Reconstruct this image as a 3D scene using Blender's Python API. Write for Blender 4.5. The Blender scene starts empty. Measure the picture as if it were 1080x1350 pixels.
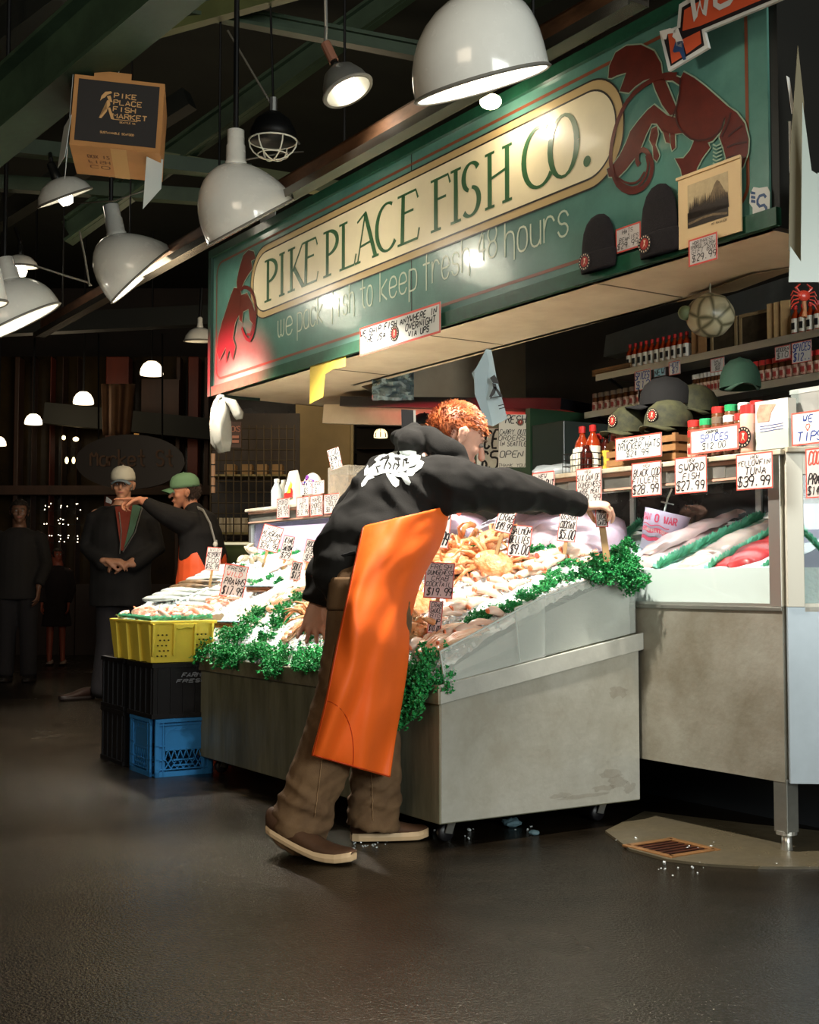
import bpy, bmesh, math, random
from mathutils import Vector, Matrix, Euler, noise
from mathutils.bvhtree import BVHTree
R = math.radians
random.seed(7)
SC = bpy.context.scene
COL = SC.collection
# ---------------------------------------------------------------- camera
F, CH = 1673.0, 0.88
PITCH = math.atan(93 / 1673.0)
cam = bpy.data.cameras.new('camera'); cam.sensor_fit = 'VERTICAL'; cam.sensor_height = 24.0
cam.lens = F * 24.0 / 1350.0; cam.clip_start = .05; cam.clip_end = 100
camo = bpy.data.objects.new('camera', cam); COL.objects.link(camo)
camo.location = (0, 0, CH); camo.rotation_euler = (R(90) + PITCH, 0, 0)
SC.camera = camo
# ---------------------------------------------------------------- world, view, large lights
w = bpy.data.worlds.new('world'); SC.world = w; w.use_nodes = True
w.node_tree.nodes['Background'].inputs[0].default_value = (.62, .42, .28, 1)
w.node_tree.nodes['Background'].inputs[1].default_value = .035
SC.view_settings.view_transform = 'Standard'; SC.view_settings.look = 'None'
SC.view_settings.exposure = 0.0; SC.view_settings.gamma = 1.0
SC.view_settings.use_curve_mapping = False
def area(name, loc, target, sx, sy, power, col):
    l = bpy.data.lights.new(name, 'AREA'); l.shape = 'RECTANGLE'; l.size = sx; l.size_y = sy
    l.energy = power; l.color = col
    o = bpy.data.objects.new(name, l); COL.objects.link(o); o.location = loc
    o.rotation_euler = (Vector(target) - Vector(loc)).to_track_quat('-Z', 'Y').to_euler()
    return o
def point(name, loc, power, col, r=.05, spot=None, target=None, blend=.5):
    l = bpy.data.lights.new(name, 'SPOT' if spot else 'POINT'); l.energy = power; l.color = col
    l.shadow_soft_size = r
    if spot: l.spot_size = R(spot); l.spot_blend = blend
    o = bpy.data.objects.new(name, l); COL.objects.link(o); o.location = loc
    if target is not None:
        o.rotation_euler = (Vector(target) - Vector(loc)).to_track_quat('-Z', 'Y').to_euler()
    return o
# daylight from an assumed open side of the market, behind and to the right of the photographer
area('assumed_daylight_opening', (4.2, -3.8, 2.7), (.3, 5, 1.4), 4.0, 2.6, 460, (.95, 1.0, .96))
area('added_hall_glow', (-3.5, -2.5, 4.2), (-.5, 6, 1.0), 3, 2, 120, (1, .82, .6))  # added warm fill for the left-facing surfaces, no source modelled

# ---------------------------------------------------------------- mapping helpers
TH = R(-57.4)
AX = Vector((math.cos(TH), math.sin(TH), 0)); VX = Vector((-AX.y, AX.x, 0)); K = Vector((1.222, 4.17, 0))
def W(x, y, z=0): return K + AX * x + VX * y + Vector((0, 0, z))     # stall coordinates to world
def L(p): d = Vector(p) - K; return Vector((d.dot(AX), d.dot(VX), p[2]))
def ray(x, y):
    X = x - 540; U = 675 - y; c = math.cos(PITCH); s = math.sin(PITCH)
    return Vector((X, F * c - U * s, F * s + U * c))
def at(x, y, Y): d = ray(x, y); return Vector((0, 0, CH)) + d * (Y / d.y)
def fl(x, y, h=0): d = ray(x, y); return Vector((0, 0, CH)) + d * ((h - CH) / d.z)
def pl(x, y, t):                                  # pixel on the stall plane y=t -> (x, t, z) stall coordinates
    d = ray(x, y); k = (K.dot(VX) + t) / d.dot(VX); P = Vector((0, 0, CH)) + d * k
    return L(P)

# ---------------------------------------------------------------- materials
def srgb(c):
    return tuple(((v / 255) / 12.92 if v / 255 <= .04045 else ((v / 255 + .055) / 1.055) ** 2.4) for v in c) + (1,)
MATS = {}
def M(name, col, rough=.6, metal=0., nz=None, bump=None, trans=0., sss=0., emit=0., coat=0., col2=None, alpha=1., ior=1.45, stretch=None, rnz=None):
    if name in MATS: return MATS[name]
    m = bpy.data.materials.new(name); m.use_nodes = True; MATS[name] = m
    nt = m.node_tree; b = nt.nodes['Principled BSDF']; N = nt.nodes.new; Lk = nt.links.new
    c = srgb(col); b.inputs['Base Color'].default_value = c
    b.inputs['Roughness'].default_value = rough; b.inputs['Metallic'].default_value = metal
    b.inputs['Transmission Weight'].default_value = trans; b.inputs['IOR'].default_value = ior
    b.inputs['Coat Weight'].default_value = coat; b.inputs['Coat Roughness'].default_value = .08
    b.inputs['Alpha'].default_value = alpha
    if sss: b.inputs['Subsurface Weight'].default_value = sss; b.inputs['Subsurface Radius'].default_value = (.02, .01, .006); b.inputs['Subsurface Scale'].default_value = .6
    if emit: b.inputs['Emission Color'].default_value = c; b.inputs['Emission Strength'].default_value = emit
    if nz or bump or rnz:
        tc = N('ShaderNodeTexCoord'); mp = N('ShaderNodeMapping'); Lk(tc.outputs['Object'], mp.inputs[0])
        if stretch: mp.inputs['Scale'].default_value = stretch
    if nz:
        t = N('ShaderNodeTexNoise'); t.inputs['Scale'].default_value = nz[0]; t.inputs['Detail'].default_value = 6
        t.inputs['Roughness'].default_value = .65
        Lk(mp.outputs[0], t.inputs['Vector']); r = N('ShaderNodeMapRange'); r.inputs[1].default_value = .35; r.inputs[2].default_value = .65
        Lk(t.outputs[0], r.inputs[0]); x = N('ShaderNodeMix'); x.data_type = 'RGBA'
        c2 = srgb(col2) if col2 else tuple(v * (1 - nz[1]) for v in c[:3]) + (1,)
        x.inputs[6].default_value = c; x.inputs[7].default_value = c2
        Lk(r.outputs[0], x.inputs[0]); Lk(x.outputs[2], b.inputs['Base Color'])
    if rnz:
        t = N('ShaderNodeTexNoise'); t.inputs['Scale'].default_value = rnz[0]; t.inputs['Detail'].default_value = 5
        Lk(mp.outputs[0], t.inputs['Vector']); r = N('ShaderNodeMapRange'); r.inputs[1].default_value = .35; r.inputs[2].default_value = .65
        r.inputs[3].default_value = rnz[1]; r.inputs[4].default_value = rnz[2]
        Lk(t.outputs[0], r.inputs[0]); Lk(r.outputs[0], b.inputs['Roughness'])
    if bump:
        t = N('ShaderNodeTexNoise'); t.inputs['Scale'].default_value = bump[0]; t.inputs['Detail'].default_value = 4
        Lk(mp.outputs[0], t.inputs['Vector']); bp = N('ShaderNodeBump'); bp.inputs['Strength'].default_value = bump[1]
        bp.inputs['Distance'].default_value = bump[2] if len(bump) > 2 else .01
        Lk(t.outputs[0], bp.inputs['Height']); Lk(bp.outputs[0], b.inputs['Normal'])
    return m
def glass(name, col=(235, 245, 245), rough=.02, mix=.12):     # thin clear sheet: mostly see-through with a gloss
    m = bpy.data.materials.new(name); m.use_nodes = True; nt = m.node_tree; nt.nodes.clear()
    o = nt.nodes.new('ShaderNodeOutputMaterial'); t = nt.nodes.new('ShaderNodeBsdfTransparent'); g = nt.nodes.new('ShaderNodeBsdfGlossy')
    x = nt.nodes.new('ShaderNodeMixShader'); t.inputs[0].default_value = srgb(col); g.inputs['Roughness'].default_value = rough
    f = nt.nodes.new('ShaderNodeLayerWeight'); f.inputs[0].default_value = .5; e = nt.nodes.new('ShaderNodeMath'); e.operation = 'POWER'; e.inputs[1].default_value = 4
    nt.links.new(f.outputs['Facing'], e.inputs[0]); a = nt.nodes.new('ShaderNodeMath'); a.operation = 'MULTIPLY_ADD'; a.inputs[1].default_value = .6; a.inputs[2].default_value = mix; nt.links.new(e.outputs[0], a.inputs[0])
    nt.links.new(a.outputs[0], x.inputs[0]); nt.links.new(t.outputs[0], x.inputs[1]); nt.links.new(g.outputs[0], x.inputs[2]); nt.links.new(x.outputs[0], o.inputs[0])
    return m
def frosted(name, col, mix=.5):                              # cloudy acrylic
    m = bpy.data.materials.new(name); m.use_nodes = True; nt = m.node_tree; b = nt.nodes['Principled BSDF']
    b.inputs['Base Color'].default_value = srgb(col); b.inputs['Roughness'].default_value = .25
    t = nt.nodes.new('ShaderNodeBsdfTransparent'); x = nt.nodes.new('ShaderNodeMixShader'); x.inputs[0].default_value = mix
    nt.links.new(t.outputs[0], x.inputs[1]); nt.links.new(b.outputs[0], x.inputs[2]); nt.links.new(x.outputs[0], nt.nodes['Material Output'].inputs[0])
    return m

# ---------------------------------------------------------------- mesh builder
class MB:
    def __init__(s): s.v = []; s.f = []
    def add(s, vs, fs):
        n = len(s.v); s.v += [Vector(p) for p in vs]; s.f += [tuple(i + n for i in f) for f in fs]; return s
    def box(s, c, d, rot=None, taper=1.):
        x, y, z = d[0] / 2, d[1] / 2, d[2] / 2
        vs = [Vector((a * x * (taper if k < 0 else 1), b * y * (taper if k < 0 else 1), k * z)) for k in (-1, 1) for b in (-1, 1) for a in (-1, 1)]
        if rot: m = Euler(rot).to_matrix(); vs = [m @ p for p in vs]
        return s.add([p + Vector(c) for p in vs], [(0, 2, 3, 1), (4, 5, 7, 6), (0, 1, 5, 4), (2, 6, 7, 3), (0, 4, 6, 2), (1, 3, 7, 5)])
    def bb(s, x0, x1, y0, y1, z0, z1): return s.box(((x0 + x1) / 2, (y0 + y1) / 2, (z0 + z1) / 2), (abs(x1 - x0), abs(y1 - y0), abs(z1 - z0)))
    def bar(s, p, q, wd, ht):                       # rectangular bar between two points
        p = Vector(p); q = Vector(q); d = (q - p).normalized(); up = Vector((0, 0, 1)) if abs(d.z) < .95 else Vector((0, 1, 0))
        a = d.cross(up).normalized() * wd / 2; b = a.cross(d).normalized() * ht / 2
        vs = [e + i * a + j * b for e in (p, q) for j in (-1, 1) for i in (-1, 1)]
        return s.add(vs, [(0, 2, 3, 1), (4, 5, 7, 6), (0, 1, 5, 4), (2, 6, 7, 3), (0, 4, 6, 2), (1, 3, 7, 5)])
    def rings(s, rs, caps=True):                   # list of rings (same count)
        n = len(rs[0]); vs = [p for r in rs for p in r]; fs = []
        for i in range(len(rs) - 1):
            for j in range(n): k = (j + 1) % n; fs.append((i * n + j, i * n + k, (i + 1) * n + k, (i + 1) * n + j))
        if caps: fs.append(tuple(range(n - 1, -1, -1))); fs.append(tuple((len(rs) - 1) * n + j for j in range(n)))
        return s.add(vs, fs)
    def lathe(s, prof, n=16, mat=None, caps=True):
        mt = mat or Matrix()
        return s.rings([[mt @ Vector((r * math.cos(2 * math.pi * j / n), r * math.sin(2 * math.pi * j / n), z)) for j in range(n)] for r, z in prof], caps)
    def tube(s, pts, rad, n=8, flat=1., hint=None, dome=False):
        pts = [Vector(p) for p in pts]; rs = []; m = len(pts)
        if not hasattr(rad, '__len__'): rad = [rad] * m
        pa = None
        P = list(zip(pts, rad, [None] * m))
        for i, (p, r, _) in enumerate(P):
            d = (pts[min(i + 1, m - 1)] - pts[max(i - 1, 0)]).normalized()
            if pa is None:
                h = Vector(hint) if hint is not None else (Vector((0, 0, 1)) if abs(d.z) < .9 else Vector((1, 0, 0)))
                a = (h - d * h.dot(d)).normalized()
            else: a = (pa - d * pa.dot(d)).normalized()
            pa = a; b = d.cross(a); rx, ry = r if hasattr(r, '__len__') else (r, r * flat)
            ring = lambda c, k: [c + a * rx * k * math.cos(2 * math.pi * j / n) + b * ry * k * math.sin(2 * math.pi * j / n) for j in range(n)]
            if dome and i == 0:
                e = (rx + ry) / 2
                rs += [ring(p - d * e * .95, .25), ring(p - d * e * .75, .66), ring(p - d * e * .4, .92)]
            rs.append(ring(p, 1))
            if dome and i == m - 1:
                e = (rx + ry) / 2
                rs += [ring(p + d * e * .4, .92), ring(p + d * e * .75, .66), ring(p + d * e * .95, .25)]
        return s.rings(rs)
    def ball(s, c, r, n=12, m=8, rot=None):
        if not hasattr(r, '__len__'): r = (r, r, r)
        mt = Euler(rot).to_matrix() if rot else Matrix.Identity(3); c = Vector(c)
        return s.rings([[c + mt @ Vector((r[0] * math.sin(t) * math.cos(2 * math.pi * j / n), r[1] * math.sin(t) * math.sin(2 * math.pi * j / n), -r[2] * math.cos(t))) for j in range(n)]
                        for t in [math.pi * (i + .15) / (m + .3) if 0 < i < m else (.08 if i == 0 else math.pi - .08) for i in range(m + 1)]])
    def prism(s, poly, fn, d):                     # poly 2D, fn(x,y,depth)->3D
        n = len(poly)
        vs = [fn(x, y, 0) for x, y in poly] + [fn(x, y, d) for x, y in poly]
        return s.add(vs, [tuple(range(n - 1, -1, -1)), tuple(range(n, 2 * n))] + [(i, (i + 1) % n, n + (i + 1) % n, n + i) for i in range(n)])
    def sheet(s, poly, fn): return s.add([fn(x, y) for x, y in poly], [tuple(range(len(poly)))])
    def grid(s, fn, nu, nv):
        return s.add([fn(i / nu, j / nv) for j in range(nv + 1) for i in range(nu + 1)],
                     [(j * (nu + 1) + i, j * (nu + 1) + i + 1, (j + 1) * (nu + 1) + i + 1, (j + 1) * (nu + 1) + i) for j in range(nv) for i in range(nu)])
    def ribbon(s, pts, wd, fn, closed=False):      # flat stroke in 2D mapped by fn(x,y)
        pts = [Vector((p[0], p[1])) for p in pts]; n = len(pts); vs = []
        if not hasattr(wd, '__len__'): wd = [wd] * n
        for i, p in enumerate(pts):
            a = pts[(i - 1) % n] if closed else pts[max(i - 1, 0)]; b = pts[(i + 1) % n] if closed else pts[min(i + 1, n - 1)]
            d = b - a
            d = d.normalized() if d.length > 1e-9 else Vector((1, 0)); q = Vector((-d.y, d.x)) * wd[i] / 2
            vs += [fn(*(p + q)), fn(*(p - q))]
        fs = [(2 * i, 2 * i + 1, 2 * i + 3, 2 * i + 2) for i in range(n - 1)]
        if closed: fs.append((2 * n - 2, 2 * n - 1, 1, 0))
        return s.add(vs, fs)
    def xf(s, m): s.v = [m @ p for p in s.v]; return s
    def mesh(s, name, m=None, smooth=False):
        me = bpy.data.meshes.new(name); me.from_pydata([tuple(p) for p in s.v], [], s.f); me.update()
        if smooth: me.shade_smooth()
        if m: me.materials.append(m)
        return me
    def build(s, name, m, parent=None, smooth=False, world=False, kind=None, label=None, bevel=0, solid=0):
        if world and parent is not None: s.xf(inv(parent))
        me = s.mesh(name, m, smooth); o = bpy.data.objects.new(name, me); COL.objects.link(o)
        if parent is not None: o.parent = parent
        if kind: o['kind'] = kind
        if label: o['label'] = label
        if solid: mo = o.modifiers.new('solid', 'SOLIDIFY'); mo.thickness = solid; mo.offset = 0
        if bevel:
            mo = o.modifiers.new('bevel', 'BEVEL'); mo.width = bevel; mo.segments = 2; mo.limit_method = 'ANGLE'; mo.angle_limit = R(40)
        return o
def matr(o): return Matrix.Translation(o.location) @ o.rotation_euler.to_matrix().to_4x4() @ Matrix.Diagonal((*o.scale, 1))
def inv(o):
    m = matr(o)
    if o.parent: m = matr(o.parent) @ m
    return m.inverted()
def tag(o, label, cat, group=None):
    o['label'] = label; o['category'] = cat
    if group: o['group'] = group
    return o
def thing(name, label, cat, loc=(0, 0, 0), rz=0, group=None):
    o = bpy.data.objects.new(name, None); COL.objects.link(o); o.location = loc; o.rotation_euler = (0, 0, rz); o.empty_display_size = .05
    return tag(o, label, cat, group)
def dup(root, loc, rot=None, label=None, group=None, scale=None):
    r = root.copy(); COL.objects.link(r); r.location = loc
    if rot is not None: r.rotation_euler = rot if hasattr(rot, '__len__') else (0, 0, rot)
    if scale: r.scale = (scale,) * 3
    if label: r['label'] = label
    if group: r['group'] = group
    for ch in kids(root):
        c = ch.copy(); COL.objects.link(c); c.parent = r
        for g in kids(ch): d = g.copy(); COL.objects.link(d); d.parent = c
    return r
def kids(o):
    if o.name not in KIDS: KIDS[o.name] = list(o.children)
    return KIDS[o.name]
KIDS = {}
def struct(o): o['kind'] = 'structure'; return o
def ordn(i, n, side='left'):
    w_ = ['first', 'second', 'third', 'fourth', 'fifth', 'sixth', 'seventh', 'eighth', 'ninth', 'tenth', 'eleventh', 'twelfth', 'thirteenth', 'fourteenth', 'fifteenth', 'sixteenth', 'seventeenth', 'eighteenth', 'nineteenth', 'twentieth']
    if i == 0: return side + 'most'
    if i == n - 1: return ('right' if side == 'left' else 'left') + 'most'
    if i < n / 2 or n - 1 - i >= len(w_): return w_[min(i, 19)] + ' from ' + side
    return w_[n - 1 - i] + ' from ' + ('right' if side == 'left' else 'left')

# ---------------------------------------------------------------- stroke alphabet (x 0-4, y 0-6; lower case: baseline 2, x-height 6, ascender 9)
CAPS = {'A': "00 26 40|12 32", 'B': "00 06 36 45 44 33 03|33 42 41 30 00", 'C': "45 36 16 05 01 10 30 41", 'D': "00 06 26 44 42 20 00",
 'E': "46 06 00 40|03 33", 'F': "46 06 00|03 33", 'G': "45 36 16 05 01 10 30 41 43 23", 'H': "00 06|40 46|03 43", 'I': "20 26", 'J': "46 41 30 10 01",
 'K': "06 00|46 03 40", 'L': "06 00 40", 'M': "00 06 23 46 40", 'N': "00 06 40 46", 'O': "16 36 45 41 30 10 01 05 16", 'P': "00 06 36 45 44 33 03",
 'Q': "16 36 45 41 30 10 01 05 16|22 40", 'R': "00 06 36 45 44 33 03|23 40", 'S': "45 36 16 05 04 13 33 42 41 30 10 01", 'T': "06 46|26 20",
 'U': "06 01 10 30 41 46", 'V': "06 20 46", 'W': "06 10 23 30 46", 'X': "06 40|00 46", 'Y': "06 23 46|23 20", 'Z': "06 46 00 40",
 '0': "16 36 45 41 30 10 01 05 16", '1': "15 26 20", '2': "05 16 36 45 44 00 40", '3': "05 16 36 45 44 33 13|33 42 41 30 10 01", '4': "36 02 42|35 30",
 '5': "46 06 04 34 43 41 30 10 01", '6': "46 16 03 01 10 30 41 42 33 03", '7': "06 46 20", '8': "13 04 05 16 36 45 44 33 13 02 01 10 30 41 42 33", '9': "43 13 04 05 16 36 45 43 30",
 '$': "45 36 16 05 04 13 33 42 41 30 10 01|26 20", '.': "20 21", '-': "13 33", '/': "00 46", '&': "40 04 15 26 35 01 10 20 42", "'": "26 24", ',': "11 20", '<': "20 03 05 16 25 36 45 43 20", '!': "26 22|20 21"}
LOW = {'a': "36 16 05 03 12 32 43|46 42", 'b': "09 02|05 16 36 45 43 32 12 03", 'c': "45 36 16 05 03 12 32 43", 'd': "49 42|46 16 05 03 12 42", 'e': "04 44 45 36 16 05 03 12 32 43",
 'f': "48 39 28 21|06 46", 'h': "09 02|05 16 36 45 41", 'i': "26 22|28 29", 'k': "09 02|46 04 42", 'm': "06 02|05 16 25 22|25 36 45 42", 'n': "06 02|05 16 36 45 42",
 'o': "16 36 45 43 32 12 03 05 16", 'p': "06 00|06 36 45 43 32 02", 'r': "06 02|04 16 36 45", 's': "45 36 16 05 14 34 43 32 12 03", 't': "29 23 32 42|06 46", 'u': "06 03 12 32 43|46 42",
 'w': "06 03 12 23 32 43 46|26 23", 'l': "29 22", 'g': "46 16 05 03 12 42|46 40 10", 'y': "06 12|46 10"}
def chaikin(p):
    if len(p) < 3: return p
    o = [p[0]]
    for i in range(len(p) - 1):
        a, b = p[i], p[i + 1]
        if i > 0: o.append((a[0] * .75 + b[0] * .25, a[1] * .75 + b[1] * .25))
        if i < len(p) - 2: o.append((a[0] * .25 + b[0] * .75, a[1] * .25 + b[1] * .75))
    return o + [p[-1]]
def write(mb, s, x0, y0, w_, h, sw, fn, slant=0., jit=0., rnd=None, smooth=1):
    """text in a box (x0,y0) w_ x h as flat strokes of width sw"""
    n = len(s); cw = w_ / max(n, 1); rnd = rnd or random
    for i, c in enumerate(s):
        g = CAPS.get(c) or LOW.get(c)
        if not g: continue
        lo = c in LOW
        jx, jy, js = (rnd.uniform(-jit, jit) * cw, rnd.uniform(-jit, jit) * h * .4, 1 + rnd.uniform(-jit, jit)) if jit else (0, 0, 1)
        for st in g.split('|'):
            P = []
            for q in st.split():
                u = int(q[0]) / 4 * .74 * cw * js; v = (((int(q[1]) - 2) / 4 * .62) if lo else int(q[1]) / 6) * h * js
                P.append((x0 + i * cw + cw * .1 + u + jx + v * slant, y0 + v + jy))
            if smooth: P = chaikin(P)
            mb.ribbon(P, sw, fn)
# ================================================================ materials
steel = M('steel', (150, 150, 142), .42, .75, nz=(3, .25), bump=(60, .08), rnz=(7, .3, .55))
steel_side = M('stained_steel', (120, 118, 104), .5, .6, nz=(5, .35), col2=(70, 68, 56), bump=(40, .1), rnz=(9, .4, .65), stretch=(1, 1, .35))
steel_dk = M('dark_steel', (60, 62, 60), .4, .8, nz=(4, .3))
alu = M('aluminium', (205, 205, 198), .3, .85)
white_plastic = M('white_plastic', (232, 234, 230), .45)
paper = M('card_white', (206, 206, 200), .6)
redink = M('red_marker', (208, 84, 70), .6)
blackink = M('black_marker', (22, 22, 26), .6)
blueink = M('blue_marker', (30, 60, 140), .6)
clearplastic = glass('clear_sleeve', (255, 250, 250), .1, .01)
caseglass = glass('case_glass', (244, 248, 248), .01, .03)
acrylic = frosted('cloudy_acrylic', (214, 220, 212), .34)
beige = M('beige_soffit', (244, 226, 196), .7, nz=(2.5, .25), col2=(222, 200, 168))
teal = M('teal_paint', (92, 138, 124), .34, nz=(2, .3), col2=(66, 108, 98), coat=.6, bump=(90, .05))
green_trim = M('green_trim', (28, 78, 56), .4, nz=(30, .3), coat=.3)
cream = M('cream_paint', (236, 222, 184), .35, nz=(2, .12), coat=.35)
tan_p = M('tan_paint', (186, 160, 112), .35, coat=.35)
green_let = M('green_letter_paint', (52, 92, 56), .35, coat=.3)
dkline = M('dark_line_paint', (40, 34, 28), .4)
brownline = M('brown_line_paint', (122, 66, 42), .4)
pale_let = M('pale_letter_paint', (190, 200, 176), .4, coat=.2)
lobred = M('lobster_red_paint', (92, 28, 17), .4, nz=(18, .3), coat=.3)
lobdk = M('lobster_dark_paint', (52, 16, 12), .45)
enamel = M('white_enamel', (244, 244, 236), .18, coat=.6, nz=(5, .08), rnz=(14, .12, .3))
enamel_in = M('enamel_inside', (240, 236, 220), .35)
chipped = M('chipped_rim', (120, 118, 110), .6)
bulbmat = M('lit_bulb', (255, 244, 222), .3, emit=6)
pendmat = M('lit_pendant_glass', (255, 232, 196), .3, emit=2.6)
blackiron = M('black_iron', (18, 18, 18), .5, .4)
beamgreen = M('green_painted_steel', (54, 72, 52), .5, nz=(3, .4), bump=(30, .1))
beamyel = M('olive_painted_steel', (92, 98, 58), .5, nz=(3, .3))
beamdk = M('dark_painted_steel', (24, 26, 20), .7)
ceilm = M('ceiling_boards', (26, 30, 22), .8, nz=(2, .4))
cardboard = M('cardboard', (176, 124, 70), .75, nz=(5, .15))
cardblack = M('box_black_print', (22, 17, 15), .6)
boxprint = M('box_tan_print', (196, 150, 96), .6)
darkwood = M('dark_storefront_wood', (60, 36, 22), .55, nz=(6, .4), stretch=(1, 1, .2))
redwood = M('red_brown_post', (104, 40, 22), .45, nz=(5, .35), stretch=(1, 1, .15))
darkglass = M('dark_window', (30, 28, 22), .12, nz=(1.3, .5))
blackpl = M('black_plastic', (22, 21, 24), .42)
wood = M('pale_wood', (176, 142, 96), .6, nz=(9, .25), stretch=(1, 6, 1))
crwood = M('crate_wood', (150, 108, 66), .65, nz=(12, .35))

# ================================================================ floor
def floor_material():
    m = bpy.data.materials.new('wet_asphalt'); m.use_nodes = True; nt = m.node_tree; N = nt.nodes.new; K_ = nt.links.new; b = nt.nodes['Principled BSDF']
    tc = N('ShaderNodeTexCoord')
    n1 = N('ShaderNodeTexNoise'); n1.inputs['Scale'].default_value = .9; n1.inputs['Detail'].default_value = 7; K_(tc.outputs['Object'], n1.inputs['Vector'])
    n2 = N('ShaderNodeTexNoise'); n2.inputs['Scale'].default_value = 130; n2.inputs['Detail'].default_value = 3; K_(tc.outputs['Object'], n2.inputs['Vector'])
    n3 = N('ShaderNodeTexNoise'); n3.inputs['Scale'].default_value = 6; n3.inputs['Detail'].default_value = 8; K_(tc.outputs['Object'], n3.inputs['Vector'])
    cr = N('ShaderNodeValToRGB'); cr.color_ramp.elements[0].position = .38; cr.color_ramp.elements[0].color = srgb((19, 15, 10)); cr.color_ramp.elements[1].position = .68; cr.color_ramp.elements[1].color = srgb((32, 26, 19))
    K_(n3.outputs[0], cr.inputs[0]); mx = N('ShaderNodeMix'); mx.data_type = 'RGBA'; mx.blend_type = 'MULTIPLY'; mx.inputs[0].default_value = .7
    r0 = N('ShaderNodeMapRange'); r0.inputs[1].default_value = .4; r0.inputs[2].default_value = .62; r0.inputs[3].default_value = .5; r0.inputs[4].default_value = 1.3
    K_(n2.outputs[0], r0.inputs[0]); K_(cr.outputs[0], mx.inputs[6]); K_(r0.outputs[0], mx.inputs[7]); K_(mx.outputs[2], b.inputs['Base Color'])
    r = N('ShaderNodeMapRange'); r.inputs[1].default_value = .4; r.inputs[2].default_value = .62; r.inputs[3].default_value = .16; r.inputs[4].default_value = .28
    K_(n1.outputs[0], r.inputs[0]); K_(r.outputs[0], b.inputs['Roughness']); b.inputs['Specular IOR Level'].default_value = .28; b.inputs['Specular Tint'].default_value = (1, .86, .62, 1)
    a = N('ShaderNodeMath'); a.operation = 'MULTIPLY_ADD'; a.inputs[1].default_value = 1.0; K_(n2.outputs[0], a.inputs[0]); a.inputs[2].default_value = 0.0
    bp = N('ShaderNodeBump'); bp.inputs['Strength'].default_value = .9; bp.inputs['Distance'].default_value = .005; K_(a.outputs[0], bp.inputs['Height']); K_(bp.outputs[0], b.inputs['Normal'])
    return m
struct(MB().bb(-14, 12, -6, 20, -.1, 0).build('floor', floor_material()))
conc = M('worn_wet_concrete', (92, 84, 66), .4, nz=(5, .35), bump=(60, .15), rnz=(5, .25, .5))
# lighter concrete skirt around the floor drain, a few millimetres proud of the asphalt, rounded to the front
pts = [fl(x, y) for x, y in [(798, 1098), (850, 1072), (900, 1078), (1000, 1090), (1080, 1098), (1180, 1112), (1180, 1140), (1080, 1146), (1000, 1146), (930, 1142), (880, 1136), (830, 1122)]]
DR = fl(885, 1121); DR.z = 0
ring = [(p.x, p.y) for p in pts]; n = len(ring)
dq = [Vector((DR.x, DR.y, 0)) + AX * a * .1 + VX * b * .1 for a, b in ((1, 1), (-1, 1), (-1, -1), (1, -1))]
mb = MB(); bmx = bmesh.new()
# build skirt as a polygon with a square hole
ov = [bmx.verts.new((x, y, .004)) for x, y in ring]; iv = [bmx.verts.new((p.x, p.y, .004)) for p in dq]
eds = [bmx.edges.new((ov[i], ov[(i + 1) % n])) for i in range(n)] + [bmx.edges.new((iv[i], iv[(i + 1) % 4])) for i in range(4)]
bmesh.ops.triangle_fill(bmx, use_beauty=True, edges=eds)
me = bpy.data.meshes.new('concrete_skirt'); bmx.to_mesh(me); bmx.free(); me.materials.append(conc)
o = bpy.data.objects.new('trim_1', me); COL.objects.link(o); struct(o); mo = o.modifiers.new('s', 'SOLIDIFY'); mo.thickness = .008; mo.offset = 0
brass = M('wet_brass_frame', (178, 130, 84), .35, .6, nz=(20, .3))
rustpit = M('rusty_drain_pan', (74, 34, 18), .4, nz=(12, .5))
d = thing('floor_drain', 'square brass framed floor drain in the wet concrete patch', 'drain', (DR.x, DR.y, .004), TH)
mb = MB()
for a in (-1, 1): mb.bb(-.115, .115, a * .1 - .012, a * .1 + .012, 0, .008); mb.bb(a * .1 - .012, a * .1 + .012, -.1, .1, 0, .008)
mb.build('drain_frame', brass, d, bevel=.002)
mb = MB().bb(-.1, .1, -.1, .1, -.002, .001); mb.build('drain_pan', rustpit, d)
mb = MB()
for i in range(7): mb.bb(-.09 + i * .03 - .003, -.09 + i * .03 + .003, -.09, .09, .001, .004)
mb.build('drain_grate', M('grate_dark', (46, 24, 16), .45, .4), d)
# ice chips scattered on the ground
icechip = M('ice_chip', (225, 232, 232), .15, trans=.2)
rn = random.Random(3); mb = MB()
for px, py, sp, k in [(885, 1150, 45, 10), (930, 1118, 40, 16), (815, 1105, 22, 6), (500, 1113, 45, 20), (600, 1100, 60, 8), (1000, 1135, 30, 6), (700, 1098, 30, 3), (345, 1015, 15, 2)]:
    for i in range(k):
        p = fl(px + rn.gauss(0, sp * .5), min(1160, py + rn.gauss(0, 5))); s_ = rn.uniform(.0015, .0045) * (1 if rn.random() < .9 else 1.6)
        mb.box((p.x, p.y, s_ * .3 + .004), (s_ * 2, s_ * 1.3, s_), (rn.random(), rn.random(), rn.random() * 3))
tag(mb.build('ice_chips', icechip, kind='stuff'), 'melting ice chips dropped on the wet floor around drain and shoes', 'ice')
for px, py, r_, nm in [(675, 1090, .028, 'larger pale ice lump on the floor under the steel counter'), (705, 1101, .016, 'smaller ice lump beside the larger one under the counter')]:
    p = fl(px, py); m_ = MB().ball((0, 0, r_ * .55), (r_ * 1.3, r_, r_ * .6), 9, 6)
    for v in m_.v: v *= 1 + .25 * noise.noise(v * 60)
    o = m_.build('ice_lump', M('blue_ice', (110, 140, 150), .2, trans=.3)); o.location = (p.x, p.y, 0); tag(o, nm, 'ice')

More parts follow.
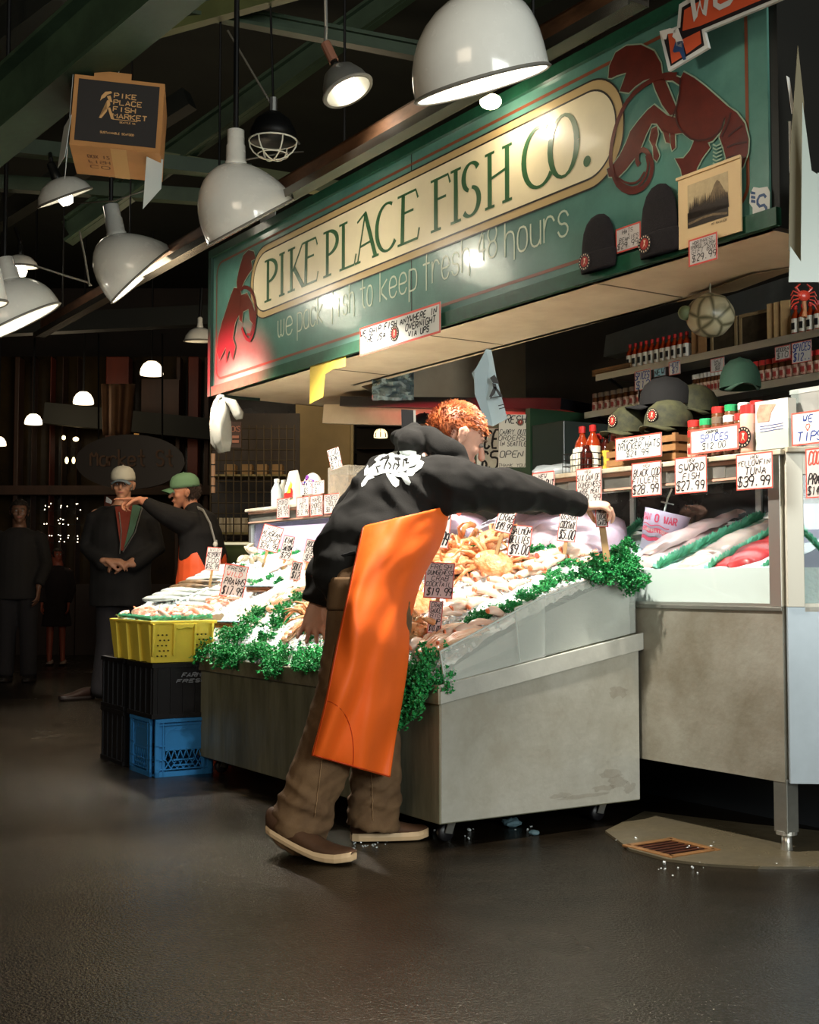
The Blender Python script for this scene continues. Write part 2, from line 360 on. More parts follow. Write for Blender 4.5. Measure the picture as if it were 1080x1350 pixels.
# ================================================================ ceiling, roof steel
struct(MB().bb(-14, 12, -2, 20, 5.0, 5.1).build('ceiling', ceilm))
def beam(p, q, wd, ht, m, lab, flange=True, grp=None):
    p = Vector(p); q = Vector(q); c = (p + q) / 2; t = thing('roof_beam', lab, 'beam', c, 0, grp)
    MB().bar(p, q, wd * (.35 if flange else 1), ht).build('web', m, t, world=True)
    if flange:
        u_ = Vector((0, 0, ht / 2))
        MB().bar(p - u_, q - u_, wd, .02).build('bottom_flange', m, t, world=True); MB().bar(p + u_, q + u_, wd, .02).build('top_flange', m, t, world=True)
    return t
beam(at(-60, 205, 6.4), at(330, -130, 4.9), .2, .3, beamgreen, 'broad green I-beam crossing the upper left corner')
beam(at(-60, 90, 8), at(180, -90, 7), .14, .2, beamdk, 'thin dark rafter at the extreme top left corner', False)
beam(at(90, 305, 9), at(640, -90, 8.4), .13, .16, beamgreen, 'slim green rafter rising behind the wall of the hanging carton', True)
beam(at(-40, 187, 8.2), at(330, 228, 8.8), .10, .10, beamgreen, 'green tie beam passing behind the hanging carton', False)
beam(at(215, 212, 8.8), at(520, 262, 9.2), .10, .10, beamyel, 'olive tie beam behind the enamel lamp nearest the carton', False)
beam(at(150, -10, 6.6), at(700, 96, 6.9), .07, .07, beamgreen, 'green tie rod across the top behind the small lit lamp', True)
beam(at(200, 38, 6.8), at(620, -80, 6.0), .06, .10, beamyel, 'olive brace meeting the green tie rod at the top', False)
beam(at(-20, 300, 9.6), at(250, 130, 9), .12, .14, beamdk, 'dark rafter behind the carton, below the green beam', False)
beam(at(-20, 240, 8.8), at(300, 262, 9), .09, .1, beamgreen, 'lower green tie above the left enamel lamps', False)
beam(at(60, 545, 15), at(520, 590, 15), .15, .25, beamdk, 'dark cross beam far away over the pendant lights', False)
beam(at(0, 430, 13), at(300, 415, 13), .15, .2, beamdk, 'dark cross beam halfway back behind the leftmost lamps', False)
beam(at(760, 40, 6.3), at(900, -60, 6.0), .1, .12, beamyel, 'olive rafter end above the right of the largest lamp', False)
beam(at(600, 50, 7.3), at(1000, -160, 5.5), .08, .1, beamgreen, 'green purlin above the painted sign', False)

# long rail of two channels above the sign
P0, P1 = pl(62, 441, -.5), pl(860, -42, -.5); z0 = 2.76
t = thing('overhead_rail', 'long metal double rail hanging parallel to the painted sign', 'rail', W((P0.x + P1.x) / 2, -.5, z0), TH)
h = (P1.x - P0.x) / 2
MB().bb(-h, h, -.05, -.03, .0, .07).bb(-h, h, -.05, 0, .062, .07).build('upper_channel', M('rusty_channel', (120, 84, 58), .45, .5, nz=(14, .6), stretch=(.3, 1, 1)), t)
MB().bb(-h, h, -.1, -.02, -.055, -.04).bb(-h, h, -.105, -.1, -.07, -.03).bb(-h, h, -.02, -.015, -.055, -.02).build('lower_channel', M('bare_channel', (140, 134, 122), .25, .9, nz=(8, .3), stretch=(.3, 1, 1)), t)
for i in range(5): MB().tube([(-h + .5 + i * 1.35, -.04, .05), (-h + .5 + i * 1.35, -.04, 2.2)], .006, 6).build('hanger_rod', blackiron, t)

# ================================================================ lamps
def deep_shade(c, tilt, R_, H, lab, neck=.5, power=30, tgt=None, tube_top=None, bulb=True, flat=False, collar=enamel, grp='enamel shade lamps over the stall', lean=0.3, bulbdrop=.62):
    """c: centre of the opening; tilt: euler pointing the shade's local -z"""
    t = thing('pendant_lamp', lab, 'lamp', c, 0, grp); t.rotation_euler = tilt
    if flat: prof = [(R_, 0), (R_ * .98, .015), (R_ * .9, H * .4), (R_ * .65, H * .78), (R_ * .32, H * .98), (R_ * .2, H)]
    else: prof = [(R_, 0), (R_ * .985, .02), (R_ * .93, H * .28), (R_ * .82, H * .55), (R_ * .64, H * .78), (R_ * .42, H * .93), (R_ * .3, H)]
    m_ = MB().lathe(prof, 40, caps=False).lathe([(r - .006, z - .002) for r, z in prof], 40, caps=False)
    m_.build('lamp_shade', enamel, t, smooth=True)
    MB().lathe([(R_ - .008, -.004), (R_ + .006, -.004), (R_ + .009, .004), (R_ + .002, .01), (R_ - .008, .004)], 40, caps=False).build('rim', chipped, t, smooth=True)
    r0 = prof[-1][0]
    MB().lathe([(r0, H - .01), (r0 * 1.02, H + .01), (r0 * .9, H + .02), (r0 * .88, H + neck * .45), (r0 * .8, H + neck * .47), (r0 * .78, H + neck), (r0 * .5, H + neck + .01), (.01, H + neck + .012)], 24).build('collar', collar, t, smooth=True)
    if bulb:
        zb = H * bulbdrop
        MB().lathe([(.01, zb - .13), (.035, zb - .125), (.05, zb - .09), (.045, zb - .05), (.025, zb)], 16).build('bulb', bulbmat, t, smooth=True)
        if power:
            mt = Euler(tilt).to_matrix(); p = Vector(c) + mt @ Vector((0, 0, zb - .17)); d_ = mt @ Vector((0, 0, -1))
            point('lamp_light', p, power, (1, .93, .82), .05, 112, p + Vector((d_.x * .2 + .10, d_.y * .2 + .06, -1)), .45)
    mt = Euler(tilt).to_matrix(); top = Vector(c) + mt @ Vector((0, 0, H + neck))
    if tube_top: MB().tube([top - mt @ Vector((0, 0, .02)), top + Vector((0, 0, .03)), tube_top], .014, 8).build('stem', blackiron, t, world=True)
    return t
def tilt_to(dx, dy, dz): return Vector((-dx, -dy, -dz)).to_track_quat('Z', 'Y').to_euler()
LAMPP = 350
def angle_lamp(lab, c, dn, nb, nt, R_, rn, power):
    """angled reflector: upright neck, opening tilted towards dn"""
    t = thing('pendant_lamp', lab, 'lamp', c, 0, 'enamel shade lamps over the stall'); n0 = -Vector(dn).normalized(); n1 = (nt - nb).normalized(); n_ = 44
    mid = c + n0 * (nb - c).length * .55
    def ring(t_, k):
        p = c * (1 - t_) ** 2 + mid * 2 * t_ * (1 - t_) + nb * t_ * t_; nn = n0.lerp(n1, t_).normalized(); u = Vector((1, .2, 0)); u = (u - nn * u.dot(nn)).normalized(); v = nn.cross(u)
        r = (rn + (R_ - rn) * (1 - t_ ** 2.1) ** .62) * k
        return [p + (u * math.cos(2 * math.pi * j / n_) + v * math.sin(2 * math.pi * j / n_)) * r for j in range(n_)]
    ts = [0, .02, .08, .16, .26, .38, .5, .62, .74, .84, .92, .97, 1]
    MB().rings([ring(x, 1) for x in ts], caps=False).rings([ring(x, .975) for x in ts], caps=False).build('lamp_shade', enamel, t, world=True, smooth=True)
    MB().rings([ring(0, .96), [p - n0 * .005 for p in ring(0, .99)], [p + n0 * .001 for p in ring(0, 1.03)], [p + n0 * .008 for p in ring(0, 1.0)]], caps=False).build('rim', chipped, t, world=True, smooth=True)
    L_ = nt - nb
    MB().tube([nb - L_ * .08, nb + L_ * .1, nb + L_ * .12, nb + L_ * .55, nb + L_ * .58, nb + L_ * .97, nt], [rn * 1.02, rn * 1.05, rn * .96, rn * .92, rn * .84, rn * .82, rn * .6], 24).build('collar', enamel, t, world=True, smooth=True)
    bc = c + n0 * R_ * .52
    MB().lathe([(.01, -.09), (.03, -.085), (.046, -.055), (.042, -.02), (.022, .03), (.02, .06)], 18, Matrix.Translation(bc) @ (n0.to_track_quat('Z', 'Y').to_matrix().to_4x4())).build('bulb', bulbmat, t, world=True, smooth=True)
    MB().tube([bc + n0 * .05, bc + n0 * .12, nb - L_ * .05], [.022, .026, .03], 12).build('socket', chipped, t, world=True, smooth=True)
    if power: point('lamp_light', bc - n0 * .12, power, (1, .93, .82), .05, 100, bc - n0 * .12 + Vector((.12, .08, -1)), .45); point('lamp_spill', bc - n0 * .11, min(11, power * .07), (1, .93, .8), .04)
    MB().tube([nt - L_ * .02, Vector((nt.x, nt.y, 5.0))], .013, 8).build('stem', blackiron, t, world=True)
    return t
def al(lab, px, py, Y, dn, b0, b1, R_, rn, pw): angle_lamp(lab, at(px, py, Y), dn, at(*b0, Y), at(*b1, Y), R_, rn, pw)
al('largest white enamel lamp in front of the sign top', 636, 112, 4.0, (.26, .25, -.95), (648, -2), (652, -60), .222, .062, LAMPP)
al('white enamel lamp at the left end of the painted sign', 331, 293, 6.0, (.47, .30, -.86), (311, 219), (311, 171), .232, .050, LAMPP)
al('white enamel lamp tilted right, under the hanging carton', 187, 364, 7.3, (.68, .25, -.74), (154, 312), (146, 270), .235, .056, LAMPP)
al('wide white enamel lamp at the left edge, lit bluish', 20, 428, 7.3, (.44, .2, -.88), (14, 372), (6, 340), .285, .06, 40)
al('white lamp cut off by the left picture edge', -30, 405, 5.4, (.2, .1, -1), (-28, 320), (-28, 290), .13, .04, 0)
c = at(86, 261, 8.2); deep_shade(c, tilt_to(.38, .35, -1), .185, .13, 'shallow white dish lamp left of the hanging carton', .1, 14, flat=True, collar=steel_dk, tube_top=at(66, 200, 8.4))
c = at(27, 352, 9.5); deep_shade(c, tilt_to(0, .1, -1), .13, .09, 'small shallow dish lamp above the bluish left lamp', .07, 0, flat=True, collar=steel_dk, tube_top=at(20, 300, 9.5))
c = at(264, 450, 11); deep_shade(c, tilt_to(0, .1, -1), .14, .12, 'small distant enamel lamp beside the left end of the sign', .08, 0, flat=True, bulb=False, tube_top=at(266, 380, 11))
# small work lamp with naked bulb
c = at(459, 120, 5.2)
t = deep_shade(c, tilt_to(.45, -.15, -1), .105, .12, 'small silver cone lamp with a bare glowing bulb', .04, 12, flat=True, collar=steel_dk, grp='enamel shade lamps over the stall', bulbdrop=1.0)
kids_ = [o for o in t.children if o.name.startswith('lamp_shade')]
kids_[0].data.materials.clear(); kids_[0].data.materials.append(alu)
mt = Euler(tilt_to(.45, -.15, -1)).to_matrix()
MB().tube([c + mt @ Vector((0, 0, .15)), c + mt @ Vector((0, 0, .24))], .022, 10).build('wooden_socket', M('old_copper', (150, 104, 84), .5, .3), t, world=True)
MB().tube([c + mt @ Vector((0, 0, .24)), at(430, 35, 5.2), at(429, -20, 5.2)], .008, 8).build('stem', alu, t, world=True)
# glowing bulb right over the sign
c = at(647, 134, 5.2); t = thing('bare_bulb', 'bare glowing bulb just under the largest lamp by the sign', 'bulb', c)
MB().ball(c, (.046, .046, .03), 16, 10).build('glass', M('hot_bulb', (255, 236, 190), .3, emit=16), t, world=True, smooth=True)
MB().tube([c + Vector((0, 0, .02)), c + Vector((0, .1, .12)), c + Vector((0, .2, .6))], .012, 8).build('holder', blackiron, t, world=True)
point('bulb_light', c - Vector((0, .0, .06)), 4, (1, .88, .68), .04)
# floodlight cage lamp
c = at(360, 186, 6.5); t = thing('cage_lamp', 'black dome work lamp with a white wire cage below', 'lamp', c)
MB().lathe([(.125, 0), (.12, .05), (.09, .11), (.04, .15), (.01, .155)], 24).build('dome', blackiron, t, smooth=True)
wire = M('white_wire', (225, 222, 205), .4)
mb = MB().tube([(.125 * math.cos(a), .125 * math.sin(a), -.0) for a in [i * math.pi / 10 for i in range(21)]], .0045, 6)
for a in (0, 60, 120): mb.tube([(.125 * math.cos(q) * math.cos(R(a)), .125 * math.cos(q) * math.sin(R(a)), -.1 * math.sin(q)) for q in [i * math.pi / 10 for i in range(11)]], .004, 6)
mb.tube([(.08 * math.cos(a), .08 * math.sin(a), -.075) for a in [i * math.pi / 8 for i in range(17)]], .0035, 6)
mb.build('wire_cage', wire, t, smooth=True)
MB().tube([(0, 0, .15), (0, 0, .23)], .02, 8).build('socket', alu, t); MB().tube([(0, 0, .22), (-.02, 0, .8), (.1, .2, 1.8)], .006, 6).build('cable', blackiron, t)
# loose cables
for lab, ps, r_ in [('thin cable sagging between rail and left lamps', [(45, 350), (85, 363), (115, 372), (120, 376)], .006), ('thin wire hanging from tie beam to the rail end', [(105, 305), (112, 340), (118, 377)], .006),
                    ('thin slanting wire under the hanging carton', [(200, 248), (150, 265), (103, 268)], .004), ('pale wire beside the caged lamp', [(300, 215), (370, 202), (400, 200)], .005), ('black cable along the roof above the caged lamp', [(300, 40), (365, 150), (395, 190)], .007)]:
    ps = [at(x, y, 6.6 + i * .1) for i, (x, y) in enumerate(ps)]
    o = MB().tube([p - ps[0] for p in ps], r_, 6).build('cable', M('grey_cable', (96, 92, 82), .5), smooth=True); o.location = ps[0]; tag(o, lab, 'cable')
# pendants far back
for i, (x, y, wd) in enumerate([(200, 486, 31), (110, 525, 27), (44, 553, 23), (-2, 582, 20)]):
    Y = 14.7 - i * .5; r_ = wd / 2 / 1673 * Y; c = at(x, y + wd * .28, Y)
    t = thing('globe_pendant', ['largest', 'second largest', 'third largest', 'smallest'][i] + ' glowing dome pendant in the row down the dark hall', 'lamp', c, 0, 'glowing dome pendants down the hall')
    MB().lathe([(r_ * .97, 0), (r_, r_ * .15), (r_ * .93, r_ * .55), (r_ * .7, r_ * .95), (r_ * .4, r_ * 1.18), (.01, r_ * 1.22)], 20).build('glass_dome', pendmat, t, smooth=True)
    MB().tube([(0, 0, r_ * 1.2), (0, 0, 3)], .012, 6).build('stem', blackiron, t)

# ================================================================ hanging carton
c0 = at(155, 150, 5.6)
s_ = 5.6 / 1673
t = thing('hanging_carton', 'open cardboard fish carton with black label hung from the ceiling', 'carton', c0, R(-4))
wX, hZ, dY = 118 * s_, 98 * s_, .34
t.rotation_euler = (R(-4), R(3), R(9))
for nm, g in [('front_panel', (-wX / 2, wX / 2, -.002, .002, -hZ / 2, hZ / 2)), ('back_panel', (-wX / 2, wX / 2, dY - .002, dY + .002, -hZ / 2, hZ / 2)), ('left_panel', (-wX / 2 - .002, -wX / 2 + .002, 0, dY, -hZ / 2, hZ / 2)),
              ('right_panel', (wX / 2 - .002, wX / 2 + .002, 0, dY, -hZ / 2, hZ / 2)), ('bottom_panel', (-wX / 2, wX / 2, 0, dY, -hZ / 2 - .002, -hZ / 2 + .002))]:
    MB().bb(*g).build(nm, cardboard, t)
MB().bb(-wX / 2 + .08, wX / 2 - .15, .02, .04, hZ / 2, hZ / 2 + .04).build('top_flap', cardboard, t)
MB().bb(-wX / 2 + .018, wX / 2 - .02, -.004, -.002, -hZ / 2 + .02, hZ / 2 - .018).build('black_label', cardblack, t)
fnb = lambda x, y: Vector((x, -.0055, y))
mb = MB()
for i, s in enumerate(['PIKE', 'PLACE', 'FISH', 'MARKET']): write(mb, s, -.022, .072 - i * .032, len(s) * .026, .022, .0048, fnb, smooth=0)
mb.ribbon([(-.02, -.03), (.09, -.03)], .003, fnb); write(mb, 'SEATTLE WA', .012, -.045, .07, .007, .0018, fnb); write(mb, 'SUSTAINABLE SEAFOOD', -.07, -.1, .15, .009, .002, fnb)
# walking fishmonger emblem: figure carrying a fish
for P_ in [[(-.075, .075), (-.06, .095), (-.035, .1), (-.03, .092), (-.05, .082), (-.06, .068), (-.07, .062), (-.08, .05)], [(-.052, .075), (-.036, .08), (-.028, .055), (-.024, .05), (-.04, .05)], [(-.05, .055), (-.038, .058), (-.034, .035), (-.06, .0), (-.08, -.03), (-.068, -.03), (-.046, .005)], [(-.044, .02), (-.034, .024), (-.012, -.03), (-.026, -.03)]]: mb.sheet(P_, fnb)
mb.build('label_print', boxprint, t, solid=.0004)
mb = MB(); fnu = lambda x, y: Vector((x, y, -hZ / 2 - .004))
for i, s in enumerate(['BOX 12', 'FISH', 'CO']): write(mb, s, -.13, .09 + i * .06, .1, .035, .006, fnu)
mb.build('stamp_print', M('dull_brown_print', (110, 70, 36), .7), t)
MB().bb(-.02, .05, .0, dY, -hZ / 2 - .005, -hZ / 2 - .003).build('packing_tape', M('clear_tape', (200, 160, 110), .15), t)
paperw = M('paper_sheet', (190, 196, 192), .6)
MB().bb(-.001, .001, -.03, .12, -.2, .0).xf(Matrix.Translation((-wX / 2 - .008, 0, -.04)) @ Euler((0, R(4), R(18))).to_matrix().to_4x4()).build('hanging_paper', paperw, t)
MB().sheet([(0, 0), (0, -.25), (.07, -.12), (.07, .02)], lambda x, y: Vector((wX / 2 - .06 + x, .05 + x, -hZ / 2 + y))).build('hanging_paper', paperw, t, solid=.002)
MB().sheet([(0, .42), (.03, .42), (.025, -.02), (.005, -.1)], lambda x, y: Vector((-wX / 2 - .012 - x * .3, .02 + x * 3, -hZ / 2 - .05 + y))).build('hanging_paper', paperw, t, solid=.002)
MB().tube([(-.02, .1, hZ / 2 - .2), (-.01, .1, 1.6)], .0025, 5).build('hanging_string', wire, t)
# ================================================================ canopy, soffit, sign (stall coordinates)
ZS, ZT = 2.07, 2.94
def st(name, lab, cat, x, y, z, rz=0, grp=None): return thing(name, lab, cat, W(x, y, z), TH + rz, grp)
can = st('canopy', 'beige boxed canopy over the fish stall carrying the sign', 'canopy', 0, 0, ZS)
# L-shaped soffit with a chamfered far corner
poly = [(0.02, 0), (-4.47, 0), (-4.62, .18), (-4.66, .62), (-4.66, 3.2), (-4.15, 3.2), (-4.1, .95), (-3.75, .6), (.02, .52)]
MB().prism(poly, lambda x, y, d: Vector((x, y, d)), .02).build('soffit_board', beige, can)
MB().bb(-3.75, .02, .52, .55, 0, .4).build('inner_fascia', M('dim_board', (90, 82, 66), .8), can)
MB().bb(-4.66, -4.63, .62, 3.2, 0, .75).bb(-4.15, -4.12, .95, 3.2, .02, .5).build('end_fascia', beige, can)
MB().bb(-4.6, .02, .05, 3.0, .78, .8).build('canopy_top', beamdk, can)
# small joints in the soffit, thin strips of a darker tan
mb = MB()
for x in (-.95, -2.2, -3.3): mb.bb(x - .004, x + .004, .01, .51, -.002, 0)
mb.build('soffit_joint', M('joint_tan', (120, 104, 78), .8), can)
MB().sheet([(-.95, .48), (-.5, .42), (-.3, .5), (-.7, .56)], lambda x, y: Vector((x, y, -.012 + .03 * (x + .6)))).build('peeling_flap', M('peeled_paint', (150, 130, 100), .8), can, solid=.004)

sign = st('stall_sign', 'long green painted fish stall sign with two lobsters', 'sign', 0, 0, ZS)
MB().bb(-4.53, .0, -.03, 0.05, .0, ZT - ZS).build('sign_board', teal, sign)
fr = MB(); fr.bb(-4.57, .04, -.05, .05, ZT - ZS - .0, ZT - ZS + .05); fr.build('top_moulding', green_trim, sign)
MB().bb(-4.57, .04, -.045, -.02, -.015, .045).build('bottom_moulding', green_trim, sign)
MB().bb(-4.57, -4.53, -.05, .3, -.015, ZT - ZS).build('end_moulding', M('dark_green_trim', (26, 52, 42), .5), sign)
MB().bb(.0, .035, -.02, .3, -.02, 1.2).build('end_moulding', M('dark_end_trim', (22, 21, 16), .6), sign)
MB().bb(-2.205, -2.2, -.0315, -.03, .045, ZT - ZS).build('panel_joint', dkline, sign)
SY = -.031
def sfn(d): return lambda x, y: Vector((x, SY - d, y))
def spx(x, y, t=0): p = pl(x, y, t); return (p.x, p.z - ZS)
def rrect(x0, x1, z0, z1, r, n=12):
    o = []
    for cx, cz, a0 in ((x1 - r, z1 - r, 0), (x0 + r, z1 - r, 90), (x0 + r, z0 + r, 180), (x1 - r, z0 + r, 270)):
        o += [(cx + r * math.cos(R(a0 + 90 * i / n)), cz + r * math.sin(R(a0 + 90 * i / n))) for i in range(n + 1)]
    return o
mb = MB(); mb.ribbon(rrect(-4.48, -.09, .085, ZT - ZS - .05, .08), .014, sfn(.0005), True); mb.build('border_line', brownline, sign)
MB().sheet(rrect(-3.98, -.70, .355, .785, .2), sfn(.001)).build('name_panel', tan_p, sign, solid=.0012)
MB().sheet(rrect(-3.94, -.745, .395, .745, .165), sfn(.002)).build('name_field', cream, sign, solid=.0012)
mb = MB(); mb.ribbon(rrect(-3.94, -.745, .395, .745, .165), .008, sfn(.0032), True); mb.ribbon(rrect(-3.98, -.70, .355, .785, .2), .007, sfn(.0032), True); mb.build('panel_line', dkline, sign)
# ---- main lettering
def arc(cx, cy, rx, ry, a0, a1, wt, wn, n=22):
    P = []; Wd = []
    for i in range(n + 1):
        a = R(a0 + (a1 - a0) * i / n); P.append((cx + rx * math.cos(a), cy + ry * math.sin(a))); Wd.append(wn + (wt - wn) * abs(math.cos(a)) ** 1.5)
    return P, Wd
def serif(x, y, w_=.3): return ([(x - w_ / 2, y), (x + w_ / 2, y)], 't')
GL = {'P': [([(.25, 0), (.25, 1)], 'T'), serif(.25, 0, .5), serif(.15, 1, .3), ('a', .25, .73, .62, .27, 90, -90)], 'I': [([(.5, 0), (.5, 1)], 'T'), serif(.5, 0, .9), serif(.5, 1, .9)],
 'K': [([(.22, 0), (.22, 1)], 'T'), serif(.22, 0, .45), serif(.22, 1, .45), ([(.3, .45), (.9, 1)], 't'), ([(.38, .52), (.95, 0)], 'T')],
 'E': [([(.25, 0), (.3, 1)], 'T'), ([(.05, 0), (.92, 0), (1.0, .2)], 't'), ([(.05, 1), (.85, 1), (.95, .82)], 't'), ([(.28, .62), (.75, .62)], 't')],
 'L': [([(.25, 0), (.25, 1)], 'T'), serif(.25, 1, .5), ([(.02, 0), (.9, 0), (1.02, .22)], 't')], 'A': [([(.12, 0), (.45, 1)], 't'), ([(.45, 1), (.9, 0)], 'T'), ([(.22, .32), (.72, .36)], 't'), serif(.12, 0, .25), serif(.9, 0, .28), ([(.1, .88), (.35, .98), (.5, 1.03)], 't')],
 'C': [('a', .58, .5, .52, .5, 62, 318)], 'F': [([(.3, 0), (.3, 1)], 'T'), serif(.3, 0, .5), ([(.05, 1), (.9, 1), (1.0, .82)], 't'), ([(.3, .6), (.8, .6)], 't')],
 'S': [('a', .5, .74, .36, .26, 30, 250), ('a', .46, .27, .4, .27, 80, -140)], 'H': [([(.18, 0), (.18, 1)], 'T'), ([(.82, 0), (.82, 1)], 'T'), ([(.18, .52), (.82, .6)], 't'), serif(.18, 0, .35), serif(.18, 1, .35), serif(.82, 0, .35), serif(.82, 1, .35)],
 'O': [('a', .5, .5, .47, .5, 0, 360)], '.': [('d', .5, .1)]}
def bigletter(mb, c, x0, x1, z0, z1, fn, k=1.):
    w_, h_ = x1 - x0, z1 - z0; T, n_ = .03 * k, .012 * k
    for g in GL[c]:
        if g[0] == 'a':
            P, Wd = arc(*g[1:], T * 1.1, n_); mb.ribbon([(x0 + p[0] * w_, z0 + p[1] * h_) for p in P], Wd, fn)
        elif g[0] == 'd': mb.sheet([(x0 + w_ * .5 + .022 * math.cos(R(a)), z0 + .022 + .022 * math.sin(R(a))) for a in range(0, 360, 24)], fn)
        else: mb.ribbon([(x0 + p[0] * w_, z0 + p[1] * h_) for p in g[0]], T if g[1] == 'T' else n_, fn)
LT = [('P', 356, 374), ('I', 375, 383), ('K', 387, 408), ('E', 405, 427), ('P', 434, 455), ('L', 455, 477), ('A', 476, 506), ('C', 503, 530), ('E', 531, 561), ('F', 575, 602), ('I', 602, 617), ('S', 616, 644), ('H', 648, 684), ('C', 697, 737), ('O', 733, 771), ('.', 778, 788)]
for i, (c, a, b) in enumerate(LT):
    ym = 374 + (a - 365) * -.44; x0, x1 = spx(a, ym)[0], spx(b, ym)[0]
    m_ = MB(); bigletter(m_, c, x0, x1, .447, .685 if i not in (13, 14) else .70, sfn(.0045)); m_.build('letter', green_let, sign, solid=.0006)
mb = MB()
for wd_, a, b in [('we', 373, 409), ('pack', 397 + 0, 399)][:0] + [('we', 372, 393), ('pack', 398, 432), ('fish', 441, 474), ('to', 481, 499), ('keep', 507, 557), ('fresh', 564, 626), ('48', 635, 664), ('hours', 672, 757)]:
    ya = 438 - (a - 372) * .37; yb = 438 - (b - 372) * .37
    x0, x1 = spx(a, ya)[0], spx(b, yb)[0]
    write(mb, wd_, x0, .205 if wd_ != '48' else .225, (x1 - x0) * 1.04, .165 if wd_ != '48' else .14, .009, sfn(.001), smooth=2)
mb.build('motto_lettering', pale_let, sign, solid=.0005)
# ---- lobsters: flat painted figures with a pale outline, given in photo pixels on the board plane
def pnt(parts, m_, nm, d, ol=None):
    mb = MB()
    for P in parts: mb.sheet([spx(x, y) for x, y in P], sfn(d))
    mb.build(nm, m_, sign, solid=.0006)
    if ol:
        mb = MB()
        for P in parts: mb.ribbon([spx(x, y) for x, y in P], .011, sfn(d - .0008), True)
        mb.build('outline', ol, sign, solid=.0004)
def z4(P): return [(700 + x / 2.842, y / 2.842) for x, y in P]
def z5(P): return [(270 + x / 2.842, 250 + y / 2.842) for x, y in P]
paleol = M('pale_outline_paint', (140, 160, 136), .4)
big = [z4(P) for P in [
 [(318, 300), (322, 255), (345, 205), (385, 180), (440, 176), (490, 200), (515, 245), (520, 285), (540, 330), (565, 390), (580, 430), (550, 440), (520, 400), (495, 345), (480, 300), (450, 310), (420, 330), (395, 355), (360, 350), (375, 310), (385, 280), (350, 290), (330, 300)],
 [(480, 300), (500, 285), (560, 290), (590, 300), (600, 278), (640, 300), (680, 330), (720, 365), (765, 405), (760, 440), (740, 500), (710, 535), (680, 545), (640, 535), (600, 505), (575, 470), (572, 420), (580, 370), (590, 330), (560, 310), (520, 310)],
 [(765, 405), (800, 430), (830, 470), (845, 530), (842, 580), (825, 630), (795, 670), (750, 690), (700, 692), (670, 670), (665, 648), (690, 635), (720, 648), (745, 640), (760, 600), (750, 560), (735, 520), (755, 470)],
 [(575, 450), (540, 440), (490, 400), (465, 420), (430, 460), (400, 500), (385, 540), (360, 590), (330, 630), (312, 640), (320, 668), (355, 670), (385, 640), (420, 595), (440, 560), (460, 510), (480, 470), (500, 470), (520, 500), (540, 505), (560, 510), (600, 505)],
 [(480, 490), (500, 480), (505, 510), (495, 550), (510, 590), (500, 612), (488, 600), (485, 555), (472, 530)], [(520, 490), (545, 500), (550, 545), (535, 540)], [(550, 500), (568, 510), (570, 560), (558, 572), (552, 545)],
 [(640, 535), (690, 540), (700, 560), (670, 600), (650, 640), (660, 700), (630, 735), (620, 700), (600, 740), (580, 735), (600, 690), (590, 640), (568, 600), (600, 600), (625, 570)]]]
pnt(big, lobred, 'lobster_painting', .0065, paleol)
mb = MB()
for P, w_ in [([(575, 290), (520, 290), (460, 320), (400, 370), (360, 440), (335, 520), (325, 600), (335, 660), (360, 710), (410, 730), (460, 705), (485, 650), (480, 600), (455, 565), (430, 575), (425, 610), (435, 625)], .02), ([(340, 660), (370, 700), (420, 715), (455, 680), (470, 630), (462, 590)], .012), ([(350, 670), (390, 695), (430, 690), (455, 650)], .008)]:
    mb.ribbon([spx(*q) for q in z4(chaikin(P))], w_, sfn(.0078))
mb.build('antenna_painting', lobred, sign, solid=.0004)
mb = MB()
for P in [[(572, 420), (575, 470), (600, 505), (640, 535), (700, 530), (740, 500), (755, 450)], [(780, 430), (765, 480), (745, 520)], [(820, 480), (790, 500), (770, 520)], [(840, 540), (800, 545), (765, 560)], [(835, 600), (800, 590), (765, 600)], [(800, 655), (780, 630), (755, 625)], [(590, 300), (585, 380), (560, 450)], [(745, 690), (735, 665), (720, 655)]]:
    mb.ribbon([spx(*q) for q in z4(chaikin(P))], .007, sfn(.0085))
mb.build('shell_line', lobdk, sign, solid=.0003)
mb = MB()
for i in range(6): mb.ribbon([spx(*q) for q in z4([(745, 545 + i * 14), (725, 555 + i * 14), (712, 548 + i * 14)])], .005, sfn(.0085))
mb.build('swimmeret_line', paleol, sign, solid=.0003)
small = [z5(P) for P in [
 [(140, 350), (150, 300), (165, 250), (185, 230), (205, 235), (212, 262), (195, 270), (200, 300), (185, 320), (170, 345), (155, 380), (145, 400)], [(130, 370), (155, 375), (160, 420), (150, 470), (135, 500), (125, 560), (100, 590), (75, 640), (65, 610), (70, 560), (85, 500), (105, 440), (118, 400)],
 [(150, 400), (180, 390), (200, 430), (215, 480), (205, 510), (190, 490), (185, 450), (165, 460), (160, 500), (150, 490)], [(100, 590), (125, 560), (135, 590), (125, 640), (112, 600), (100, 650)]]]
pnt(small, M('lobster_brown_paint', (84, 32, 20), .4, coat=.3), 'lobster_painting', .0065, paleol)
mb = MB()
for P, w_ in [([(150, 380), (175, 365), (200, 385), (213, 430), (212, 500), (195, 570), (175, 560), (160, 520)], .022), ([(205, 500), (195, 545), (180, 545)], .014)]: mb.ribbon([spx(*q) for q in z5(chaikin(P))], w_, sfn(.0078))
mb.build('antenna_painting', lobred, sign, solid=.0004)

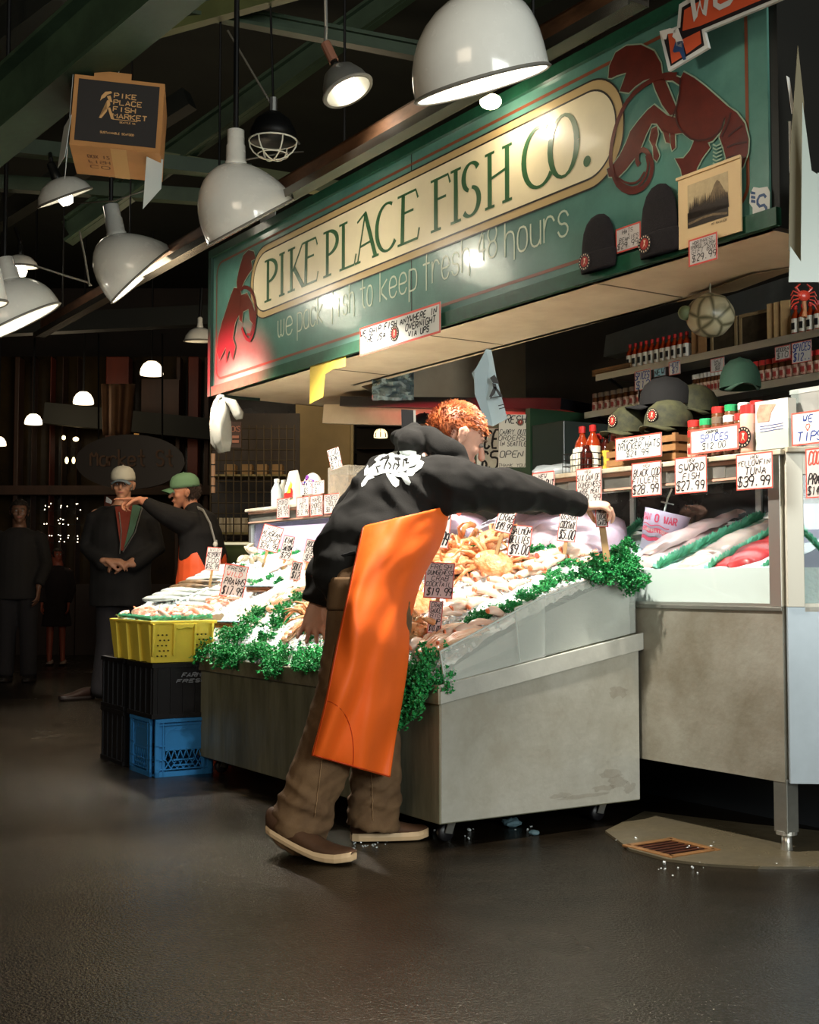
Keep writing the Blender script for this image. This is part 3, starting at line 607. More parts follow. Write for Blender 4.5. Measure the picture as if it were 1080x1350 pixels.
# ---- handwritten cards -----------------------------------------------------------------
def card(lab, w_, h_, loc, rz, lines, ink=blackink, cat='price card', name='price_card', tilt=0, lean=0, sleeve=True, border=.006, stick=0, group=None, paperm=None, bcol=None, dot=None, bold=.125, sd=0):
    """card with lower edge centre at loc, facing local -y. lines: (text, rel_height)"""
    t = thing(name, lab, cat, loc, rz, group); t.rotation_euler = (R(lean), R(tilt), rz)
    rr = random.Random(sd + len(lab))
    MB().bb(-w_ / 2, w_ / 2, 0, .0016, 0, h_).build('card', paperm or paper, t)
    f0 = lambda x, y: Vector((x, -.0008, y)); f1 = lambda x, y: Vector((x, -.0016, y))
    b = border
    m_ = MB()
    for q in ((-w_ / 2, w_ / 2, 0, b), (-w_ / 2, w_ / 2, h_ - b, h_), (-w_ / 2, -w_ / 2 + b, b, h_ - b), (w_ / 2 - b, w_ / 2, b, h_ - b)): m_.bb(q[0], q[1], -.0006, 0, q[2], q[3])
    m_.build('red_border', bcol or redink, t)
    tot = sum(l[1] for l in lines) * 1.22; z = h_ - b * 1.6; mbs = {}
    for i, l in enumerate(lines):
        lh = (h_ - 3.4 * b) * l[1] / tot; z -= lh * 1.22; s = l[0]
        wd = min(w_ - 3.4 * b, len(s) * lh * .95); x = -wd / 2 + (rr.uniform(-.04, .04) * w_)
        k = l[2] if len(l) > 2 else ink
        m_ = mbs.setdefault(k.name, (MB(), k))[0]
        write(m_, s, x, z + lh * .12, wd, lh, max(lh * bold, w_ * .009), f0, slant=.18, jit=.06, rnd=rr)
    for m_, k in mbs.values(): m_.build('handwriting', k, t, solid=.0002)
    if dot:
        m_ = MB().sheet([(dot[0] * w_ + dot[2] * w_ * math.cos(R(a)), dot[1] * h_ + dot[2] * w_ * math.sin(R(a))) for a in range(0, 360, 20)], f1); m_.build('round_sticker', dot[3] if len(dot) > 3 else redink, t, solid=.0004)
    if sleeve: MB().sheet([(-w_ / 2 - .006, -.006), (w_ / 2 + .006, -.006), (w_ / 2 + .006, h_ + .006), (-w_ / 2 - .006, h_ + .006)], lambda x, y: Vector((x, -.003, y))).build('plastic_sleeve', clearplastic, t)
    if stick: MB().bb(-.007, .007, .002, .007, -stick, h_ * .6).build('wooden_stick', wood, t)
    return t
def card_pl(lab, x0, x1, y0, y1, tt, lines, **kw):
    """card lying in the stall plane y=tt, covering photo pixels x0..x1, y0..y1 (centre column)"""
    a = pl(x0, (y0 + y1) / 2, tt); b = pl(x1, (y0 + y1) / 2, tt); xm = (a.x + b.x) / 2
    lo = pl((x0 + x1) / 2, y1, tt); hi = pl((x0 + x1) / 2, y0, tt)
    return card(lab, b.x - a.x, hi.z - lo.z, W(lo.x, tt, lo.z), TH + kw.pop('rz', 0), lines, **kw)
rsticker = M('emblem_red', (150, 36, 28), .5); bsticker = M('emblem_black', (20, 18, 18), .5)
def emblem(mb1, mb2, mb3, cx, cz, r, fn):      # round badge: dark ring, lettering band, red centre with a small figure
    mb1.sheet([(cx + r * math.cos(R(a)), cz + r * math.sin(R(a))) for a in range(0, 360, 15)], fn(.0))
    mb2.sheet([(cx + r * .6 * math.cos(R(a)), cz + r * .6 * math.sin(R(a))) for a in range(0, 360, 20)], fn(.001))
    for a in range(0, 360, 24): mb3.box(fn(.001)(cx + r * .8 * math.cos(R(a)), cz + r * .8 * math.sin(R(a))), (r * .1, .0006, r * .15))
    mb3.sheet([(cx - r * .2, cz - r * .4), (cx, cz + r * .1), (cx - r * .1, cz + r * .4), (cx + r * .25, cz + r * .35), (cx + r * .1, cz), (cx + r * .25, cz - r * .4), (cx + r * .05, cz - r * .1)], fn(.002))
def badge(parent, cx, cz, r, fn, nm='round_badge'):
    a, b, c = MB(), MB(), MB(); emblem(a, b, c, cx, cz, r, fn)
    a.build(nm, bsticker, parent, solid=.0006); b.build('badge_centre', rsticker, parent, solid=.0006); c.build('badge_print', M('badge_cream', (214, 190, 160), .5), parent, solid=.0004)
c = card_pl('long handwritten notice about overnight shipping on the sign\'s lower edge', 472, 578, 416, 455, -.06, [('WE SHIP FISH ANYWHERE IN', 1), ('THE USA      OVERNIGHT', 1), ('               VIA UPS', .9)], cat='notice', name='shipping_notice', sleeve=False, border=.01, bold=.15)
badge(c, -.03, .062, .038, lambda d: (lambda x, y: Vector((x, -.003 - d, y))))
card_pl('small price card between the two dark beanies', 812, 845, 297, 330, -.045, [('HATS', 1), ('&', .5), ('BEANIES', 1), ('$29.99', 1.3)])
card_pl('price card pinned below the mountain picture', 908, 946, 311, 347, -.075, [('NORTHWEST', .6), ('SMOKED SALMON', .6), ('GIFT BOX', .8), ('$29.99', 1.2)])
# beanies
knit = M('black_knit', (26, 20, 22), .95, bump=(220, .6, .004), nz=(60, .3))
for lab, x0, x1, yt, yb in [('left dark knitted beanie pinned on the sign', 770, 813, 283, 356), ('right dark knitted beanie beside the mountain picture', 848, 896, 243, 336)]:
    a, b = pl(x0, (yt + yb) / 2, -.05), pl(x1, (yt + yb) / 2, -.05); hz = pl((x0 + x1) / 2, yt, -.05).z; lz = pl((x0 + x1) / 2, yb, -.05).z
    w_ = (b.x - a.x) / 2; H = hz - lz; t = st('beanie', lab, 'hat', (a.x + b.x) / 2, -.06, lz)
    prof = [(w_, 0), (w_ * 1.02, H * .2), (w_ * .97, H * .5), (w_ * .88, H * .72), (w_ * .68, H * .88), (w_ * .4, H * .97), (.01, H)]
    mt = Matrix.Diagonal((1, .22, 1, 1))
    MB().lathe(prof, 24, mt).build('knit_body', knit, t, smooth=True)
    MB().lathe([(w_ * 1.02, 0), (w_ * 1.06, .01), (w_ * 1.07, H * .3), (w_ * 1.02, H * .32)], 24, mt).build('folded_cuff', knit, t, smooth=True)
    badge(t, -w_ * .55, H * .18, .035, lambda d, w_=w_: (lambda x, y: Vector((x, -w_ * .24 - .002 - d, y))))
# mountain picture
a, b = pl(895, 310, -.06), pl(977, 270, -.06); t = st('mountain_print', 'matted sepia print of a snowy mountain and forest on the sign', 'picture', (a.x + b.x) / 2, -.06, pl(935, 306, -.06).z - .01)
w_ = (b.x - a.x) / 2; hz = .235
MB().bb(-w_, w_, 0, .006, -.02, hz).build('mat_board', M('cream_mat', (214, 184, 138), .7), t)
MB().bb(-w_ - .004, w_ + .004, -.008, .0, hz - .006, hz + .004).build('edge_strip', M('cream_mat', (214, 184, 138), .7), t)
fp = lambda k: (lambda x, y: Vector((x, -.001 - k * .0006, y)))
MB().bb(-w_ * .68, w_ * .62, -.001, .0, .045, .2).build('photo_print', M('sepia_pale', (190, 168, 128), .5, nz=(30, .2)), t)
rr = random.Random(4)
pts = [(-w_ * .2 + i * w_ * .08, .12 + .06 * math.exp(-((i - 6) / 2.6) ** 2) + rr.uniform(-.004, .004)) for i in range(11)]
MB().sheet(pts + [(w_ * .6, .1), (-w_ * .2, .1)], fp(1)).build('mountain_shape', M('sepia_mid', (128, 106, 76), .5, nz=(60, .5)), t, solid=.0003)
mb = MB(); x = -w_ * .66
while x < w_ * .6:
    hh = rr.uniform(.02, .045) * (1 if x < 0 else .75); mb.sheet([(x, .075), (x + .012, .075), (x + .006, .11 + hh)], fp(2)); x += .006
mb.sheet([(-w_ * .68, .045), (w_ * .62, .045), (w_ * .62, .085), (-w_ * .68, .1)], fp(2)); mb.build('forest_shape', M('sepia_dark', (48, 36, 24), .5, nz=(50, .4)), t, solid=.0003)
mb = MB(); mb.ribbon(chaikin([(-w_ * .65, .06), (-.0, .07), (w_ * .6, .055)]), .008, fp(3)); write(mb, 'MT RAINIER', w_ * .1, .03, .07, .008, .0015, fp(3)); mb.build('caption', M('sepia_mid', (128, 106, 76), .5), t, solid=.0002)
# round sports-style sticker with an S
t = st('letter_sticker', 'small white and blue S sticker in the sign\'s lower right corner', 'sticker', pl(1003, 274, -.035).x, -.034, pl(1003, 290, -.035).z)
navy = M('navy_print', (44, 72, 112), .4)
MB().sheet([(-.035, .0), (.03, -.005), (.038, .02), (.04, .085), (.03, .105), (-.005, .11), (-.03, .12), (-.045, .1), (-.05, .07), (-.035, .05)], lambda x, y: Vector((x, 0, y))).build('white_backing', paper, t, solid=.001)
mb = MB(); f_ = lambda x, y: Vector((x, -.0012, y)); write(mb, 'S', -.018, .012, .05, .07, .01, f_, smooth=0)
for k in range(3): mb.sheet([(-.022, .062 + k * .015), (-.042, .07 + k * .014), (-.04, .08 + k * .014), (-.022, .072 + k * .014)], f_)
mb.build('blue_print', navy, t, solid=.0003)
# white paper strips above the sign edge
o = MB().bb(0, .2, 0, .004, 0, .1).build('paper_sign', paper); o.location = W(pl(345, 302, .0).x, -.01, ZT + .05); o.rotation_euler = (0, 0, TH); tag(o, 'plain white paper strip standing on the sign top at left', 'paper')
# WORLD pennant banner: white-edged orange arrow
t = st('arrow_banner', 'orange arrow banner reading WORLD with a small fish thrower at top right', 'sign', -.55, -.16, 2.86)
def bpx(x, y): p = pl(x, y, -.16); return (p.x + .55, p.z - 2.86)
ban = [z4(P) for P in [[(520, 268), (487, 125), (553, 100), (560, 18), (640, -30), (1090, -270), (1090, -60), (930, 5), (655, 120), (670, 180)]]]
MB().sheet([bpx(*q) for q in ban[0]], lambda x, y: Vector((x, 0, y))).build('white_board', paper, t, solid=.012)
orange_p = M('orange_banner_paint', (204, 84, 48), .5); black_p = M('banner_black', (30, 22, 24), .5)
for P, m_, d in [([(530, 250), (500, 130), (566, 105), (572, 30), (640, -10), (1080, -245), (1080, -80), (925, -5), (645, 112), (655, 172)], black_p, .007), ([(575, 118), (582, 40), (645, 3), (1075, -232), (1075, -95), (918, -18), (640, 100)], orange_p, .0085),
                 ([(640, 118), (645, 165), (590, 205), (575, 150)], orange_p, .0085), ([(520, 125), (555, 120), (575, 215), (535, 240)], orange_p, .0085)]:
    MB().sheet([bpx(*q) for q in z4(P)], lambda x, y, d=d: Vector((x, -d, y))).build('banner_layer', m_, t, solid=.001)
mb = MB()
ux, uy = Vector(bpx(*z4([(600, 88)])[0])), Vector(bpx(*z4([(900, -60)])[0])); dv = (uy - ux)
nv_ = Vector((-dv.y, dv.x)).normalized()
def bf(x, y): q = ux + dv.normalized() * x + nv_ * y; return Vector((q.x, -.0105, q.y))
write(mb, 'WORLD', .0, 0, .56, .105, .02, bf, smooth=0); mb.build('banner_lettering', paper, t, solid=.0006)
skin_p = M('figure_white', (226, 222, 214), .5)
for P, m_ in [([(545, 115), (560, 108), (568, 130), (580, 160), (575, 180), (555, 175), (550, 150), (538, 140)], skin_p), ([(550, 160), (578, 155), (582, 190), (590, 225), (580, 228), (565, 195), (548, 200), (540, 195)], navy), ([(490, 120), (530, 108), (552, 112), (550, 125), (520, 130), (515, 150), (505, 150)], skin_p)]:
    MB().sheet([bpx(*q) for q in z4(P)], lambda x, y: Vector((x, -.0105, y))).build('figure_print', m_, t, solid=.0006)
# fish-bone coloured tapes
ytape = M('yellow_tape', (220, 190, 80), .5)
t = st('yellow_tape', 'torn yellow paper tape hanging under the sign\'s lower edge', 'tape', pl(430, 480, -.03).x, -.035, ZS - .02)
f_ = lambda x, y: Vector((x, .0 + .01 * y, y))
a = pl(410, 490, -.03).x - pl(430, 480, -.03).x; b = pl(457, 475, -.03).x - pl(430, 480, -.03).x
MB().sheet([(a, .04), (b, .05), (b, -.05), (b * .4, -.045), (0, -.06), (-.02, -.18), (a, -.2), (a, -.05)], f_).build('tape', ytape, t, solid=.001)
# right hand side: plastic strip curtain pieces and post
t = st('corner_post', 'dark green corner post at the right end of the sign', 'post', .0, .34, .0); MB().bb(-.03, .03, -.03, .03, 2.09, 5.0).build('post_shaft', M('dark_end_trim', (22, 21, 16), .6), t)
t = thing('plastic_guard', 'hanging white translucent plastic corner guard right of the sign', 'guard', at(1062, 372, 3.98))
pv = frosted('milky_plastic', (200, 214, 206), .8)
a = lambda x, y, Y=4.3: at(x, y, Y)
MB().sheet([(1058, 135), (1070, 225), (1078, 230), (1080, 372), (1040, 372), (1042, 325), (1056, 345)], lambda x, y: at(x, y, 3.98)).build('panel', pv, t, world=True, solid=.004)
MB().sheet([(1078, 228), (1110, 228), (1110, 374), (1080, 374)], lambda x, y: at(x, y, 4.0)).build('panel', pv, t, world=True, solid=.004)
MB().sheet([(1040, 330), (1056, 345), (1060, 135), (1052, 60), (1042, 200)], lambda x, y: at(x, y, 4.02)).build('panel', M('grimy_plastic', (120, 112, 84), .5), t, world=True, solid=.004)
for lab, P in [('narrow torn white strip hanging beside the sign\'s end', [(1043, 262), (1046, 260), (1058, 288), (1054, 291)]), ('long curled white strip on the corner post', [(1040, 160), (1043, 160), (1045, 230), (1049, 255), (1045, 257), (1041, 225)]), ('upper torn white strip on the corner post', [(1037, 100), (1041, 103), (1048, 150), (1044, 150)])]:
    c = at(*P[0], 4.05); t = thing('torn_strip', lab, 'strip', c); MB().sheet(P, lambda x, y: at(x, y, 4.05)).build('strip', white_plastic, t, world=True, solid=.003)
# ================================================================ display case (glass front, steel)
case = st('display_case', 'long steel display case with glass front, cards hung along its rail', 'display case', 0, 0, 0)
MB().bb(-4.05, 0, 0.0, .75, .23, .80).build('lower_panel', M('worn_case_steel', (168, 166, 154), .42, .45, nz=(2.2, .45), col2=(128, 120, 102), bump=(50, .1), rnz=(6, .3, .55)), case)
MB().bb(-4.05, .0, -.006, .0, .785, .80).build('panel_lip', steel, case, bevel=.003)
MB().bb(-.05, 0, -.004, .03, .80, 1.31).build('corner_post', alu, case, bevel=.002)
MB().bb(-4.05, -4.02, -.0, .03, .80, 1.31).build('corner_post', alu, case)
MB().bb(-4.05, -.05, .0, .02, 1.235, 1.30).build('top_fascia', steel, case)
MB().bb(-4.07, .02, -.02, .40, 1.30, 1.318).build('top_shelf', M('worn_shelf', (206, 200, 184), .45, .1, nz=(6, .2), col2=(164, 150, 124)), case, bevel=.003)
MB().bb(-4.05, -.05, -.006, .0, 1.285, 1.30).bb(-4.05, -.05, -.006, .0, 1.232, 1.24).build('rail_strip', M('rail_edge', (190, 150, 130), .4), case)
mb = MB()
for x in (-.34, -.62, -.98, -1.3): mb.bb(x - .1, x + .1, -.003, .0, 1.243, 1.283)
mb.build('rail_plate', alu, case)
MB().bb(-4.02, -.05, .008, .012, .80, 1.235).build('glass_front', caseglass, case)
MB().bb(-4.02, -.04, .0, .008, .80, .81).bb(-4.02, -.04, .0, .008, 1.225, 1.235).build('glass_channel', alu, case)
MB().bb(-4.02, -.04, .72, .74, .80, 1.30).build('back_door', M('case_dark_back', (50, 44, 40), .15, .3, nz=(2, .4)), case)
MB().bb(-4.02, -.04, .715, .72, 1.12, 1.135).bb(-1.5, -1.47, .71, .72, .8, 1.3).bb(-.75, -.72, .71, .72, .8, 1.3).build('back_frame', alu, case)
MB().bb(-4.02, -4.0, .02, .7, .8, 1.3).build('end_glass', frosted('violet_acrylic', (196, 182, 214), .55), case)
mb = MB().bb(-.75, -.05, .02, .03, .81, .93); mb.build('ice_window', M('milky_window', (250, 252, 248), .25, coat=.4), case)
# second run of the case turning to face the aisle
C2 = W(0.0, 0, 0) + Vector((.012, -.02, 0)); a2 = R(-5)
case2 = thing('display_case', 'right-hand end of the steel case turned to face the aisle', 'display case', C2, a2)
MB().bb(0, 1.2, 0, .7, .23, .80).build('lower_panel', M('blueish_steel', (182, 194, 202), .35, .4, nz=(2, .2)), case2)
MB().bb(0, .055, -.004, .05, .80, 1.31).build('corner_post', M('painted_post', (206, 202, 188), .4, .2), case2, bevel=.002)
MB().bb(0.055, 1.2, .0, .05, .785, .812).bb(.055, 1.2, 0, .05, 1.235, 1.305).build('face_frame', M('painted_post', (206, 202, 188), .4, .2), case2)
MB().bb(-.0, 1.2, -.03, .5, 1.305, 1.323).build('top_shelf', M('worn_shelf', (206, 200, 184), .45, .1), case2, bevel=.003)
MB().bb(.055, 1.2, .02, .024, .81, 1.235).build('glass_front', caseglass, case2)
MB().bb(.055, 1.2, .035, .5, .81, .93).build('ice_bed', M('ice_white', (232, 240, 238), .5, sss=.2, bump=(60, .5)), case2)
MB().bb(.055, 1.2, .5, .52, .8, 1.3).build('back_panel', M('case_dark_back', (50, 44, 40), .15, .3), case2)
MB().sheet([(.06, .93), (1.2, .93), (1.2, 1.13), (.06, 1.16)], lambda x, y: Vector((x, .32, y))).build('plastic_liner', M('violet_plastic', (166, 160, 178), .3), case2, solid=.004)
# legs
for lab, p in [('square steel leg with round foot under the right corner of the case', fl(1040, 1125)), ('far square steel leg under the case', W(-3.9, .2))]:
    t = thing('case_leg', lab, 'leg', (p.x, p.y + .02, 0), TH)
    MB().bb(-.028, .028, -.028, .028, .065, .24).build('leg_post', steel, t, bevel=.003); MB().lathe([(.034, .058), (.034, .07), (.02, .072)], 16).build('collar', alu, t)
    MB().lathe([(.017, 0), (.02, .006), (.017, .03), (.017, .062)], 16).build('foot', alu, t, smooth=True)
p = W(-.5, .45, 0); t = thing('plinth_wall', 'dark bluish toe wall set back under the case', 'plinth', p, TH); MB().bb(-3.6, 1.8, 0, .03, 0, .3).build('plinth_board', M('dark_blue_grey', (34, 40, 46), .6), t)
area('assumed_case_tube', W(-.7, .2, 1.21), W(-.7, .32, .8), 1.5, .05, 3.2, (.96, 1, .98)).rotation_euler = (0, 0, TH)  # assumed tubes hidden in the case ledge, added as bare area lights
area('assumed_case_tube', W(-2.9, .2, 1.21), W(-2.9, .3, .8), 2.2, .05, 5, (.97, .95, 1)).rotation_euler = (0, 0, TH)
# ================================================================ ice table
XL, XR, YF = -2.72, -.668, -.905
counter = st('ice_table', 'wheeled steel ice table with slanted top filled with seafood', 'table', 0, 0, 0)
prof = [(YF, .08), (-.015, .08), (-.015, .69), (YF, .535)]
MB().prism(prof, lambda y, z, d: Vector((XL + d, y, z)), XR - XL).build('tank_body', M('front_tank_steel', (150, 150, 128), .5, .3, nz=(4, .45), col2=(104, 104, 84), bump=(40, .1), rnz=(9, .4, .6), stretch=(2.5, 1, .35)), counter, bevel=.004)
# front and end sheets a touch proud
MB().prism([(YF + .004, .085), (-.02, .085), (-.02, .63), (YF + .004, .475)], lambda y, z, d: Vector((XR + d, y, z)), .004).build('end_sheet', M('end_sheet_steel', (196, 196, 186), .42, .3, nz=(2.5, .35), col2=(160, 156, 142), bump=(50, .1), rnz=(5, .32, .55)), counter)
MB().prism([(YF - .006, .475), (.0, .632), (.0, .695), (YF - .006, .54)], lambda y, z, d: Vector((XR + d, y, z)), .012).build('end_band', M('end_band_steel', (206, 206, 196), .42, .3, nz=(4, .25), bump=(50, .1)), counter, bevel=.003)
MB().bb(XL, XR + .012, YF - .012, YF, .475, .54).build('front_band', M('front_band_steel', (158, 152, 130), .5, .3, nz=(6, .4), col2=(90, 84, 66), bump=(50, .1)), counter, bevel=.003)
rust = frosted('rust_stain', (112, 84, 52), .13); g = random.Random(8); mb = MB()
for cy, cz, ry, rz_ in [(-.16, .19, .07, .016), (-.13, .155, .045, .022), (-.2, .14, .06, .012), (-.4, .13, .05, .01), (-.12, .48, .05, .02), (-.3, .12, .12, .008), (-.07, .13, .03, .02)]:
    mb.sheet([(cy + ry * math.cos(R(a)) * g.uniform(.6, 1.2), cz + rz_ * math.sin(R(a)) * g.uniform(.5, 1.4)) for a in range(0, 360, 20)], lambda y, z: Vector((XR + .0048 + y * .0004, y, z)))
mb.build('rust_stain', rust, counter)
# casters
for i, (x, y) in enumerate([(XR - .09, YF + .1), (XR - .1, -.12), (XL + .12, YF + .1), (XL + .12, -.12)]):
    MB().bb(x - .035, x + .035, y - .035, y + .035, .07, .082).bar((x - .02, y, .075), (x - .03, y - .01, .03), .004, .03).bar((x + .02, y, .075), (x + .01, y - .01, .03), .004, .03).build('caster', alu, counter)
    MB().lathe([(.028, -.012), (.031, -.006), (.031, .006), (.028, .012)], 18, Matrix.Translation((x - .01, y - .01, .031)) @ Euler((0, R(90), 0)).to_matrix().to_4x4()).build('wheel', blackpl, counter, smooth=True)
# second ice table beyond
XL2, YF2 = -3.98, -.76
c2 = st('ice_table', 'farther ice table with the tray of whole fish beside the yellow crate', 'table', 0, 0, 0)
MB().prism([(YF2, .08), (-.015, .08), (-.015, .72), (YF2, .6)], lambda y, z, d: Vector((XL2 + d, y, z)), XL - XL2 - .01).build('tank_body', steel_side, c2)
MB().bb(XL2 - .01, XL2 + .01, YF2, -.02, .6, .68).bb(XL2, XL - .02, YF2 - .01, YF2, .58, .66).build('top_rim', crwood, c2)
# ---- ice surface
def iceh(x, y):
    k = min(1, max(0, (y - YF) / .9)); kb = min(1, max(0, (-x - .67) / .8)); zb = .93 + .12 * kb
    z = .575 + k * (zb - .575) + .03 * math.sin(k * math.pi)
    if x < XL: z = max(z, .66 + k * (zb - .66))
    return z
def ice_at(px, py, off=0.):
    d = ray(px, py); o = Vector((0, 0, CH)); k0 = 3.3 / d.y
    for i in range(1200):
        P = o + d * (k0 + i * .004 / d.y * 1.0); q = L(P)
        if q.x < XR + .02 and q.y > -.93 and q.y < .05 and P.z < iceh(q.x, q.y) + off: return q
    q = pl(px, py, -.03); q.x = min(XR - .05, max(XL2 + .05, q.x)); return Vector((q.x, q.y, iceh(q.x, q.y)))
icem = M('ice_white', (232, 240, 238), .5, sss=.2, bump=(60, .5))
def icefn(u, v):
    x = XL2 + .02 + u * (XR - .03 - XL2 - .02); y = YF + .01 + v * .9
    if x < XL: y = max(y, YF2 + .01)
    p = Vector((x, y, 0)); z = iceh(x, y)
    e = min(1, (v * .9) / .05); z -= (1 - e) * .05
    z += .016 * noise.noise(p * 7) + .010 * noise.noise(p * 28) + .006 * noise.noise(p * 75)
    return Vector((x, y, z))
t = st('crushed_ice', 'slope of white crushed ice covering the display tables', 'ice', 0, 0, 0); t['kind'] = 'stuff'
o = MB().grid(icefn, 430, 120).build('ice_bed', icem, t); o['kind'] = 'stuff'
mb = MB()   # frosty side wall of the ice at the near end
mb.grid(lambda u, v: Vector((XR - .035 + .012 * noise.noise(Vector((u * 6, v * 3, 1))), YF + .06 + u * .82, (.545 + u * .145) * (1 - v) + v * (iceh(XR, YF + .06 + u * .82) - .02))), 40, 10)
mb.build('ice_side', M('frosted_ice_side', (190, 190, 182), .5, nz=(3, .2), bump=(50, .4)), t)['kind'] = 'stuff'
rr = random.Random(11); mb = MB()
for i in range(3200):
    x = rr.uniform(XL2 + .05, XR - .04); y = rr.uniform(YF + .03, -.02)
    if x < XL and y < YF2 + .03: continue
    s_ = rr.uniform(.005, .013); mb.box((x, y, iceh(x, y) + s_ * .2), (s_ * 1.4, s_, s_ * .8), (rr.random() * 3, rr.random() * 3, rr.random() * 3), taper=rr.uniform(.5, 1))
mb.build('ice_cubes', M('ice_bits', (240, 246, 246), .12, trans=.3), t)['kind'] = 'stuff'
# bed of ice in the glass case
def bedh(x, y): return .925 + max(0, y - .03) * .36
mb = MB().grid(lambda u, v: Vector((-.74 + u * .69, .031 + v * .66, bedh(0, .031 + v * .66) + .012 * noise.noise(Vector((u * 9, v * 9, 3))))), 50, 40)
mb.build('case_ice', icem, t)['kind'] = 'stuff'
mb = MB().grid(lambda u, v: Vector((-4.0 + u * 3.24, .03 + v * .66, .96 + v * .15 + .015 * noise.noise(Vector((u * 20, v * 5, 3))))), 120, 24)
mb.build('case_ice', icem, t)['kind'] = 'stuff'
# acrylic guards on the near end
for lab, y0, y1, x, b0, b1, t0, t1 in [('front cloudy acrylic guard standing on the near end of the ice table', YF + .02, -.46, XR + .004, .545, .62, .65, .835), ('rear cloudy acrylic guard, overlapping the front one', -.56, -.02, XR - .012, .605, .695, .79, .955)]:
    t = st('acrylic_guard', lab, 'guard', x, y0, 0)
    MB().sheet([(0, b0), (y1 - y0, b1), (y1 - y0, t1), (-.02, t0)], lambda y, z: Vector((0, y, z))).build('acrylic_sheet', acrylic, t, solid=.004)
    e = MB().bar((0, -.02, t0), (0, y1 - y0, t1), .005, .005).bar((0, 0, b0), (0, -.02, t0), .005, .005); e.build('polished_edge', M('acrylic_edge', (196, 206, 200), .2), t)
t = st('acrylic_guard', 'violet-tinted acrylic end guard at the far back of the ice', 'guard', -3.9, -.02, 0)
f_ = lambda x, y: Vector((x, 0, y))
MB().sheet([(0, 1.05), (1.15, 1.03), (1.15, 1.19), (.1, 1.2)], f_).build('acrylic_sheet', frosted('violet_acrylic2', (200, 186, 216), .75), t, solid=.004)

# ================================================================ crates
def crate_frame(lab, c, rz): return thing('crate', lab, 'crate', c, rz)
# blue milk crate
cr = fl(203, 1025); crz = math.atan2((fl(275, 1019) - cr).y, (fl(275, 1019) - cr).x); wB = (fl(275, 1019) - cr).length
wB = .275; dB = .30; hB = .26
blue = M('blue_crate_plastic', (50, 128, 194), .38, nz=(9, .12))
t = thing('milk_crate', 'blue plastic milk crate at the bottom of the stack', 'crate', (cr.x, cr.y, 0), crz); Cb = t
def crate_side(mb, f, w_, h_):
    # f(x along, depth out, z); ribs and lattice
    def b(x0, x1, z0, z1, d0=0., d1=.008): mb.prism([(x0, z0), (x1, z0), (x1, z1), (x0, z1)], lambda x, z, d: f(x, d0 + (d1 - d0) * d, z), 1)
    def line(x0, z0, x1, z1, t_=.006, d1=.006):
        q = Vector((x1 - x0, z1 - z0)); q = Vector((-q.y, q.x)).normalized() * t_ / 2
        mb.prism([(x0 + q.x, z0 + q.y), (x0 - q.x, z0 - q.y), (x1 - q.x, z1 - q.y), (x1 + q.x, z1 + q.y)], lambda x, z, d: f(x, d * d1, z), 1)
    for x0, x1 in ((0, .02), (.035, .04), (w_ - .02, w_), (w_ - .04, w_ - .035)): b(x0, x1, 0, h_, 0, .012)
    b(0, .05, 0, h_, 0, .004); b(w_ - .05, w_, 0, h_, 0, .004)
    b(0, w_, 0, .022, 0, .012); b(0, w_, .03, .034, 0, .012); b(0, w_, h_ - .016, h_, 0, .014); b(0, w_, h_ - .03, h_ - .024, 0, .01)
    b(.045, w_ - .045, h_ * .46, h_ - .02, 0, .004)      # solid plate
    line(.05, h_ * .46, w_ - .05, h_ * .46, .008); line(.05, h_ * .7, .075, h_ * .8); line(.075, h_ * .8, w_ - .075, h_ * .8); line(w_ - .075, h_ * .8, w_ - .05, h_ * .7); line(.05, h_ * .46, .05, h_ * .7); line(w_ - .05, h_ * .46, w_ - .05, h_ * .7)
    for x in (.09, .15, .21): line(x, h_ * .8, x + .025, h_ * .95)
    for x in (0, w_ - .05): b(x, x + .05, h_ * .28, h_ * .3, 0, .012); b(x, x + .05, h_ * .52, h_ * .54, 0, .012)
    n = 6; stp = (w_ - .1) / n
    for i in range(n): line(.05 + i * stp, .034, .05 + (i + 1) * stp, h_ * .3, .004); line(.05 + (i + 1) * stp, .034, .05 + i * stp, h_ * .3, .004); line(.05 + i * stp, h_ * .3, .05 + (i + .5) * stp, h_ * .46, .004); line(.05 + (i + 1) * stp, h_ * .3, .05 + (i + .5) * stp, h_ * .46, .004)
    b(w_ * .32, w_ * .68, .045, .052, 0, .01); b(w_ * .32, w_ * .68, .07, .076, 0, .01)
for nm, f in [('front_side', lambda x, d, z: Vector((x, -d, z))), ('left_side', lambda x, d, z: Vector((-d, dB - x, z))), ('right_side', lambda x, d, z: Vector((wB + d, x, z))), ('back_side', lambda x, d, z: Vector((wB - x, dB + d, z)))]:
    mb = MB(); crate_side(mb, f, wB, hB); mb.build(nm, blue, Cb)
MB().bb(.0, wB, 0, dB, .004, .012).build('floor_grid', blue, Cb)
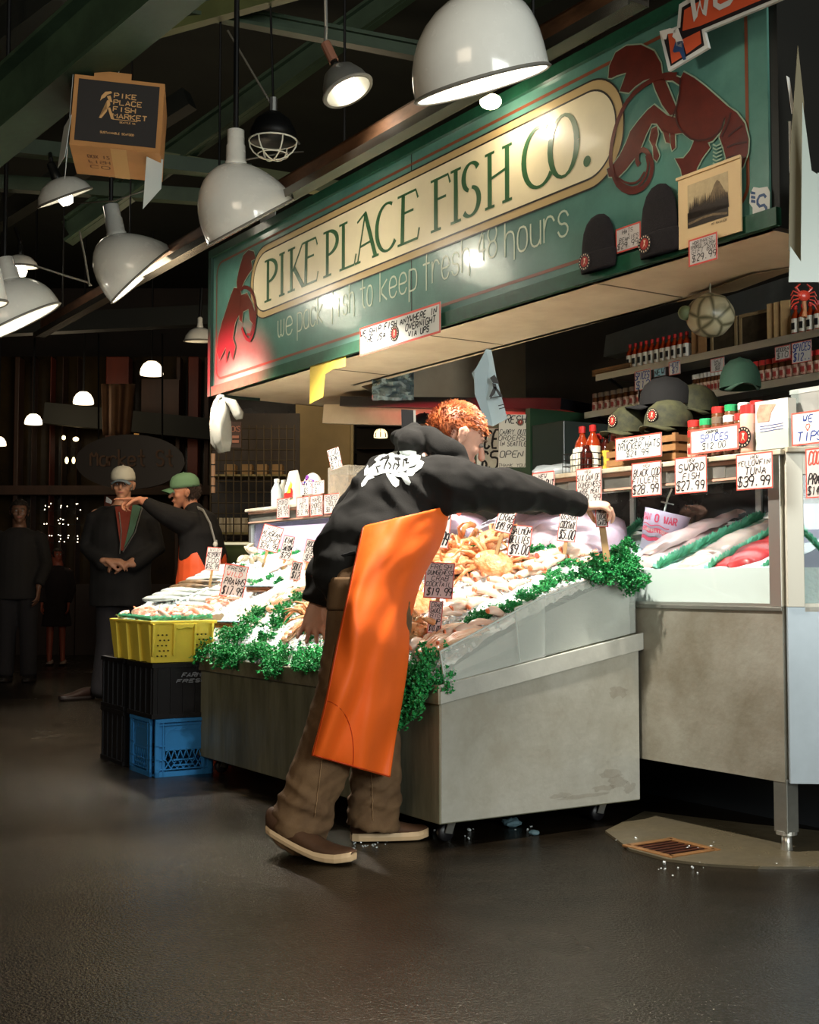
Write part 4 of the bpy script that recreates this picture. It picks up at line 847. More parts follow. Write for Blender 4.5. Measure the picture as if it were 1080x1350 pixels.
# black crates
def dark_crate(lab, x, y, z, w_, d_, h_, rz, print_=True):
    t = thing('crate', lab, 'crate', (x, y, z), rz)
    for nm, g in [('front_side', (0, w_, 0, .008)), ('back_side', (0, w_, d_ - .008, d_)), ('left_side', (0, .008, .008, d_ - .008)), ('right_side', (w_ - .008, w_, .008, d_ - .008))]:
        MB().bb(g[0], g[1], g[2], g[3], 0, h_).build(nm, blackpl, t)
    mb = MB().bb(-.008, w_ + .008, -.008, .0, h_ - .02, h_).bb(-.008, w_ + .008, -.006, 0, 0, .02).bb(-.008, 0, 0, d_, h_ - .02, h_).bb(-.006, 0, 0, d_, 0, .02)
    for k in range(5): mb.bb(.02 + k * (w_ - .05) / 4, .03 + k * (w_ - .05) / 4, -.005, 0, .02, h_ - .02); mb.bb(-.005, 0, .02 + k * (d_ - .05) / 4, .03 + k * (d_ - .05) / 4, .02, h_ - .02)
    mb.build('ribs', blackpl, t); MB().bb(.008, w_ - .008, .008, d_ - .008, 0, .01).build('base', blackpl, t)
    if print_:
        m_ = MB(); f_ = lambda x, y: Vector((x, -.0065, y)); write(m_, 'FARMS', w_ * .45, h_ * .74, .12, .018, .005, f_, slant=.5, smooth=0); write(m_, 'FRESH', w_ * .36, h_ * .64, .15, .014, .004, f_, slant=.5, smooth=0)
        m_.build('faded_print', M('faded_print', (128, 132, 140), .6), t, solid=.0004)
    return t
crm = Matrix.Rotation(crz, 3, 'Z')
q = Vector((cr.x, cr.y, 0)) + crm @ Vector((-.008, 0, 0))
dark_crate('black plastic crate in the middle of the stack, under the yellow one', q.x, q.y, .262, wB + .015, .34, .25, crz)
q = Vector((cr.x, cr.y, 0)) + crm @ Vector((.0, .42, 0))
dark_crate('tall black crate on the floor behind the blue one', q.x, q.y, .0, wB + .1, .34, .26, crz, False)
q = Vector((cr.x, cr.y, 0)) + crm @ Vector((.0, .42, 0))
dark_crate('black crate stacked on the one behind the blue crate', q.x, q.y, .262, wB + .1, .34, .25, crz, False)
# yellow crate
yel = M('yellow_crate_plastic', (248, 224, 84), .4, nz=(8, .1), sss=.05)
Yw, Yd, Yh = .30, .56, .19; zY = .515
q = Vector((cr.x, cr.y, 0)) + crm @ Vector((-.02, -.01, 0))
t = thing('yellow_crate', 'yellow plastic crate of shrimp on top of the stack', 'crate', (q.x, q.y, zY), crz); YC = t
def ringc(k, z, bulge=0): return [Vector((x, y, z)) for x, y in [(k, k), (Yw - k, k), (Yw - k, Yd - k), (k, Yd - k)]]
mb = MB().rings([ringc(.02, 0), ringc(.0, Yh)], caps=False).rings([ringc(.028, .008), ringc(.008, Yh)], caps=False).add(ringc(.02, 0), [(0, 1, 2, 3)]); mb.build('crate_walls', yel, t)
mb = MB()
for g in [(-.012, Yw + .012, -.012, .008), (-.012, Yw + .012, Yd - .008, Yd + .012), (-.012, .008, 0, Yd), (Yw - .008, Yw + .012, 0, Yd)]: mb.bb(*g, Yh - .014, Yh)
mb.build('rim', yel, t, bevel=.003)
mb = MB()
for x in (.0, .1, .2, .285): mb.prism([(x, .03), (x + .006, .03), (x + .01, Yh - .014), (x - .002, Yh - .014)], lambda a_, z, d: Vector((a_, .016 - z * .08 - .02 + d, z)), .02)
mb.prism([(.1, Yh - .03), (.13, Yh - .04), (.16, Yh - .03), (.19, Yh - .035), (.205, Yh - .014), (.1, Yh - .014)], lambda x, z, d: Vector((x, -.014 + d, z)), .012)
for y in (.02, .17, .33, .48): mb.prism([(y, .0), (y + .06, .0), (y + .09, Yh - .014), (y + .0, Yh - .014)], lambda a_, z, d: Vector((-.012 + (1 - z / Yh) * .016 + d, a_, z)), .02)
mb.build('ribs', yel, t, bevel=.002)
mb = MB()
for x0 in (.03, .22):
    for i in range(3):
        for j in range(5):
            x = x0 + i * .02 + (.01 if j % 2 else 0); z = .03 + j * .024; mb.box((x, .0135 - z * .098, z), (.005, .012, .005), (0, R(45), 0))
mb.build('drain_holes', M('hole_dark', (70, 58, 14), .8), t)
MB().grid(lambda u, v: Vector((.01 + u * (Yw - .02), .01 + v * (Yd - .02), Yh - .0 + .03 * math.sin(v * 3.1) * math.sin(u * 3.1) + .006 * noise.noise(Vector((u * 9, v * 16, 2))))), 24, 40).build('ice_fill', icem, t)
# ================================================================ parsley
leafm = M('parsley_leaf', (52, 168, 88), .5, nz=(25, .5), col2=(18, 112, 54), sss=.1)
leafl = M('parsley_light', (70, 160, 96), .5, nz=(25, .4), sss=.1)
stalkm = M('parsley_stalk', (70, 140, 80), .5)
def parsley_mesh(seed, R_, n):
    rr = random.Random(seed); lv = MB(); sk = MB()
    for i in range(n):
        a = rr.uniform(0, 6.283); e = rr.uniform(.05, 1.25); l = R_ * rr.uniform(.55, 1.05)
        tip = Vector((math.cos(a) * math.cos(e), math.sin(a) * math.cos(e), math.sin(e) * .75)) * l
        mid = tip * .5 + Vector((0, 0, l * .12)); sk.tube([(0, 0, 0), mid, tip], .0015, 4)
        for k in range(9):
            c = tip + Vector((rr.gauss(0, 1), rr.gauss(0, 1), rr.gauss(0, .7))) * R_ * .16
            s_ = rr.uniform(.006, .012); m = 6; mt = Euler((rr.uniform(-1, 1), rr.uniform(-1, 1), rr.random() * 6)).to_matrix()
            vs = [c + mt @ Vector((0, 0, .003))] + [c + mt @ Vector((math.cos(j * 1.047) * s_ * (1 if j % 2 else .55), math.sin(j * 1.047) * s_ * (1 if j % 2 else .55), .004 * (1 if j % 2 else -1))) for j in range(m)]
            lv.add(vs, [(0, 1 + j, 1 + (j + 1) % m) for j in range(m)])
    return lv, sk
PP = []
for s, r_, n in ((1, .075, 26), (2, .06, 22), (3, .05, 16), (4, .085, 30)):
    t = thing('parsley_bunch', 'x', 'parsley'); lv, sk = parsley_mesh(s, r_, n)
    a = lv.build('leaves', leafm, t); a['kind'] = 'stuff'; sk.build('stalks', stalkm, t); PP.append(t)
FIRST = set()
def use(proto, loc, rot, label, group=None, scale=None):
    if proto.name not in FIRST:
        FIRST.add(proto.name); kids(proto); o = proto; o.location = loc
        o.rotation_euler = rot if hasattr(rot, '__len__') else (0, 0, rot)
        if scale: o.scale = (scale,) * 3
        o['label'] = label
        if group: o['group'] = group
        return o
    return dup(proto, loc, rot, label, group, scale)
rr = random.Random(5)
def parsley_row(pts, lab, group, kinds=(0, 3, 1), sc=(.8, 1.1), drop=0.):
    n = len(pts)
    for i, (px, py) in enumerate(pts):
        q = ice_at(px, py)
        if q is None:
            P = at(px, py, 4.3); 
            continue
        use(PP[rr.choice(kinds)], W(q.x, q.y, q.z - .005 - drop), (rr.uniform(-.4, .4), rr.uniform(-.4, .4), rr.random() * 6), lab.replace('@', ordn(i, n)), group, rr.uniform(*sc))
# front edge garland
n = 15
for i in range(n):
    x = XL + .08 + i * (XR - XL - .1) / (n - 1); y = YF + .03 + rr.uniform(-.02, .02)
    use(PP[rr.choice((0, 3, 0))], W(x, y, .56 + rr.uniform(-.02, .01)), (rr.uniform(.2, .9), rr.uniform(-.3, .3), TH + rr.uniform(-.4, .4)), 'curly parsley bunch on the front edge of the ice table, ' + ordn(i, n), 'parsley garland along the front edge', rr.uniform(.8, 1.15))
for i, (x, y, z) in enumerate([(XR - .05, YF - .01, .5), (XR - .16, YF - .015, .52), (XR - .05, YF + .02, .6), (XR - .12, YF - .02, .46)]):
    use(PP[3], W(x, y, z), (1.2, .3, TH), ['lowest parsley bunch hanging over the near corner beside the apron', 'parsley bunch between apron and near corner', 'top parsley bunch at the near corner', 'dark parsley bunch trailing down the tank corner'][i], 'parsley at the near corner', 1.)
parsley_row([(300, 862), (312, 845), (328, 828), (345, 810)], 'parsley bunch in the left divider row, @', 'parsley in the left divider row')
parsley_row([(338, 862), (352, 845), (366, 826), (378, 812), (392, 797)], 'parsley bunch in the divider row left of the dangling hand, @', 'parsley in the second divider row')
parsley_row([(345, 733), (362, 730), (375, 712), (392, 725), (322, 768), (338, 770), (352, 765), (372, 768), (318, 752), (340, 806)], 'parsley sprig on the far left ice, @', 'parsley sprigs on the far ice', (1, 2), (.7, .95))
parsley_row([(404, 835), (412, 842), (397, 826)], 'parsley sprig under the dangling hand, @', 'parsley under the dangling hand', (2, 1), (.5, .7))
parsley_row([(602, 722), (612, 712), (624, 708), (640, 715)], 'parsley sprig behind the pile of crabs, @', 'parsley behind the crabs', (1, 0), (.6, .9))
parsley_row([(700, 745), (706, 728), (718, 725), (733, 724)], 'parsley sprig beside the tall price cards at the back, @', 'parsley at the back of the ice', (1, 2), (.6, .9))
parsley_row([(620, 752), (628, 758), (590, 786)], 'small parsley sprig below the crab pile, @', 'parsley below the crabs', (2,), (.6, .8))
parsley_row([(632, 818), (645, 812), (662, 808), (676, 802), (696, 792), (712, 782), (724, 776), (740, 770), (756, 764), (768, 757)], 'parsley bunch along the acrylic guard, @', 'parsley along the acrylic guard', (0, 1, 3), (.6, .8))
parsley_row([(722, 768), (732, 758), (752, 745)], 'loose parsley sprig on the ice near the guard, @', 'loose parsley near the guard', (2, 1), (.5, .7))
for i, (px, py, Y, k) in enumerate([(786, 752, 4.62, 3), (802, 748, 4.64, 0), (818, 742, 4.66, 3), (832, 758, 4.63, 3), (824, 770, 4.62, 3), (812, 762, 4.6, 3), (838, 770, 4.62, 0), (826, 725, 4.7, 1), (800, 768, 4.6, 0), (774, 764, 4.58, 1), (812, 735, 4.7, 1), (822, 752, 4.64, 0)]):
    p = at(px, py, Y); use(PP[k], p, (rr.uniform(-.3, 1.), rr.uniform(-.3, .6), rr.random() * 6), 'bunch of the big parsley bouquet at the right corner of the ice, ' + ordn(i, 12), 'parsley bouquet at the right corner', .75)
# green plastic leaf strips
stripm = M('plastic_grass', (150, 220, 190), .45, sss=.1, nz=(30, .25), col2=(96, 184, 150))
def garland(lab, p, q, r_=.022, n=90, sag=.0, grp='green plastic leaf strips'):
    p = Vector(p); q = Vector(q); t = thing('leaf_strip', lab, 'garnish', p, 0, grp); d = q - p; m_ = MB(); g = random.Random(n)
    L_ = d.length; k = int(L_ / .008); dn = d.normalized()
    for i in range(k):
        c = d * (i / k) + Vector((0, 0, -sag * math.sin(math.pi * i / k)))
        for j in range(7):
            a = g.uniform(0, 6.28); u = Vector((0, 0, 1)); s1 = dn.cross(u).normalized(); o_ = (s1 * math.cos(a) + u * abs(math.sin(a))) * r_ * g.uniform(.8, 1.15)
            w_ = dn * .004; m_.add([c - w_, c + w_, c + o_ * .7 + w_ * 1.8, c + o_ + dn * g.uniform(-.003, .003), c + o_ * .7 - w_ * 1.8], [(0, 1, 2, 3, 4)])
    m_.build('plastic_leaves', stripm, t)['kind'] = 'stuff'; MB().tube([Vector(), d * .5 + Vector((0, 0, -sag)), d], .004, 5).build('backing_strip', stripm, t)
def cs(px, py, tt): q = pl(px, py, tt); return W(q.x, tt, q.z)
UP = Vector((0, 0, .022))
garland('left green plastic leaf strip between pale fillets in the case', cs(868, 752, .05) + UP * .4, cs(1006, 690, .55) + UP, .036)
garland('second green plastic leaf strip, left of the red tuna', cs(936, 754, .05) + UP * .4, cs(1030, 706, .40) + UP, .032)
garland('short green plastic leaf strip at the right post of the case', cs(1008, 748, .06), cs(1030, 738, .14), .02)
garland('green plastic leaf strip behind the printed bucket', cs(818, 716, .35), cs(845, 690, .6), .03)
garland('green plastic leaf strip along the front rim of the yellow crate', Vector((YC.location.x, YC.location.y, zY + Yh)) + crm @ Vector((.01, .02, .005)), Vector((YC.location.x, YC.location.y, zY + Yh)) + crm @ Vector((Yw, .02, .01)), .02)
garland('green plastic leaf strip along the left rim of the yellow crate', Vector((YC.location.x, YC.location.y, zY + Yh)) + crm @ Vector((.01, .03, .005)), Vector((YC.location.x, YC.location.y, zY + Yh)) + crm @ Vector((.01, .5, .01)), .02)
garland('bluish plastic leaf strip behind the turned glass of the right case', at(1056, 700, 4.3), at(1090, 735, 4.25), .03)

# ================================================================ seafood
crabm = M('crab_shell', (222, 176, 128), .35, nz=(34, .6), col2=(206, 118, 60), coat=.3, bump=(70, .7))
shrimpm = M('seafood_pale', (226, 204, 188), .35, sss=.2, nz=(14, .25), col2=(240, 190, 160), coat=.3)
salmonm = M('seafood_orange', (240, 130, 86), .35, sss=.2, nz=(20, .3), coat=.3)
fishm = M('fish_silver', (208, 212, 206), .25, nz=(14, .3), coat=.5, col2=(150, 156, 150)); fishdk = M('fish_dark', (110, 84, 56), .35, nz=(26, .7), col2=(40, 32, 22), coat=.4)
legm = M('crab_leg_orange', (238, 160, 110), .35, nz=(10, .5), col2=(246, 222, 196), coat=.3)
# crab
crab = thing('dungeness_crab', 'x', 'crab')
m_ = MB().ball((0, 0, .028), (.082, .056, .03), 18, 8)
for v in m_.v: v.y += .35 * (v.x ** 2) * -4 * .3; v.z += .002 * noise.noise(v * 80)
m_.build('carapace', crabm, crab, smooth=True)
m_ = MB()
for k in range(9): a = R(-10 + 25 * k); m_.lathe([(.005, 0), (.0005, .012)], 5, Matrix.Translation((.078 * math.cos(a), .052 * math.sin(a), .026)) @ Vector((math.cos(a), math.sin(a), 0)).to_track_quat('Z', 'Y').to_matrix().to_4x4())
for k in range(5): m_.tube([(-.03 + k * .006, -.02 + k * .014, .005), (0, -.016 + k * .014, -.0005), (.03 - k * .006, -.02 + k * .014, .005)], .0035, 5)
m_.build('shell_edge', crabm, crab, smooth=True)
for s in (-1, 1):
    for k in range(4):
        a = R(20 + 32 * k) ; y0 = .03 - k * .022
        p = Vector((s * .055, y0, .02)); d = Vector((s * math.cos(a - .9), -math.sin(a - .9), 0))
        MB().tube([p, p + d * .045 + Vector((0, 0, .022)), p + d * .085 + Vector((0, 0, .008)), p + d * .11 + Vector((0, 0, -.012))], [.0075, .0065, .005, .0015], 6).build('leg', crabm, crab, smooth=True)
    p = Vector((s * .05, .04, .02)); MB().tube([p, p + Vector((s * .03, .03, .01)), p + Vector((s * .01, .062, .005)), p + Vector((-s * .02, .072, 0)), p + Vector((-s * .035, .068, -.002))], [.009, .011, .014, .012, .003], 7).build('claw', crabm, crab, smooth=True)
for i, (px, py, rx, ry) in enumerate([(592, 735, 3.6, .2), (608, 728, .9, -.3), (575, 748, .3, .2), (628, 722, 3.5, .3), (645, 735, .4, -.4), (610, 748, .7, .5), (590, 758, .3, 0), (652, 750, .9, .3), (630, 742, 3.4, -.2), (622, 733, 2.6, .2), (600, 741, 2.9, -.3), (650, 720, .6, .2)]):
    q = ice_at(px, py, .02 + .012 * (i > 6))
    use(crab, W(q.x, q.y, q.z + .005), (rx, ry, TH + rr.uniform(-1.2, 1.2)), 'pale orange cooked crab in the pile behind the cocktail card, ' + ordn(i, 12), 'pile of cooked crabs', 1.05)
for i, (px, py) in enumerate([(421, 808), (425, 822), (418, 830)]):
    q = ice_at(px, py, .03); use(crab, W(q.x, q.y, q.z), (.6, .2, TH + i), 'cooked crab partly hidden behind the brown trousers, ' + ['upper', 'middle', 'lower'][i], 'crabs behind the trousers', 1.)
for i, (px, py) in enumerate([(548, 800), (542, 822), (546, 842)]):
    q = ice_at(px, py, .03)
    if q: use(crab, W(q.x, q.y, q.z), (.8, -.3, TH + 2 + i), 'cooked crab peeping out at the right edge of the orange apron, ' + ['upper', 'middle', 'lower'][i], 'crabs at the apron edge', .9)
# seafood piece: peeled tail, cut end orange
def tailpiece(s, lab_='seafood_tail'):
    t = thing(lab_, 'x', 'seafood'); P = [Vector((-.06 + .022 * k, .012 * math.sin(k * .7), .016 + .006 * math.sin(k))) for k in range(6)]
    MB().tube(P, [(.010, .016), (.014, .023), (.016, .024), (.014, .021), (.011, .017), (.006, .012)], 8, dome=False).build('flesh', shrimpm, t, smooth=True)
    MB().ball(P[0] + Vector((-.002, 0, 0)), (.006, .016, .010), 10, 6).build('orange_end', salmonm, t, smooth=True)
    MB().sheet([(0, -.008), (.022, -.02), (.026, 0), (.022, .02), (0, .008)], lambda x, y: P[-1] + Vector((x, y, -.002))).build('tail_fan', salmonm, t, solid=.002)
    return t
tp = tailpiece(1)
rows = [[(604 + i * 17, 838 - i * 9) for i in range(4)], [(582 + i * 17, 818 - i * 8.5) for i in range(8)], [(610 + i * 17, 790 - i * 6.5) for i in range(9)], [(600 + i * 18, 772 - i * 4.5) for i in range(11)], [(640 + i * 18, 756 - i * 3.4) for i in range(9)], [(690 + i * 16, 738 - i * 1.8) for i in range(6)], [(560, 850), (575, 842), (590, 850)]]
nm = ['front row right of the sauce card', 'second row up the right ice', 'third row up the right ice', 'middle row of the right ice', 'row below the tall price cards', 'back row near the held stake', 'under the slim sauce card']
for k, row in enumerate(rows):
    for i, (px, py) in enumerate(row):
        q = ice_at(px + rr.uniform(-3, 3), py + rr.uniform(-2, 2), .012)
        if q: use(tp, W(q.x, q.y, q.z - .012), (.35 + rr.uniform(-.2, .2), rr.uniform(-.4, .4), TH + 1.2 + rr.uniform(-.5, .5)), 'pale orange-ended tail, %s, %s' % (ordn(i, len(row)), nm[k]), 'seafood tails on the right ice slope', rr.uniform(.75, 1.1))
# shrimp in yellow crate
shrimp = thing('shrimp', 'x', 'shrimp')
P = [Vector((.034 * math.cos(a), .034 * math.sin(a), .01)) for a in [R(20 + 32 * k) for k in range(7)]]
MB().tube(P, [.006, .010, .0115, .0115, .010, .008, .004], 8).build('body', M('shrimp_body', (250, 222, 208), .35, sss=.2, nz=(60, .3), col2=(240, 150, 120), coat=.3), shrimp, smooth=True)
MB().sheet([(0, -.003), (-.012, -.012), (-.018, 0), (-.012, .010), (0, .003)], lambda x, y: P[-1] + Vector((y, x, 0))).build('tail', salmonm, shrimp, solid=.0015)
for i in range(52):
    u, v = rr.uniform(.04, Yw - .04), rr.uniform(.05, Yd - .04)
    p = Vector((YC.location.x, YC.location.y, zY + Yh + .03 * math.sin(u / Yw * 3.1) * math.sin(v / Yd * 3.1))) + crm @ Vector((u, v, rr.uniform(0, .012)))
    use(shrimp, p, (rr.uniform(-.6, .6), rr.uniform(-.6, .6), rr.random() * 6), 'pink shrimp in the %s %s part of the yellow crate' % (['near', 'middle', 'far'][min(2, int(v / Yd * 3))], ['left', 'right'][int(u > Yw / 2)]), 'shrimp in the yellow crate', rr.uniform(.9, 1.3))
for i, (px, py) in enumerate([(272, 800), (285, 797), (296, 793), (306, 786), (318, 783), (280, 808), (262, 806), (300, 800), (290, 788), (310, 795)]):
    q = ice_at(px, py)
    if q: use(shrimp, W(q.x, q.y, q.z + .004), (rr.uniform(-.4, .4), .3, rr.random() * 6), 'pink shrimp heaped on the ice right of the yellow crate', 'shrimp heap beside the yellow crate', 1.3)
# whole fish
def fish(mat, L_):
    t = thing('whole_fish', 'x', 'fish'); xs = [0, .04, .12, .25, .45, .65, .82, .92]; hs = [.004, .03, .055, .072, .07, .048, .024, .016]
    MB().tube([(x * L_, 0, .03) for x in xs], [(h * L_ * .62, h * L_ * 1.2) for h in hs], 12).build('fish_body', mat, t, smooth=True)
    MB().sheet([(.9, -.01), (1.03, -.075), (1.0, 0), (1.03, .075), (.9, .01)], lambda x, y: Vector((x * L_, y * L_, .03))).build('tail_fin', mat, t, solid=.003)
    MB().sheet([(.3, .07), (.42, .12), (.6, .075), (.5, .06)], lambda x, y: Vector((x * L_, y * L_, .028))).build('back_fin', mat, t, solid=.003)
    MB().ball((.07 * L_, .006, .03 + .03 * L_ * .62 * .9), (.006, .006, .003), 8, 5).build('eye', M('fish_eye', (14, 14, 14), .1), t, smooth=True)
    return t
fa, fb = fish(fishm, .42), fish(fishdk, .40)
for i in range(9):
    y = -.70 + i * .05; x = -3.93 + rr.uniform(0, .03) ; dark = i in (3, 4)
    use(fb if dark else fa, W(x, y, iceh(x, y) + .012), (rr.uniform(.2, .5), -.02, TH + R(14) + rr.uniform(-.05, .05)), ('dark mottled whole fish, %s of two, among silver ones' % ['front', 'rear'][i - 3]) if dark else 'silver whole fish in the tray at the far left, ' + ordn(i if i < 3 else i - 2, 7, 'front').replace('front', 'nearest ', 1).replace('nearest most', 'nearest').replace('right', 'left'), 'whole fish at the far left', 1.)
for i in range(6):
    y = -.72 + i * .06; x = -3.4 + rr.uniform(0, .04)
    use(fa, W(x, y, iceh(x, y) + .0), (.3, 0, TH + R(10)), 'silver fish lying nose to tail with the far left row, ' + ['nearest', 'second nearest', 'third nearest', 'third farthest', 'second farthest', 'farthest'][i], 'second row of whole fish', .9)
# pale fillets on the mid-left ice
fil = thing('fish_fillet', 'x', 'fillet')
def fillet_mb(L_, W_, H_, seed, jag=.0):
    def f(u, v):
        x = u * L_; w_ = W_ * (math.sin(min(1, u * 1.0 + .08) * math.pi) ** .45) * (1 - .25 * u); a = (v - .5) * math.pi
        return Vector((x, w_ * math.sin(a) * .5, H_ * max(0, math.cos(a)) ** .7 * (1 - .3 * u) * max(0, math.sin(math.pi * u)) ** .35 + .006 * noise.noise(Vector((x * 14, v * 3, seed))) + .002 * math.sin(x * 90 + 2 * v) + H_ * .25 * noise.noise(Vector((x * 9, v * 2.2, seed + 5)))))
    return MB().grid(f, 40, 12)
fillet_mb(.26, .09, .02, 1).build('flesh', M('fillet_flesh', (240, 226, 214), .35, sss=.2, nz=(12, .12), col2=(240, 196, 176), coat=.3), fil, smooth=True)
for i, (px, py) in enumerate([(365, 752), (385, 748), (345, 760), (400, 760), (355, 742), (372, 790), (390, 775), (330, 800), (350, 790), (312, 815), (395, 806), (375, 815), (410, 780), (400, 742), (300, 828), (318, 838)]):
    q = ice_at(px, py)
    if q: use(fil, W(q.x, q.y, q.z + .002), (.2, -.5, TH + R(80) + rr.uniform(-.3, .3)), 'white fish fillet on the left ice slope, ' + ordn(i, 16), 'white fillets on the left ice slope', rr.uniform(.7, 1.))
# crab legs (orange) rows
leg = thing('crab_leg_cluster', 'x', 'crab legs')
for k in range(4): MB().tube([(0, k * .018, .012), (.08, k * .02 + .005, .03), (.15, k * .017, .018), (.2, k * .014 - .004, .004)], [.011, .009, .007, .002], 7).build('leg', legm, leg, smooth=True)
MB().ball((-.005, .025, .014), (.025, .04, .016), 10, 6).build('shoulder', legm, leg, smooth=True)
for i, (px, py) in enumerate([(362, 806), (368, 798), (376, 792), (386, 840), (394, 834), (380, 846), (402, 828), (562, 865), (574, 868), (585, 862), (566, 855)]):
    q = ice_at(px, py, .01)
    if q: use(leg, W(q.x, q.y, q.z), (.2, -.45, TH + R(70) + rr.uniform(-.3, .3)), ('orange and white crab leg cluster left of the trousers, ' if i < 7 else 'crab leg cluster beside the near corner parsley, ') + (ordn(i, 7) if i < 7 else ordn(i - 7, 4)), 'crab leg clusters', .9)
# vacuum packs
for i, (px, py) in enumerate([(345, 781), (304, 848 - 20)]):
    q = ice_at(px, py); t = thing('smoked_fish_pack', ['upper', 'lower'][i] + ' brown smoked fish pack with pale blue plastic edge on the ice', 'package', W(q.x, q.y, q.z + .02), TH + .5)
    MB().bb(-.07, .07, -.04, .04, -.02, .01).build('fish_piece', M('smoked_brown', (140, 88, 54), .3, nz=(20, .5), coat=.6), t, bevel=.01); MB().bb(-.075, .085, -.05, .045, .009, .014).build('plastic_film', M('blue_film', (150, 176, 196), .25), t, bevel=.004)
# oysters
oys = M('oyster_shell', (196, 178, 150), .5, nz=(30, .5), bump=(70, .8)); op = thing('oyster', 'x', 'oyster')
m_ = MB().ball((0, 0, .01), (.035, .024, .012), 12, 6)
for v in m_.v: v *= 1 + .25 * noise.noise(v * 50)
m_.build('shell', oys, op, smooth=True)
for i, (px, py) in enumerate([(322, 738), (330, 742), (338, 738), (326, 732), (334, 732), (342, 744), (318, 744), (330, 726)]):
    q = ice_at(px, py, .02) or L(at(px, py, 7.3)); use(op, W(q.x, q.y, q.z + (.02 if i > 2 else 0)), (rr.random(), rr.random(), rr.random() * 6), 'grey oyster in the small heap at the far end of the ice', 'oysters at the far end')
# bottle lying by the back card
q = ice_at(756, 722)
t = thing('sauce_bottle', 'sauce bottle with orange cap and blue label standing in the back ice', 'bottle', W(q.x, q.y, q.z - .01), TH); t.rotation_euler = (0, R(-22), TH)
MB().lathe([(.016, 0), (.017, .05), (.012, .07), (.008, .085)], 14).build('bottle_body', M('bottle_cream', (236, 226, 206), .3), t, smooth=True); MB().lathe([(.009, .084), (.009, .1), (.003, .105)], 12).build('cap', M('cap_orange', (224, 100, 54), .4), t); MB().lathe([(.0172, .012), (.0174, .045)], 14, caps=False).build('blue_label', M('label_blue', (88, 150, 196), .5), t)

# ---- glass case content
pinkf = M('pink_fillet', (232, 200, 196), .32, sss=.2, nz=(9, .12), col2=(222, 178, 178), coat=.5); palef = M('pale_fillet', (232, 208, 196), .32, sss=.2, nz=(9, .1), col2=(220, 180, 170), coat=.5)
tunam = M('red_tuna', (206, 60, 60), .4, sss=.1, nz=(11, .4), col2=(160, 24, 34), coat=.1)
def slab(lab, px0, py0, px1, py1, tt0, tt1, wd, ht, mat, seed, dz=0.):
    p, q = cs(px0, py0, tt0), cs(px1, py1, tt1); d = q - p; t = thing('fillet_slab', lab, 'fillet', p); Lx = d.length
    m_ = fillet_mb(Lx, wd * 1.15, ht * .8, seed); dx = d.normalized(); yy = Vector((0, 0, 1)).cross(dx).normalized(); zz = dx.cross(yy)
    m_.v = [dx * v.x + yy * v.y + zz * (v.z + dz) for v in m_.v]; m_.build('flesh', mat, t, smooth=True); return t
slab('long pink fillet lying farthest left in the glass case', 845, 748, 960, 690, .05, .55, .17, .05, pinkf, 1)
slab('thick pale fillet on top of the far left one in the case', 850, 738, 985, 680, .1, .6, .13, .05, pinkf, 2, .02)
slab('pale fillet between the two long green leaf strips', 898, 752, 1022, 700, .05, .5, .14, .05, palef, 3)
slab('pale fillet tucked behind the one between the leaf strips', 930, 738, 1030, 690, .15, .55, .12, .05, palef, 4, .01)
slab('front red tuna loin beside the right leaf strip', 948, 753, 1028, 722, .05, .33, .13, .045, tunam, 5)
slab('rear red tuna loin against the right post of the case', 975, 748, 1036, 708, .06, .42, .15, .06, tunam, 6)
for i, (a, b, c_, d_) in enumerate([(760, 728, 800, 682), (700, 722, 745, 680), (660, 712, 700, 688), (590, 708, 620, 688), (735, 725, 775, 676)]):
    slab('large pinkish fillet behind glass above the crushed ice, ' + ['second from right', 'middle', 'second from left', 'leftmost', 'rightmost'][i] if i != 4 else 'large pinkish fillet behind glass, between the oyster card and the held stick', a, b, c_, d_, .05, .5, .3, .1, M('violet_pink_fillet', (222, 190, 204), .4, sss=.2, nz=(7, .12), coat=.3), 10 + i)
MB_t = thing('metal_tray', 'thin steel tray edge under the red tuna', 'tray', cs(985, 756, .04), TH); MB().bb(-.12, .1, 0, .3, -.004, .002).build('tray_plate', alu, MB_t, bevel=.002)
# bucket
q = pl(868, 718, .33); t = thing('printed_bucket', 'pale violet plastic bucket with red printing lying tilted in the case', 'bucket', W(q.x, .33, q.z - .03), TH); t.rotation_euler = (R(-8), R(12), TH)
MB().lathe([(.075, 0), (.092, .16), (.094, .165), (.088, .165), (.07, .01)], 28).build('bucket_body', M('bucket_plastic', (214, 200, 224), .4), t, smooth=True)
mb = MB()
def bk(x, z): r_ = .0765 + .017 * z / .16 + .001; a = -math.pi / 2 + x / r_; return Vector((r_ * math.cos(a), r_ * math.sin(a), z))
write(mb, 'MAN O WAR', -.05, .118, .17, .028, .006, bk, smooth=0); 
for z_, h_ in ((.072, .018), (.1, .004), (.04, .014)): mb.grid(lambda u, v: bk(-.04 + u * .13, z_ + v * h_ + .004 * math.sin(u * 12)), 16, 2)
mb.build('red_print', M('bucket_red', (214, 76, 104), .5), t); mb = MB(); write(mb, 'FARMRAISED', -.03, .075, .124, .012, .002, lambda x, z: bk(x, z) * 1.004, smooth=0); mb.build('white_print', paper, t)
MB().tube([(0, -.02, .16), (.0, -.02, .22), (.01, -.02, .26)], .004, 6).tube([(-.03, -.02, .2), (.04, -.02, .2)], .003, 6).build('hook', alu, t)

